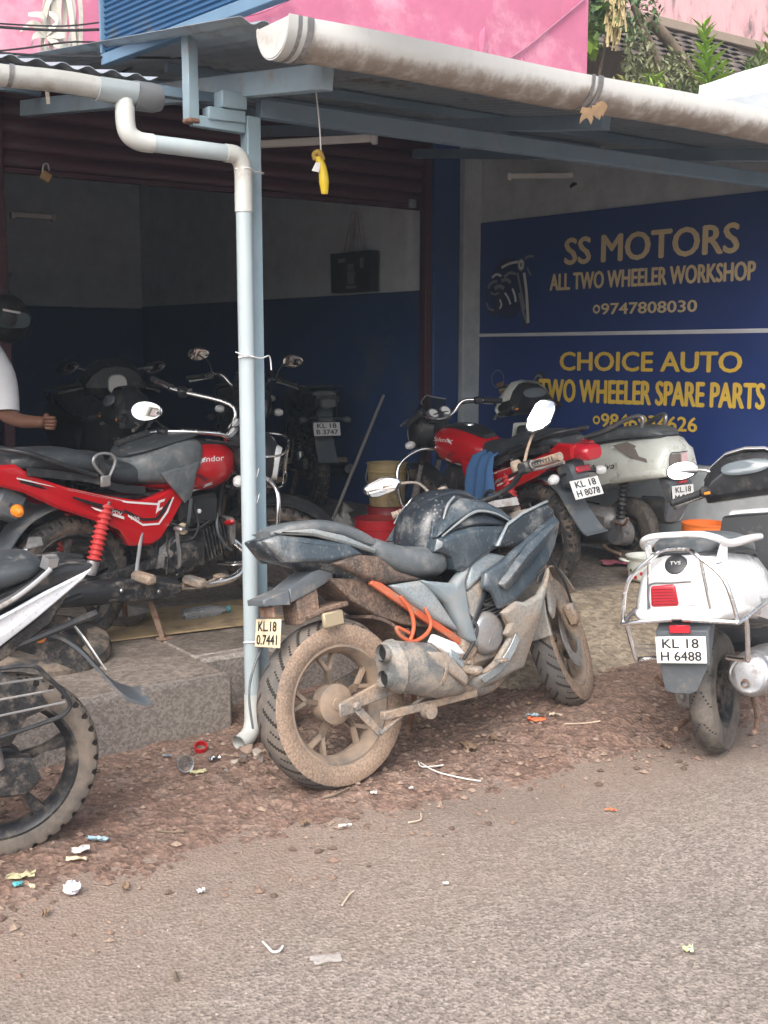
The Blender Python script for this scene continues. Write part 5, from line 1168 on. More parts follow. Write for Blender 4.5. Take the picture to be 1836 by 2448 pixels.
    bp(t, 'mudguard_rim', Geo().tube([(-.12, .09, .62), (-.225, .085, .54), (-.29, .085, .42), (-.30, .08, .28)], .005, 6), 'plastic_grey')
    plate(t, (-.235, 0, .612), (0.0, -1, 0.0), (.22, 0, 1), .16, .10, 'KL.18', '0.7441', 'plate_cream')
    # tank: narrow shell, crowned centre and sharp edged side shrouds
    tk = bp(t, 'fuel_tank', Geo().body([(.44, .80, .06, .05), (.47, .83, .10, .10), (.54, .865, .128, .135), (.66, .88, .140, .140), (.78, .865, .135, .115), (.87, .83, .11, .08), (.92, .81, .06, .04)], 26, 2.8), 'slate_dark')
    for sg in (-1, 1):
        wy = lambda x, z: -.55 * max(0, z - .86) ** 1.15 - .20 * abs(x - .70) ** 1.4 - .10 * max(0, .80 - z)
        bp(tk, 'tank_shroud', Geo().panel([(.455, .80), (.475, .845), (.56, .862), (.66, .868), (.78, .855), (.88, .838), (.925, .842), (.86, .785), (.74, .765), (.655, .735), (.585, .700), (.545, .72), (.535, .765), (.50, .79)], sg * .178, .05, .016, .018, wy), 'slate_paint')
        bp(tk, 'tank_shroud', Geo().panel([(.475, .85), (.52, .905), (.58, .955), (.66, .985), (.76, .965), (.85, .915), (.93, .845), (.88, .848), (.80, .895), (.72, .918), (.66, .915), (.57, .885)], sg * .176, .05, .014, .014, wy), 'slate_paint')
        bp(tk, 'tank_panel', Geo().panel([(.56, .868), (.60, .888), (.68, .912), (.75, .908), (.84, .868), (.87, .846), (.78, .862), (.66, .874)], sg * .168, .006, .004, .008, wy), 'slate_dark')
        edge = [(.49, .852), (.57, .888), (.66, .920), (.72, .923), (.80, .900), (.87, .858)]
        bp(tk, 'tank_trim', Geo().tube([V(x, sg * (.190 + wy(x, z)), z) for x, z in edge], [.003, .005, .006, .005, .003], 6), 'silver_panel')
        edge = [(.525, .915), (.57, .965), (.62, .995)]
        bp(tk, 'tank_trim', Geo().tube([V(x, sg * (.186 + wy(x, z)), z) for x, z in edge], [.003, .006, .004], 6), 'silver_panel')
    bp(tk, 'tank_centre', Geo().body([(.47, .90, .05, .03), (.54, .965, .075, .045), (.64, 1.0, .085, .03), (.74, .985, .08, .03), (.84, .93, .06, .03)], 14, 2.6), 'slate_dark')
    for k_ in range(3): bp(tk, 'tank_rib', Geo().tube([(.475 + .018 * k_, -.10 - .012 * k_, .80), (.485 + .018 * k_, -.12 - .008 * k_, .87), (.525 + .02 * k_, -.085, .945), (.58 + .02 * k_, -.03, .99)], .005, 6), 'slate_paint')
    # engine
    e = bp(t, 'engine', Geo().box((.66, 0, .42), (.32, .24, .26), None, .05), 'mud_metal')
    for sg in (-1, 1):
        bp(e, 'engine_cover', Geo().lathe([(.085, 0), (.085, .03), (.07, .05), (.025, .056), (0, .056)], (.685, sg * .11, .445), (0, sg, 0), 26), 'alloy')
        bolts(e, [(.685 + .075 * math.cos(a), sg * .138, .445 + .075 * math.sin(a)) for a in (.3, 1.3, 2.3, 3.4, 4.5, 5.5)], .008, (0, sg, 0), 'alloy')
    fin = Geo()
    for k in range(13):
        z = .50 + k * .0145; fin.box((.74 + (z - .5) * .12, 0, z), (.20 - k * .0075, .27 - k * .004, .0055), Matrix.Rotation(-.12, 3, 'Y'), 0)
    bp(e, 'cylinder_fins', fin, mat('fin_edge', (.20, .20, .20), .5, .3)); bp(e, 'cylinder', Geo().box((.75, 0, .60), (.14, .20, .24), Matrix.Rotation(.12, 3, 'Y'), .02), 'plastic_black')
    for sg in (-1, 1):
        for k_ in range(5):
            a_ = 2 * math.pi * k_ / 5 + .4; bp(e, 'cover_rib', Geo().bar((.685 + .02 * math.cos(a_), sg * .164, .445 + .02 * math.sin(a_)), (.685 + .068 * math.cos(a_), sg * .156, .445 + .068 * math.sin(a_)), .006, .008, .002, V(0, 1, 0)), 'alloy')
        bp(e, 'sprocket_cover', Geo().panel([(.55, .46), (.60, .50), (.63, .46), (.62, .38), (.57, .35), (.53, .39)], sg * .135, .03, .012), 'mud_metal')
        for k_, pts in enumerate((((.60, .13, .54), (.62, .155, .48), (.58, .16, .42), (.52, .15, .36)), ((.80, .12, .62), (.78, .15, .54), (.81, .14, .46), (.78, .13, .36)), ((.50, .14, .44), (.47, .17, .40), (.50, .175, .34), (.56, .16, .31)), ((.66, .14, .58), (.70, .15, .55), (.77, .15, .56), (.82, .13, .60)))):
            bp(e, 'hose', Geo().tube([(a_, sg * b_, c_) for a_, b_, c_ in pts], (.007, .008, .006, .007)[k_], 7), ('rubber', 'mud_metal', 'rubber', 'rubber')[k_])
        bolts(e, [(.52, sg * .19, .36), (.55, sg * .19, .31), (.46, sg * .20, .39)], .011, (0, sg, 0), 'mud_metal')
    bp(t, 'brake_lever', Geo().tube([(.46, -.205, .33), (.56, -.215, .315), (.66, -.21, .335)], [.009, .007, .009], 8).box((.67, -.215, .34), (.045, .04, .014), None, .004), 'mud_metal')
    bp(t, 'frame_tube', Geo().tube([(.90, -.05, .84), (.78, -.12, .70), (.66, -.135, .56), (.58, -.13, .44)], .020, 10).tube([(.90, .05, .84), (.78, .12, .70), (.66, .135, .56), (.58, .13, .44)], .020, 10), 'plastic_black')
    bp(e, 'gearbox', Geo().box((.54, -.06, .36), (.16, .16, .18), None, .03), 'mud_metal')
    bp(t, 'heel_guard', Geo().panel([(.335, .475), (.36, .50), (.46, .45), (.50, .40), (.48, .40), (.40, .42)], -.20, .02, .006, .008), 'white_paint')
    bp(t, 'heel_guard', Geo().panel([(.42, .44), (.47, .40), (.49, .335), (.475, .335), (.44, .375), (.41, .39)], -.205, .02, .006, .006), 'silver_panel')
    bp(t, 'footpeg', Geo().box((.47, -.255, .345), (.045, .10, .03), None, .01), 'mud_metal'); bp(t, 'footpeg', Geo().box((.47, .255, .345), (.045, .10, .03), None, .01), 'mud_metal')
    bp(t, 'foot_plate', Geo().panel([(.40, .39), (.52, .37), (.56, .30), (.50, .27), (.42, .31)], -.17, .02, .008), 'mud_metal')
    # muffler with two outlets
    mf = bp(t, 'muffler', Geo().hull([V(.15, -.185 + .072 * math.cos(a), .425 + .095 * math.sin(a)) for a in np.linspace(0, 6.28, 16)] + [V(.47, -.165 + .05 * math.cos(a), .30 + .055 * math.sin(a)) for a in np.linspace(0, 6.28, 16)] + [V(.33, -.185 + .075 * math.cos(a), .37 + .105 * math.sin(a)) for a in np.linspace(0, 6.28, 16)]), 'muffler_grey')
    bp(mf, 'muffler_cap', Geo().hull([V(.115 + .01, -.185 + .062 * math.cos(a), .43 + .085 * math.sin(a)) for a in np.linspace(0, 6.28, 16)] + [V(.165, -.185 + .080 * math.cos(a), .42 + .104 * math.sin(a)) for a in np.linspace(0, 6.28, 16)]), 'muffler_grey')
    for z, y in ((.475, -.195), (.38, -.185)):
        bp(mf, 'outlet', Geo().tube([(.13, y, z), (.100, y, z + .005)], .032, 18, 1, 1, False).tube([(.13, y, z), (.101, y, z + .005)], .027, 18, 1, 1, False), 'muffler_grey'); bp(mf, 'outlet_bore', Geo().lathe([(0, 0), (.027, 0), (.027, -.02), (0, -.02)], (.114, y, z + .003), (-1, 0, 0), 16), 'ink_black')
    bp(mf, 'muffler_shield', Geo().panel([(.27, .455), (.36, .435), (.45, .33), (.44, .29), (.38, .34), (.30, .40)], -.255, .015, .008), 'mud_panel')
    bp(mf, 'muffler_band', Geo().lathe([(.080, 0), (.084, 0), (.084, .014), (.080, .014)], (.33, -.185, .375), (1, 0, -.4), 20, True), 'mud_metal')
    bp(t, 'exhaust_pipe', Geo().tube([(.46, -.16, .30), (.58, -.13, .235), (.75, -.08, .23), (.87, -.05, .32), (.86, -.02, .48)], .022, 12), 'mud_metal')
    bp(t, 'lower_bar', Geo().bar((.10, -.155, .25), (.56, -.16, .235), .03, .03), 'mud_metal'); bp(t, 'lower_bar', Geo().lathe([(0, 0), (.03, 0), (.03, .03), (0, .03)], (.30, -.165, .225), (0, -1, 0), 12), 'mud_metal')
    # fairings
    for sg in (-1, 1):
        yo = lambda x, z: -.02 * abs(x - .85) / .2
        fr = bp(t, 'side_fairing', Geo().panel([(.668, .685), (.758, .715), (.87, .768), (1.00, .822), (1.11, .855), (1.15, .828), (1.09, .73), (1.03, .672), (.93, .615), (.82, .558), (.722, .532), (.695, .60), (.652, .63)], sg * .205, .022, .010, .014, yo), 'slate_paint')
        bp(fr, 'fairing_ridge', Geo().hull([V(.700, sg * .212, .635), V(.72, sg * .238, .630), V(.74, sg * .222, .600), V(1.10, sg * .205, .850), V(1.09, sg * .225, .835), V(1.11, sg * .205, .815), V(.88, sg * .218, .765), V(.86, sg * .244, .722), V(.90, sg * .220, .685)]), 'slate_paint')
        bp(fr, 'fairing_slot', Geo().panel([(.93, .63), (.985, .66), (.95, .605), (.92, .60)], sg * .216, .005, .004, .006), 'ink_black')
        bp(t, 'upper_fairing', Geo().panel([(.735, .775), (.82, .852), (.91, .885), (1.09, .915), (1.135, .882), (1.13, .845), (1.01, .815), (.88, .762)], sg * .188, .02, .010, .012, lambda x, z: -.03 * max(0, x - .95) / .2), 'slate_dark')
        bp(t, 'upper_fairing', Geo().panel([(.74, .78), (.825, .862), (.915, .895), (1.09, .925), (1.09, .915), (.91, .882), (.82, .848), (.755, .775)], sg * .198, .012, .004, .003, lambda x, z: -.03 * max(0, x - .95) / .2), 'silver_panel')
        lf = bp(t, 'belly_fairing', Geo().panel([(.715, .520), (.80, .552), (.85, .538), (.93, .555), (1.02, .655), (.985, .56), (.93, .45), (.86, .27), (.80, .265), (.70, .245), (.55, .225), (.495, .27), (.60, .285), (.69, .33), (.765, .41), (.735, .43), (.76, .47)], sg * .205, .02, .010, .012, lambda x, z: -.07 * max(0, .5 - z) / .25), 'mud_panel')
        bp(lf, 'fairing_trim', Geo().strip([(.775, sg * .215, .415), (.74, sg * .200, .36), (.68, sg * .180, .305), (.60, sg * .165, .275)], .035, .006, 4, wv=V(.6, 0, -.8)), 'silver_panel')
    bp(t, 'inner_fairing', Geo().hull([V(1.06, -.10, .90), V(1.14, -.06, .86), V(1.10, -.13, .70), V(1.02, -.14, .74), V(1.00, -.12, .90), V(1.08, .10, .88), V(1.02, .10, .76)]), 'mud_panel')
    # fork and bars (turned left)
    for sg in (-1, 1):
        bp(t, 'fork', Geo().tube([(1.335, sg * .085, .295), (1.20, sg * .085, .56)], [.030, .026], 12, 1).tube([(1.20, sg * .085, .56), (1.03, sg * .085, .93)], .0195, 12, 1), 'mud_metal', X)
    bp(t, 'front_mudguard', Geo().strip([(1.335 + .325 * math.cos(a), 0, .295 + .325 * math.sin(a)) for a in [R_(q) for q in (35, 60, 90, 120, 150, 172)]], .15, .012, 5, wv=V(0, 1, 0)), 'mud_panel', X)
    for sg in (-1, 1): bp(t, 'front_mudguard', Geo().panel([(1.24, .60), (1.14, .54), (1.08, .44), (1.10, .40), (1.20, .46), (1.28, .56)], sg * .082, .012, .008, .01), 'mud_panel', X)
    bp(t, 'brake_caliper', Geo().box((1.27, -.115, .40), (.07, .05, .10), Matrix.Rotation(-.4, 3, 'Y'), .012), 'mud_metal', X)
    bp(t, 'brake_hose', Geo().tube([(1.26, -.13, .44), (1.18, -.15, .55), (1.14, -.13, .66), (1.06, -.08, .80)], .006, 7), 'rubber', X)
    bp(t, 'triple_clamp', Geo().hull([V(1.0, y, z) for y in (-.12, .12) for z in (.90, .935)] + [V(1.06, y, z) for y in (-.10, .10) for z in (.895, .93)] + [V(.93, y, z) for y in (-.04, .04) for z in (.915, .945)]), 'alloy', X)
    bp(t, 'lower_clamp', Geo().box((1.08, 0, .76), (.07, .23, .035), Matrix.Rotation(.4, 3, 'Y'), .008), 'engine_dark', X)
    bp(t, 'handlebar', Geo().tube([(.86, -.36, 1.02), (.92, -.22, 1.03), (.98, -.12, .985), (.99, 0, .965), (.98, .12, .985), (.92, .22, 1.03), (.86, .36, 1.02)], .012, 10), 'plastic_black', X)
    bp(t, 'wiring_clump', Geo().tube([(1.02, -.10, .93), (1.06, -.04, .98), (1.10, .03, .94), (1.06, .09, .90)], .012, 7).tube([(.98, -.06, .95), (1.05, 0, 1.0), (1.10, .06, .97), (1.08, .1, .86)], .009, 7).tube([(1.0, .02, .92), (1.08, -.06, .90), (1.10, -.09, .82)], .014, 7).box((1.09, 0, .93), (.05, .12, .07), None, .01), 'plastic_black', X)
    for sg in (-1, 1):
        grip(t, (.855, sg * .385, 1.018), (.912, sg * .25, 1.03), .0175, 'mud_metal', X); bp(t, 'switch_block', Geo().box((.925, sg * .215, 1.03), (.05, .06, .05), Matrix.Rotation(sg * .4, 3, 'Z'), .01), 'engine_dark', X)
        bp(t, 'lever', Geo().tube([(.96, sg * .20, 1.02), (.98, sg * .27, 1.01), (.94, sg * .37, 1.0)], [.007, .006, .009], 8, 4), 'alloy', X)
        bp(t, 'fluid_bottle', Geo().lathe([(0, 0), (.022, 0), (.024, .03), (.02, .045), (0, .045)], (.96, sg * .17, 1.03), (0, 0, 1), 14), 'mud_metal', X)
    Xi = X.to_3x3().inverted()
    # the right mirror looks up at the bright sky, the left one back along the road
    mirror(t, (.93, -.215, 1.05), (.955, -.335, 1.215), (0, 0, 1), .085, .052, 'hex', X, 'mud_metal', 'plastic_grey', (.96, -.25, 1.12), V(.62, 0, .70), (-.10, -.86, .50))
    mirror(t, (.93, .215, 1.05), (.88, .40, 1.155), (0, 0, 1), .082, .042, 'hex', X, 'mud_metal', 'plastic_grey', (.94, .27, 1.13), V(-1, 0, -.1), (.02, -.98, -.02))
    bp(t, 'side_stand', Geo().tube([(.50, .12, .30), (.54, .20, .16), (.55, .27, .005 + .27 * math.tan(R_(abs(lean))))], .012, 8), 'rust_brown')
    return t

mat('clear_pink', (.80, .55, .56), .2, coat=.4)
# ------------------------------------------------------------------ scooter
def scooter(label, loc, az, lean=0, body='white_paint', R=.235, st=0, plates=('KL 18', 'H 6488'), rail='bar', guard=False, badge=None, word=None, dark=False, apron='plastic_black', lampsize=1.0, name='scooter', raise_=0.0, two_tone=None, nomir=0, lamp_m='red_lens'):
    t = thing(name, label, 'scooter', loc, (R_(lean), 0, heading(az))); HEAD = (.98, 0, .72); X = steer(HEAD, 26, st)
    wheel(t, (0, 0, R), R, .095, R - .105, 'tyre_wet', 'rim_black', 5, 'road', hubr=.05)
    wheel(t, (1.24, 0, R), R, .09, R - .10, 'tyre_wet', 'rim_black', 5, 'road', X, hubr=.05)
    k = raise_
    def sec(x, zb, wb, zm, wm, zt, wt):
        half = [(wb * .55, zb - .012), (wb, zb), (wb + (wm - wb) * .6 + .006, (zb * .55 + zm * .45)), (wm, zm), ((wm + wt) / 2 + .012, (zm + zt) / 2 + .01), (wt, zt - .012), (wt * .55, zt)]
        return [V(x, a, z + k) for a, z in half] + [V(x, -a, z + k) for a, z in half[::-1]]
    st_ = [(-.385, .645, .135, .70, .118, .775, .060), (-.37, .63, .160, .71, .142, .80, .078), (-.32, .618, .178, .70, .170, .838, .092), (-.22, .60, .190, .69, .190, .838, .12), (-.05, .555, .200, .66, .205, .81, .14), (.15, .50, .198, .62, .205, .775, .145), (.32, .45, .185, .57, .190, .735, .14), (.46, .41, .150, .50, .15, .66, .12), (.50, .40, .12, .48, .12, .60, .10)]
    bd = bp(t, 'rear_body', Geo().loft([sec(*q) for q in st_]), body, None, 45)
    # band that divides the tail
    bp(bd, 'lower_skirt', Geo().loft([[V(x, sg * a, z + k) for a, z, sg in ((w, z1, 1), (w + .006, (z0 + z1) / 2, 1), (w - .012, z0, 1), (w - .012, z0, -1), (w + .006, (z0 + z1) / 2, -1), (w, z1, -1))] for x, w, z0, z1 in ((-.395, .155, .612, .650), (-.34, .182, .598, .645), (-.2, .196, .575, .63), (.0, .203, .53, .59))]), body, None, 30)
    L_ = lampsize
    tl = bp(bd, 'tail_lamp', Geo().hull([V(-.392, y, z + k) for y, z in ((-.002 * L_, .662), (.100 * L_, .660), (.096 * L_, .735), (.006 * L_, .740))] + [V(-.345, y, z + k) for y, z in ((-.002 * L_, .662), (.110 * L_, .660), (.10 * L_, .752), (.006 * L_, .757))]), lamp_m)
    bp(tl, 'clear_lens', Geo().hull([V(-.391, y, z + k) for y, z in ((-.062 * L_, .664), (-.004 * L_, .662), (.004 * L_, .740), (-.045 * L_, .742))] + [V(-.345, y, z + k) for y, z in ((-.077 * L_, .664), (-.004 * L_, .662), (.004 * L_, .757), (-.055 * L_, .757))]), 'clear_pink')
    for i_ in range(6 if lamp_m == 'red_lens' else 0): bp(tl, 'lens_rib', Geo().box((-.3935, .048, .672 + .011 * i_ + k), (.004, .092 - .002 * i_, .002), None, 0), 'maroon_decal')
    bp(bd, 'lamp_trim', Geo().tube([(-.395, .106, .655 + k), (-.394, .100, .742 + k), (-.388, .02, .748 + k), (-.385, -.055, .750 + k)], .004, 6), 'plastic_grey')
    bp(bd, 'panel_gap', Geo().tube([(-.383, -.068, .664 + k), (-.372, -.062, .75 + k), (-.345, -.10, .79 + k), (-.27, -.140, .80 + k)], .0022, 5), 'plastic_grey')
    for sg in (-1, 1): bp(bd, 'indicator_lens', Geo().hull([V(-.378, sg * y, z + k) for y, z in ((.108, .662), (.150, .665), (.118, .742), (.100, .738))] + [V(-.31, sg * y, z + k) for y, z in ((.14, .665), (.176, .668), (.150, .76), (.118, .76))]), 'clear_lens')
    if badge: 
        b = bp(bd, 'fuel_cap', Geo().lathe([(0, .016), (.030, .016), (.040, .012), (.044, 0), (.040, -.02)], (-.352, 0.004, .806 + k), (-.78, 0, .62), 26), 'plastic_black')
        text_on(b, badge, 'plate_dim', V(-.360, .022, .802 + k) + V(-.78, 0, .62) * .0165, V(0, -1, 0), V(.62, 0, .78), .04, .014, .001)
    if word:
        for sg in (-1, 1): text_on(bd, word, 'black_decal' if word != 'Jupiter' else 'plastic_grey', V(-.02 if sg < 0 else .17, sg * .209, .585 + k if word == 'Jupiter' else .60 + k), V(-sg, 0, sg * .16).normalized() if sg > 0 else V(1, 0, -.16).normalized(), V(0, -sg * .1, .99), .22, .04, .003, 'decal', .3)
    if two_tone:
        for sg in (-1, 1):
            bp(bd, 'side_trim', Geo().hull([V(x, sg * y, z + k) for x, y, z in ((-.36, .14, .675), (-.28, .182, .69), (-.16, .196, .71), (-.02, .200, .775), (-.10, .165, .80), (-.26, .16, .755), (-.36, .12, .73))]), two_tone)
    # seat
    bp(t, 'seat', Geo().body([(-.30, .845 + k, .075, .018), (-.24, .858 + k, .115, .034), (-.08, .85 + k, .14, .045), (.10, .82 + k, .145, .05), (.26, .785 + k, .14, .05), (.40, .745 + k, .115, .045), (.46, .72 + k, .07, .03)], 22, 3), 'seat_wet' if not dark else 'seat_black')
    bp(t, 'seat_edge', Geo().tube([(.44, .09, .715 + k), (.26, .148, .75 + k), (.05, .152, .795 + k), (-.2, .135, .828 + k), (-.3, .08, .838 + k), (-.3, -.08, .838 + k), (-.2, -.135, .828 + k), (.05, -.152, .795 + k), (.26, -.148, .75 + k), (.44, -.09, .715 + k)], .007, 6), 'plastic_black')
    if rail == 'bar':
        bp(t, 'grab_rail', Geo().tube([(.14, .195, .835 + k), (-.02, .190, .85 + k), (-.20, .160, .86 + k), (-.30, .135, .895 + k), (-.335, .085, .915 + k), (-.34, 0, .918 + k), (-.335, -.085, .915 + k), (-.30, -.135, .895 + k), (-.20, -.160, .86 + k), (-.02, -.190, .85 + k), (.14, -.195, .835 + k)], [.014, .017, .014, .012, .012, .014, .017, .014], 10, 4), body)
        for sg in (-1, 1): bp(t, 'rail_post', Geo().hull([V(x, sg * y, z + k) for x, y, z in ((-.26, .135, .80), (-.22, .15, .80), (-.27, .145, .88), (-.23, .16, .87), (-.26, .115, .80), (-.23, .13, .87))]), body)
    else:
        for sg in (-1, 1): bp(t, 'grab_rail', Geo().tube([(.36, sg * .165, .78 + k), (.10, sg * .16, .855 + k), (-.05, sg * .135, .925 + k), (-.14, sg * .11, .955 + k), (-.17, sg * .10, .93 + k), (-.14, sg * .10, .84 + k)], [.010, .016, .014, .014, .012], 10), 'steel')
    # rear fender flap, plate, reflector
    bp(t, 'rear_mudguard', Geo().hull([V(-.30, y, z + k) for y, z in ((.10, .60), (-.11, .60))] + [V(-.39, y, z + k) for y, z in ((.095, .57), (-.10, .57), (.09, .44), (-.095, .44))] + [V(-.355, y, z + k) for y, z in ((.085, .44), (-.085, .44))]).hull([V(-.385, y, z + k) for y, z in ((.09, .445), (-.09, .445))] + [V(-.36, y, z + k) for y, z in ((.09, .445), (-.09, .445), (.088, .335), (-.03, .335), (.05, .322), (.0, .322))] + [V(-.345, y, z + k) for y, z in ((.09, .445), (-.09, .445), (.088, .335), (-.03, .335))]), 'plastic_grey')
    bp(t, 'rear_reflector', Geo().box((-.400, 0, .578 + k), (.008, .078, .030), None, .003), 'red_lens')
    plate(t, (-.408, 0, .503 + k), (0, -1, 0), (.12, 0, 1), .185, .098, plates[0], plates[1], 'plate_white')
    # engine, muffler, rear suspension, stand
    bp(t, 'engine', Geo().box((.22, .09, .29), (.40, .16, .16), None, .05).cyl((.0, .06, R), (.0, .14, R), .085, .07, 18).box((.08, .11, .265), (.34, .07, .12), None, .03), 'alloy' if not dark else 'engine_dark')
    mf = bp(t, 'muffler', Geo().tube([(.30, -.16, .30), (.20, -.17, .31), (.0, -.18, .335), (-.17, -.185, .355), (-.20, -.185, .36)], [.04, .082, .088, .085, .06], 18), 'steel')
    bp(mf, 'heat_shield', Geo().panel([(-.15, .33), (-.10, .43), (.14, .41), (.20, .34), (.10, .30), (-.08, .295)], -.262, .02, .010, .014), 'chrome'); bp(mf, 'tail_pipe', Geo().tube([(-.19, -.17, .335), (-.225, -.17, .33)], .014, 10, 1, 1, False), 'rust_brown'); bolts(mf, [(.02, -.274, .37), (-.07, -.274, .335)], .009, (0, -1, 0))
    bp(t, 'exhaust_pipe', Geo().tube([(.30, -.15, .30), (.40, -.10, .25), (.46, 0, .24)], .018, 10), 'steel')
    spring(t, (-.02, .125, R + .03), (-.05, .12, .58 + k), .032, 'plastic_black', 9)
    for sg in (-1, 1): bp(t, 'stand_leg', Geo().tube([(.20, sg * .09, .20), (.10, sg * .13, .12), (-.06, sg * .155, .10)], .010, 8), 'rust_brown')
    bp(t, 'kick_lever', Geo().tube([(-.02, .16, .30), (-.10, .175, .29), (-.15, .19, .34)], .009, 8), 'rust_brown')
    # floor board, apron, front
    bp(t, 'floor_board', Geo().hull([V(x, y, z) for x, z in ((.44, .30), (.44, .34), (.86, .31), (.86, .345)) for y in (-.16, .16)]), apron)
    bp(t, 'leg_shield', Geo().hull([V(x, y, z) for x, z, w in ((.84, .33, .19), (.90, .34, .18), (.90, .60, .20), (.95, .62, .17), (.93, .84, .14), (.99, .84, .08)) for y in (-w, w)]), apron)
    bp(t, 'front_apron', Geo().hull([V(x, y, z) for x, z, w in ((.90, .35, .17), (.96, .36, .06), (.955, .62, .19), (1.06, .60, .07), (1.0, .86, .12), (1.06, .84, .05)) for y in (-w, w)]), body)
    bp(t, 'front_mudguard', Geo().strip([(1.24 + (R + .03) * math.cos(a), 0, R + (R + .03) * math.sin(a)) for a in [R_(q) for q in (5, 35, 65, 95, 125, 155)]], .14, .01, 4, wv=V(0, 1, 0)), body, X)
    for sg in (-1, 1): bp(t, 'fork', Geo().tube([(1.24, sg * .07, R), (1.13, sg * .06, .50), (1.03, 0, .62)], .017, 8, 2), 'steel', X)
    hc = bp(t, 'handlebar_cowl', Geo().loft([[V(x + xo, y, z) for x, z in ((.90, .985 + dz2), (.915, .95), (.96, .915), (1.03, .92), (1.08, .96), (1.07, 1.01 + dz2), (1.02, 1.045 + dz2), (.95, 1.04 + dz2))] for y, dz2, xo in ((-.20, -.03, -.01), (-.16, .03, 0), (-.09, .075, .01), (0, .085, .012), (.09, .075, .01), (.16, .03, 0), (.20, -.03, -.01))]), apron if not dark else 'plastic_black', X)
    bp(hc, 'cowl_rim', Geo().loft([[V(x + xo, y, z) for x, z in ((.955, 1.052 + dz2), (1.03, 1.06 + dz2), (1.10, 1.0 + dz2), (1.11, .95), (1.06, .90), (1.085, .955), (1.075, 1.0 + dz2), (1.02, 1.04 + dz2))] for y, dz2, xo in ((-.205, -.03, -.01), (-.16, .032, 0), (-.09, .080, .01), (0, .092, .012), (.09, .080, .01), (.16, .032, 0), (.205, -.03, -.01))]), body, X)
    bp(hc, 'instrument_glass', Geo().body([(0, 0, .03, .03), (.008, 0, .11, .038), (.018, 0, .085, .028)], 20, 2.4).xf(Matrix.Translation((.915, 0, 1.06)) @ Matrix.Rotation(R_(-150), 4, 'Y')), mat('dial_glass', (.16, .19, .21), .12, coat=.5), X)
    headlamp(hc, (1.10, 0, .985), .07, X)
    for sg in (-1, 1):
        grip(t, (.885, sg * .355, .945), (.94, sg * .215, .97), .017, 'rubber', X); bp(t, 'switch_block', Geo().box((.93, sg * .19, .975), (.06, .06, .05), None, .012), 'plastic_black', X)
        bp(t, 'switch_button', Geo().box((.898, sg * .185, .968), (.008, .03, .014), None, .003), 'orange_lens', X)
        bp(t, 'lever', Geo().tube([(1.0, sg * .19, .95), (1.0, sg * .27, .935), (.945, sg * .35, .915)], [.007, .006, .010], 8, 4), 'alloy', X)
        if not (nomir and sg < 0) and nomir != 2: mirror(t, (.97, sg * .15, 1.05), (.97, sg * .30, 1.085), (-.80, -.05, .55), .078, .046, 'oval', X, 'steel', 'plastic_grey', (.97, sg * .2, 1.075), V(1, 0, .25), (-.12, -.86, .50))
    bp(t, 'bag_hook', Geo().tube([(.88, .0, .70), (.85, 0, .69), (.84, 0, .66), (.855, 0, .645)], .006, 8), 'chrome')
    if guard:
        cg = Geo()
        for sg in (-1, 1):
            cg.tube([(.05, sg * .235, .60), (-.15, sg * .235, .608), (-.38, sg * .215, .60), (-.415, sg * .19, .605), (-.42, sg * .02, .618)], .0085, 8)
            cg.tube([(-.40, sg * .213, .60), (-.405, sg * .178, .755), (-.385, sg * .094, .835), (-.36, sg * .05, .862), (-.355, sg * .0, .866)], .0085, 8)
            cg.tube([(-.385, sg * .115, .65), (-.385, sg * .095, .83)], .006, 8, 1)
            cg.tube([(-.34, sg * .225, .60), (-.32, sg * .222, .56), (-.30, sg * .21, .45), (-.28, sg * .20, .437), (-.24, sg * .12, .437)], .0095, 8)
        bp(t, 'crash_guard', cg, 'chrome')
        for kk in range(3): bp(t, 'guard_wire', Geo().tube([(-.29, .20, .50 - .015 * kk), (-.29, .09, .49 - .015 * kk)], .003, 5, 1), 'steel')
    return t

def soften(t, keys, w=.006):
    for c in t.children_recursive:
        if c.type == 'MESH' and any(k in c.name for k in keys):
            b = c.modifiers.new('bevel', 'BEVEL'); b.width = w; b.segments = 2; b.limit_method = 'ANGLE'; b.angle_limit = R_(28)
            c.data.set_sharp_from_angle(angle=R_(70))
# ================================================================== THE VEHICLES
A_ = sport('mud splashed dark grey sport motorcycle parked beside the awning post', G(822, 1881, .004), 50, -10, -1.6)
B_ = commuter('red motorcycle with black seat and red springs standing behind the post on the shop floor', V(-1.42, 4.98, PH), 43, 2, st=-52, legguard=True, bag=True, lampguard=True, stand='centre', mwn=(.10, -.97, .12), sweep=.32, cowl='plastic_black', msides=(-1,))
C_ = commuter('black motorcycle with white tail stripe at the lower left edge', V(-1.205, 3.385, .004), -119, -6, body='plastic_black', tail='white', saree=True, stand='side', plates=('', ''), spring_m='plastic_black', word=False, screen=False, tyre_m='tyre_dusty')
D_ = commuter('red motorcycle KL 18 H 8078 with chrome leg guard facing the concrete column', V(.925, 6.38, PH - .006), -32, -6, legguard=True, stand='side', st=6, plates=('KL 18', 'H 8078'), mirrors=False, ind='clear_lens', cowl='plastic_black')
E_ = scooter('old cream scooter with plate KL 18 beside the lower banner', V(1.56, 7.02, PH), -34, -1, 'cream_paint', .22, 5, ('KL.18', 'M.817'), 'arms', False, None, 'Activa', two_tone=mat('trim_taupe', (.20, .17, .15), .35), nomir=2, lamp_m='trim_taupe')
F_ = scooter('white scooter with chrome rear guard and plate H 6488 at the right', V(1.345, 4.335, .004), 30, -7.5, 'white_paint', .245, 8, ('KL 18', 'H 6488'), 'bar', True, 'TVS', 'Jupiter', nomir=1)
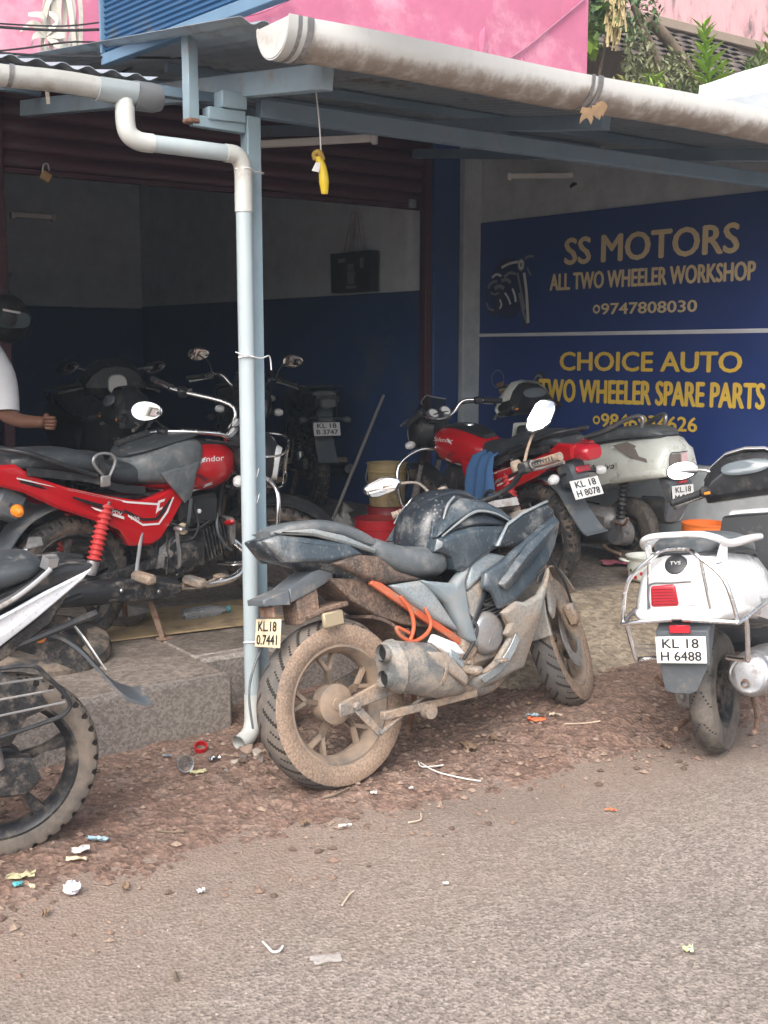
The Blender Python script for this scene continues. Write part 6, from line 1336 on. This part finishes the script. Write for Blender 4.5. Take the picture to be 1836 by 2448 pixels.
soften(A_, ('panel', 'cover', 'shroud', 'fairing', 'ridge', 'mudguard', 'muffler', 'guard', 'swingarm', 'subframe', 'tail'))
for q_ in (E_, F_): soften(q_, ('leg_shield', 'front_apron', 'floor_board', 'cowl', 'mudguard', 'lamp', 'skirt'), .008)
# ================================================================== INSIDE THE SHOP
IF_ = .40
fstruct('inner_floor', slab(-3.0, 2.84, NF + .10, BN - .01, PH - .02, IF_, .01), 'floor_concrete')
def inside(p): return Vector((p[0], p[1], IF_))
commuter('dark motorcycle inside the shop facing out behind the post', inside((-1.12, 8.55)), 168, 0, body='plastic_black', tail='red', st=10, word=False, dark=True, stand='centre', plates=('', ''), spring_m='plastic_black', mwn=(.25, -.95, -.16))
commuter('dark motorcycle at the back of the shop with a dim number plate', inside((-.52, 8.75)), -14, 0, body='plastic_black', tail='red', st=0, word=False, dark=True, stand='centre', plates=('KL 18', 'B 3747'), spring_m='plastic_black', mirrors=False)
scooter('black scooter parked behind the red motorcycle at the left', Vector((-2.35, 5.95, PH)), 62, 0, 'plastic_black', .235, 0, ('', ''), 'bar', False, None, None, True, nomir=2)
scooter('dark scooter deep inside the shop at the left', inside((-2.35, 8.6)), 150, 0, 'plastic_black', .235, 0, ('', ''), 'bar', False, None, None, True, nomir=0)

def bucket(name, label, pos, r0, r1, h, m, rim=None, extra=None, lid=False):
    t = thing(name, label, 'bucket', pos)
    prof = [(0, 0), (r0, 0), (r0 + (r1 - r0) * .5, h * .5), (r1 * .985, h * .78), (r1 * 1.02, h * .79), (r1 * 1.02, h * .82), (r1, h * .83), (r1, h * .97), (r1 * 1.04, h * .975), (r1 * 1.04, h), (r1 * .97, h)]
    prof += [(r1 * .96, h * .9), (r0 * .96, .012), (0, .012)] if not lid else [(r1 * .9, h * .985), (0, h * .985)]
    part(t, 'bucket_wall', Geo().lathe(prof, (0, 0, 0), (0, 0, 1), 32), m)
    part(t, 'handle', Geo().tube([(r1, 0, h * .85), (r1 * 1.05, -.05, h * .6), (r1 * .6, -r1 * .9, h * .45), (0, -r1 * 1.1, h * .42), (-r1 * .6, -r1 * .9, h * .45), (-r1 * 1.05, -.05, h * .6), (-r1, 0, h * .85)], .004, 6), 'steel')
    if extra: extra(t, r0, r1, h)
    return t
def lblw(t, r0, r1, h):
    for k, zz in enumerate((.56, .49)): part(t, 'printed_label', Geo().lathe([(r1 * (.985 - .02 * k), h * zz), (r1 * (.99 - .02 * k), h * (zz + .05))], (0, 0, 0), (0, 0, 1), 48).xf(Matrix.Identity(4)), 'white_decal') if False else None
    g = Geo(); vs = []; fs = []
    for i in range(7):
        a = R_(-125 + i * 6)
        for zz in (.46, .56): rr = r0 + (r1 - r0) * zz + .004; vs.append(V(rr * math.cos(a), rr * math.sin(a), h * zz))
    for i in range(6): fs.append((2 * i, 2 * i + 2, 2 * i + 3, 2 * i + 1))
    part(t, 'printed_label', g.add(vs, fs), 'white_decal')
bucket('paint_bucket', 'bright red plastic bucket standing in front of the stacked buckets', Vector((-.045, 7.05, PH)), .125, .138, .30, 'plastic_red', extra=lblw, lid=True)
bucket('paint_bucket', 'dark red bucket under the stained tan bucket', Vector((.02, 7.36, PH)), .115, .13, .34, mat('plastic_maroon', (.22, .014, .02), .4), extra=lblw, lid=True)
bucket('oil_bucket', 'stained tan bucket on top of the dark red one', Vector((.02, 7.36, PH + .342)), .115, .13, .28, 'bucket_tan')
bucket('plastic_bucket', 'orange plastic bucket behind the white scooter', Vector((1.93, 6.72, PH)), .105, .135, .32, 'plastic_orange')
# enamel pot with red flowers
pp_ = G(1547, 1388, PH); t = thing('enamel_pot', 'white enamel pot with red flower print on the shop floor', 'pot', pp_)
part(t, 'pot_wall', Geo().lathe([(0, 0), (.085, 0), (.112, .02), (.122, .06), (.118, .10), (.112, .125), (.130, .145), (.132, .150), (.126, .150), (.108, .125), (.112, .06), (.10, .02), (0, .012)], (0, 0, 0), (0, 0, 1), 32), 'enamel')
for sg in (-1, 1): part(t, 'pot_handle', Geo().tube([(sg * .118, -.03, .12), (sg * .155, -.02, .128), (sg * .158, .02, .128), (sg * .118, .03, .12)], .007, 8), 'enamel')
for k in range(11):
    a = R_(-170 + k * 17); r = .124; z = .055 + .02 * math.sin(k * 2.2); c = V(r * math.cos(a), r * math.sin(a), z); n = V(math.cos(a), math.sin(a), 0); u = n.cross(V(0, 0, 1))
    part(t, 'flower_print', Geo().add([c + u * (.012 * math.cos(b)) + V(0, 0, .012 * math.sin(b)) for b in [i * 1.047 for i in range(6)]], [(0, 1, 2, 3, 4, 5)]), ('plastic_red', 'leaf_dark', 'plastic_red')[k % 3])
g = Geo(); nx = 8
c0 = G(1480, 1352, PH)
vs = [c0 + V(-.11 + .22 * i / nx, -.06 + .12 * j / nx, .012 + .02 * random.random()) for j in range(nx + 1) for i in range(nx + 1)]
one('rag', Geo().add(vs, [(j * (nx + 1) + i, j * (nx + 1) + i + 1, (j + 1) * (nx + 1) + i + 1, (j + 1) * (nx + 1) + i) for j in range(nx) for i in range(nx)]), mat('cloth_pink', (.42, .12, .16), .9), 'crumpled pink rag on the floor beside the enamel pot', 'rag')
# cloth on the red motorcycle
t = thing('cloth', 'blue denim cloth hanging over the red motorcycle below its seat', 'cloth', D_.location, tuple(D_.rotation_euler))
secs = []
for z, w, y, x0 in ((.80, .10, .02, .26), (.795, .16, .10, .27), (.77, .20, .165, .28), (.70, .23, .20, .28), (.60, .24, .215, .27), (.50, .22, .215, .28), (.44, .20, .20, .29)):
    secs.append([V(x0 + w * (i / 12 - .5), y + .018 * math.sin(i * 1.3 + z * 9), z) for i in range(13)] + [V(x0 + w * (i / 12 - .5), y - .012 + .012 * math.sin(i * 1.3 + z * 9), z) for i in range(12, -1, -1)])
part(t, 'fabric', Geo().loft(secs), 'cloth_blue', 60)
# carry bag hanging inside, helmet at the left, broom, stick, sacks
def onR(x, y):
    a = P(ra.x, ra.y); n = V(-SD.y, SD.x, 0); r = ray(x, y); q = EYE + r * ((a - EYE).dot(n) / r.dot(n)); return q
q0, q1 = onR(817, 702), onR(912, 600); uw = (q1 - q0); uw.z = 0; wv_ = uw.length; uw.normalize(); hb = q1.z - q0.z
cen = (q0 + q1) / 2; t = thing('carry_bag', 'black carry bag hanging on the inside wall by pale handles', 'bag', V(cen.x, cen.y, q0.z) - uw.cross(V(0, 0, 1)) * -.07)
nb_ = uw.cross(V(0, 0, 1)); nb_ = nb_ if nb_.dot(-cen) > 0 else -nb_
part(t, 'bag_body', Geo().hull([uw * (a * wv_ / 2 * k) + nb_ * d * .045 + V(0, 0, z) for a in (-1, 1) for d in (-1, 1) for z, k in ((0, .97), (hb, 1.0))]), 'black_bag')
for d in (-.03, .03): part(t, 'handle', Geo().tube([uw * -.09 + nb_ * d + V(0, 0, hb - .02), uw * -.03 + nb_ * d * .3 + V(0, 0, hb + .24), uw * .0 + V(0, 0, hb + .30), uw * .03 + nb_ * d * .3 + V(0, 0, hb + .24), uw * .09 + nb_ * d + V(0, 0, hb - .02)], .008, 6), mat('rope_pale', (.36, .34, .33), .8))
for k, (a, z, w, h) in enumerate(((.02, .62, .07, .05), (.04, .45, .09, .04), (.03, .3, .08, .06), (.03, .12, .12, .02), (-.2, .8, .08, .03), (.3, .7, .04, .08))):
    c = uw * (a * wv_) + nb_ * .0485 + V(0, 0, z * hb); part(t, 'bag_print', Geo().add([c + uw * (sx * w / 2) + V(0, 0, sz * h / 2) for sx, sz in ((-1, -1), (1, -1), (1, 1), (-1, 1))], [(0, 1, 2, 3)]), 'print_grey')
q = onN(18, 762, NF - .12); t = thing('helmet', 'dark motorcycle helmet hanging on the wall at the left edge', 'helmet', q)
part(t, 'helmet_shell', Geo().ball((0, 0, 0), (.12, .14, .135), 20, 12), 'plastic_black'); part(t, 'visor', Geo().body([(-.02, -.01, .095, .045), (.0, -.01, .11, .05), (.02, -.01, .095, .045)], 18, 3).xf(Matrix.Rotation(R_(-60), 4, 'Z') @ Matrix.Translation((.105, 0, 0))), mat('visor_dark', (.05, .07, .08), .1)); part(t, 'helmet_stripe', Geo().strip([(.02, -.134, .045), (.07, -.118, .035), (.10, -.085, .03)], .012, .003, 4, wv=V(0, 0, 1)), 'white_decal'); part(t, 'strap', Geo().strip([(0, 0, .13), (0, .03, .2), (0, .08, .26)], .02, .003, 3, wv=V(1, 0, 0)), 'rubber')
bt, tp_ = Vector((-.37, 7.25, PH + .05)), Dp(917, 945, 8.0); t = thing('broom', 'long handled broom leaning towards the blue pilaster', 'broom', bt)
part(t, 'handle', Geo().tube([V(0, 0, .12), (tp_ - bt)], .011, 8, 1), mat('stick_grey', (.20, .19, .19), .7)); g = Geo()
for k in range(26): a = k * .5; g.strip([V(0, 0, .16), V(.02 * math.cos(a), .02 * math.sin(a), .08), V(.07 * math.cos(a) + .05, .05 * math.sin(a), -.04)], .009, .003, 3, wv=V(1, .4, 0))
part(t, 'bristles', g, mat('bristle', (.25, .22, .07), .9))
t = thing('plastic_sack', 'crumpled pale plastic sack beside the red bucket', 'sack', Vector((-.27, 7.3, PH))); g = Geo().ball((0, 0, .14), (.10, .08, .15), 14, 10); g.v = [q * (1 + .18 * (vn - .5)) for q, vn in zip(g.v, RS.rand(len(g.v)))]
part(t, 'sack_body', g, mat('sack', (.24, .23, .22), .6)); part(t, 'sack_neck', Geo().tube([V(0, 0, .25), V(.01, 0, .30), V(.04, 0, .34)], [.04, .018, .05], 9), 'sack')
t = thing('plastic_bottle', 'empty clear plastic bottle lying under the red motorcycle', 'bottle', G(495, 1478, PH) + V(0, 0, .034), (0, 0, .6))
part(t, 'bottle_body', Geo().lathe([(0, -.13), (.028, -.13), (.033, -.12), (.033, -.05), (.030, -.045), (.033, -.04), (.033, .03), (.030, .05), (.014, .09), (.013, .11), (0, .11)], (0, 0, 0), (1, 0, 0), 18), 'clear_plastic'); part(t, 'cap', Geo().lathe([(0, .108), (.016, .108), (.016, .125), (0, .125)], (0, 0, 0), (1, 0, 0), 14), 'litter_teal')
t = thing('steel_bowl', 'grey steel bowl on the floor behind the rear wheel of the red motorcycle', 'bowl', G(292, 1500, PH + .003) + V(0, .05, 0))
part(t, 'bowl_wall', Geo().lathe([(0, 0), (.05, 0), (.09, .03), (.11, .065), (.116, .068), (.106, .064), (.085, .034), (0, .008)], (0, 0, 0), (0, 0, 1), 24), 'alloy')
t = thing('cardboard', 'flattened cardboard sheet on the shop floor under the red motorcycle', 'cardboard', G(410, 1500, PH), (0, 0, .5))
part(t, 'sheet', Geo().box((0, .12, .008), (1.1, .55, .008), None, .002), mat('cardboard', (.34, .25, .14), .9, dirt=(.15, .11, .08), damt=.3, dscale=5))
# loose tyre lying behind the lower left motorcycle
t = thing('old_tyre', 'worn tyre lying on the kerb beside the lower left motorcycle', 'tyre', G(120, 1585, PH) + V(-.05, .06, .0), (R_(12), 0, .3))
part(t, 'tyre_ring', Geo().lathe([(.20, -.0), (.25, .0), (.285, .02), (.295, .05), (.285, .08), (.25, .10), (.20, .10), (.205, .05)], (0, 0, 0), (0, 0, 1), 48, True), 'tyre')

# ================================================================== PERSON AT THE LEFT EDGE
def person():
    base = Vector((-2.12, 5.62, PH - .045)); t = thing('person', 'person in a white short sleeved shirt reaching out with one arm at the left edge', 'person', base, (0, 0, 0))
    V_ = [(0, 0, .90), (0, 0, 1.10), (0, .01, 1.28), (0, .02, 1.40), (0, .01, 1.47), (0, -.01, 1.56), (0, -.01, 1.66),            # pelvis, waist, chest, shoulders, neck, head
          (.10, 0, .86), (.11, -.02, .48), (.11, .0, .08), (.12, -.13, .03), (-.10, 0, .86), (-.11, -.02, .48), (-.11, 0, .08), (-.12, -.13, .03),
          (.17, .01, 1.38), (.235, -.02, 1.20), (.25, -.05, 1.07), (.37, -.14, 1.045), (.46, -.19, 1.045),          # right of picture: upper arm, elbow, forearm, wrist
          (-.17, .01, 1.38), (-.22, 0, 1.12), (-.23, -.06, .88), (-.23, -.09, .80)]
    E_ = [(0, 1), (1, 2), (2, 3), (3, 4), (4, 5), (5, 6), (0, 7), (7, 8), (8, 9), (9, 10), (0, 11), (11, 12), (12, 13), (13, 14), (3, 15), (15, 16), (16, 17), (17, 18), (18, 19), (3, 20), (20, 21), (21, 22), (22, 23)]
    rad = [.135, .125, .14, .10, .052, .085, .075, .085, .06, .042, .038, .085, .06, .042, .038, .058, .047, .043, .037, .030, .058, .045, .034, .028]
    # hand: palm and five curled fingers
    w = len(V_) - 0; palm = (.505, -.205, 1.045); V_.append(palm); E_.append((19, w)); rad.append(.033)
    me = bpy.data.meshes.new('body'); me.from_pydata(V_, E_, []); o = link('body', me, 'skin', t)
    sk = o.modifiers.new('skin', 'SKIN'); 
    for v, r in zip(me.skin_vertices[0].data, rad): v.radius = (r, r)
    me.skin_vertices[0].data[0].use_root = True
    sb = o.modifiers.new('sub', 'SUBSURF'); sb.levels = 2; sb.render_levels = 2
    for p in me.polygons: p.use_smooth = True
    sk.use_smooth_shade = True
    pv = Vector(palm); d = V(.9, -.35, -.05).normalized(); u = V(0, 0, 1); s_ = d.cross(u)
    fg = Geo()
    for k in range(4):
        b = pv + u * (.024 - .016 * k) + d * .015; L = (.040, .046, .043, .034)[k]
        fg.tube([b, b + d * L * .8 + s_ * .004, b + d * L + s_ * .022, b + d * L * .55 + s_ * .036, b + d * L * .1 + s_ * .034], [.0095, .0095, .009, .008, .007], 8, 4)
    fg.tube([pv + u * .02 - d * .01, pv + u * .036 + d * .012 + s_ * .014, pv + u * .03 + d * .034 + s_ * .030], [.011, .010, .008], 8, 4)
    part(o, 'fingers', fg, 'skin')
    # head details: hair, ears, nose
    part(o, 'hair', Geo().ball((0, .012, 1.655), (.088, .098, .085), 16, 10), 'ink_black'); part(o, 'nose', Geo().hull([V(0, -.095, 1.62), V(.012, -.085, 1.59), V(-.012, -.085, 1.59), V(0, -.115, 1.595), V(0, -.08, 1.585)]), 'skin')
    for sg in (-1, 1): part(o, 'ear', Geo().ball((sg * .083, .0, 1.605), (.012, .022, .032), 8, 6), 'skin'); part(o, 'eye', Geo().ball((sg * .03, -.083, 1.625), (.012, .008, .008), 8, 6), 'ink_black')
    part(o, 'mouth', Geo().box((0, -.088, 1.56), (.04, .008, .008), None, .003), 'maroon_decal')
    # shirt, trousers
    sh_ = part(t, 'shirt', Geo().loft([[V(rx * math.cos(a) , y0 + ry * math.sin(a), z) for a in [2 * math.pi * i / 20 for i in range(20)]] for rx, ry, z, y0 in ((.185, .15, .82, 0), (.182, .15, .95, 0), (.178, .148, 1.10, 0), (.192, .155, 1.26, .01), (.195, .14, 1.36, .015), (.14, .105, 1.43, .02), (.075, .075, 1.475, .01))], False), 'cloth_white')
    for sg, a, b, c in ((1, (.14, .01, 1.385), (.225, -.01, 1.25), (.252, -.045, 1.085)), (-1, (-.14, .01, 1.385), (-.215, 0, 1.22), (-.225, -.03, 1.07))):
        part(sh_, 'sleeve', Geo().tube([a, b, c], [.085, .080, .076, .072], 16, 5, 1, False), 'cloth_white')
    part(t, 'trousers', Geo().tube([(.085, 0, .93), (.105, 0, .80), (.115, -.02, .48), (.115, 0, .07)], [.115, .105, .085, .075], 14).tube([(-.085, 0, .93), (-.105, 0, .80), (-.115, -.02, .48), (-.115, 0, .07)], [.115, .105, .085, .075], 14), mat('trouser_dark', (.03, .032, .04), .85))
    for sg in (-1, 1): part(t, 'shoe', Geo().body([(-.05, .03, .035, .03), (.0, .035, .042, .035), (.1, .03, .045, .03), (.2, .02, .04, .02), (.23, .015, .02, .015)], 14).xf(Matrix.Translation((sg * .115, .02, 0)) @ Matrix.Rotation(R_(-90), 4, 'Z')), 'plastic_black')
    return t
person()

# ================================================================== LITTER
def sheet(name, label, cat, x, y, w, h, m, rot=0, crump=.01, fold=False):
    w *= .85; h *= .85; p = ground_at(x, y); k = 6; vs = []; fs = []; ca, sa = math.cos(rot), math.sin(rot)
    for d in (0, .0015):
        for j in range(k + 1):
            for i in range(k + 1):
                a, b = (i / k - .5) * w, (j / k - .5) * h; z = crump * (.3 + random.random()) if d == 0 else vs[j * (k + 1) + i].z + d
                if d: vs.append(V(vs[j * (k + 1) + i].x, vs[j * (k + 1) + i].y, z))
                else:
                    a += random.uniform(-.1, .1) * w * .6; b += random.uniform(-.1, .1) * h * .6; vs.append(V(a * ca - b * sa, a * sa + b * ca, z))
    q = (k + 1) ** 2
    for j in range(k):
        for i in range(k): a = j * (k + 1) + i; fs += [(a, a + 1, a + k + 2, a + k + 1), (q + a, q + a + k + 1, q + a + k + 2, q + a + 1)]
    o = one(name, Geo().add(vs, fs), m, label, cat); o.location = p + V(0, 0, .004); return o
sheet('paper_scrap', 'white folded paper scrap below the lower left wheel', 'paper', 195, 2040, .065, .045, 'paper', .3, .012)
sheet('paper_scrap', 'cream paper corner lying against the white scrap', 'paper', 183, 2060, .075, .025, 'plate_cream', .1, .008)
sheet('plastic_scrap', 'pale blue plastic strip near the lower left wheel', 'litter', 235, 2014, .085, .024, 'paper_blue', -.15, .012)
sheet('paper_scrap', 'crumpled yellowish paper at the left edge of the dirt', 'paper', 50, 2104, .095, .035, 'paper_yellow', .2, .016)
sheet('plastic_scrap', 'small teal plastic scrap under the yellowish paper', 'litter', 42, 2122, .035, .02, 'litter_teal', 0, .01)
sheet('plastic_scrap', 'tiny cream plastic piece right of the teal scrap', 'litter', 76, 2126, .03, .012, 'plate_cream', -.6, .008)
sheet('paper_scrap', 'small pale paper on the dirt left of the red cap', 'paper', 400, 1812, .04, .015, 'paper_blue', .1, .006)
sheet('foil_scrap', 'crumpled silver foil in front of the pipe spout', 'litter', 512, 1822, .055, .03, 'chrome', .3, .015)
sheet('leaf', 'yellow leaf below the clear cup near the pipe spout', 'leaf', 474, 1850, .07, .03, 'paper_yellow', .5, .008)
sheet('wrapper', 'orange wrapper lying in front of the front wheel of the grey motorcycle', 'wrapper', 1282, 1728, .085, .03, 'litter_orange', -.1, .016)
sheet('wrapper', 'blue and white wrapper scrap behind the orange wrapper', 'wrapper', 1272, 1716, .06, .02, 'paper_blue', 0, .012)
sheet('paper_scrap', 'tan paper strip right of the orange wrapper', 'paper', 1328, 1715, .06, .018, 'straw', -.3, .012)
sheet('paper_scrap', 'small white scrap on the asphalt at mid right', 'paper', 1065, 2118, .02, .012, 'paper', 0, .006)
sheet('paper_scrap', 'white torn scrap at the edge of asphalt and dirt', 'paper', 825, 1980, .05, .015, 'paper', .1, .008)
sheet('paper_scrap', 'white scrap right of the muddy rear wheel', 'paper', 893, 1901, .028, .014, 'paper', .1, .008)
sheet('paper_scrap', 'second white scrap farther right of the muddy rear wheel', 'paper', 982, 1890, .022, .016, 'paper', .4, .008)
sheet('paper_scrap', 'grey white scrap on the asphalt at mid left', 'paper', 480, 2138, .03, .02, 'plate_dim', .4, .01)
sheet('plastic_scrap', 'thin red plastic bit on the asphalt left of the white scooter', 'litter', 1460, 1941, .045, .012, 'litter_orange', -.2, .006)
sheet('plastic_film', 'clear plastic film lying on the asphalt at the lower middle', 'litter', 780, 2300, .09, .045, mat('film', (.62, .58, .55), .25, alpha=.4), .3, .008)
sheet('petals', 'small pale green flower on the asphalt at the lower right', 'flower', 1645, 2280, .035, .03, mat('petal', (.62, .66, .40), .7), .3, .014)
for x, y, w in ((1260, 1688, .05), (1130, 1690, .05), (1590, 1790, .06), (640, 1850, .03), (1120, 1790, .10), (730, 1975, .04), (300, 2128, .05), (110, 2190, .04), (1180, 1770, .07)):
    sheet('dead_leaf', {1260: 'dry brown leaf behind the orange wrapper', 1130: 'dry leaf in the shade under the grey motorcycle', 1590: 'dry brown leaf left of the white scooter wheel', 640: 'dry leaf by the stones under the pipe spout', 1120: 'flat dry leaf on the rubble right of the rear wheel', 730: 'dry leaf on the red dirt below the rear wheel', 300: 'tan leaf where asphalt meets dirt at the left', 110: 'tan leaf near the bottom of the left dirt edge', 1180: 'dry leaf on the gravel in front of the grey motorcycle'}[x], 'leaf', x, y, w, w * .5, 'dry_leaf', x * .1, .012)
p = ground_at(172, 2140); g = Geo().ball((0, 0, .022), (.026, .023, .018), 14, 10); g.v = [V(q.x, q.y, q.z) * (1 + .55 * (r - .5)) for q, r in zip(g.v, RS.rand(len(g.v)))]; o = one('paper_ball', g, mat('paper_lilac', (.72, .72, .80), .85), 'crumpled white paper ball at the left edge of the asphalt', 'paper', None, 10); o.location = p
p = ground_at(480, 1797); o = one('bottle_cap', Geo().lathe([(.022, 0), (.025, 0), (.025, .022), (.022, .022)], (0, 0, 0), (.1, -.5, 1), 20, True), 'plastic_red', 'red plastic ring lying left of the pipe spout', 'cap'); o.location = p + V(0, 0, .01)
p = ground_at(440, 1840); t = thing('plastic_cup', 'clear crushed plastic cup on the dirt by the kerb', 'cup', p, (R_(80), 0, .4)); part(t, 'cup_wall', Geo().lathe([(0, 0), (.022, 0), (.03, .07), (.032, .072), (.028, .07), (.02, .003)], (0, .028, -.03), (0, 0, 1), 16), 'clear_plastic')
def stick(label, pts, r, m, name='twig', cat='twig'):
    w = [ground_at(*q) + V(0, 0, .008) for q in pts]; c = w[0]; o = one(name, Geo().tube([q - c for q in w], r, 5, 4), m, label, cat); o.location = c
stick('white forked straw right of the muddy rear wheel', [(1000, 1825), (1010, 1838), (1060, 1834)], .003, 'paper', 'straw', 'straw')
stick('long white straw on the dirt right of the muddy wheel', [(1005, 1828), (1045, 1850), (1110, 1866), (1150, 1872)], .003, 'paper', 'straw', 'straw')
stick('white curled string on the asphalt at the lower middle', [(628, 2258), (640, 2270), (652, 2282), (668, 2280), (676, 2268)], .0035, 'paper', 'string', 'string')
stick('brown twig against the muddy rear tyre', [(770, 1912), (800, 1905), (835, 1888)], .004, 'wood_brown'); stick('thin dark twig on the red dirt left of centre', [(370, 1990), (410, 1995), (440, 1993)], .003, 'wood_brown')
stick('pale straw on the asphalt edge in the middle', [(975, 1972), (1005, 1965), (1006, 1950)], .003, 'straw', 'straw', 'straw'); stick('tan twig lying on the dirt right of the grey motorcycle', [(1350, 1735), (1400, 1733), (1435, 1728)], .003, 'straw')
stick('short tan stick on the asphalt right of centre', [(818, 2170), (835, 2145), (846, 2136)], .003, 'straw'); stick('dark cigarette stub on the asphalt at the lower left', [(418, 2332), (422, 2350)], .006, 'wood_brown', 'stub', 'stub')
# stones heaped at the post
for i, (x, y, r) in enumerate(((592, 1797, .028), (612, 1806, .024), (580, 1812, .02), (640, 1800, .022), (560, 1830, .018), (625, 1822, .016), (660, 1825, .018), (690, 1850, .014), (540, 1845, .012), (605, 1840, .015))):
    p = ground_at(x, y); g = Geo().hull([V(random.uniform(-1, 1), random.uniform(-1, 1), random.uniform(-.5, .8)).normalized() * r * random.uniform(.8, 1.2) for _ in range(14)])
    o = one('stone', g, ('clod_b', 'pebble_pale', 'pebble_grey')[i % 3], 'brown stone in the heap beside the pipe spout', 'stone', 'stones heaped beside the pipe spout', 25); o.location = p + V(0, 0, r * .3)

# ================================================================== RAIN-HAZY AIR
hz = Geo().box((0, 9, 4.2), (44, 40, 9.4)); me = hz.mesh('haze'); o = link('haze', me, None); o['kind'] = 'stuff'; o['label'] = 'thin pale rain haze filling the air'; o['category'] = 'haze'
m = bpy.data.materials.new('haze'); m.use_nodes = True; nt = m.node_tree; nt.nodes.clear(); ou = nt.nodes.new('ShaderNodeOutputMaterial'); pv = nt.nodes.new('ShaderNodeVolumePrincipled')
pv.inputs['Color'].default_value = (.74, .87, 1.0, 1); pv.inputs['Density'].default_value = .0045; pv.inputs['Anisotropy'].default_value = .2; nt.links.new(pv.outputs[0], ou.inputs['Volume']); me.materials.append(m)
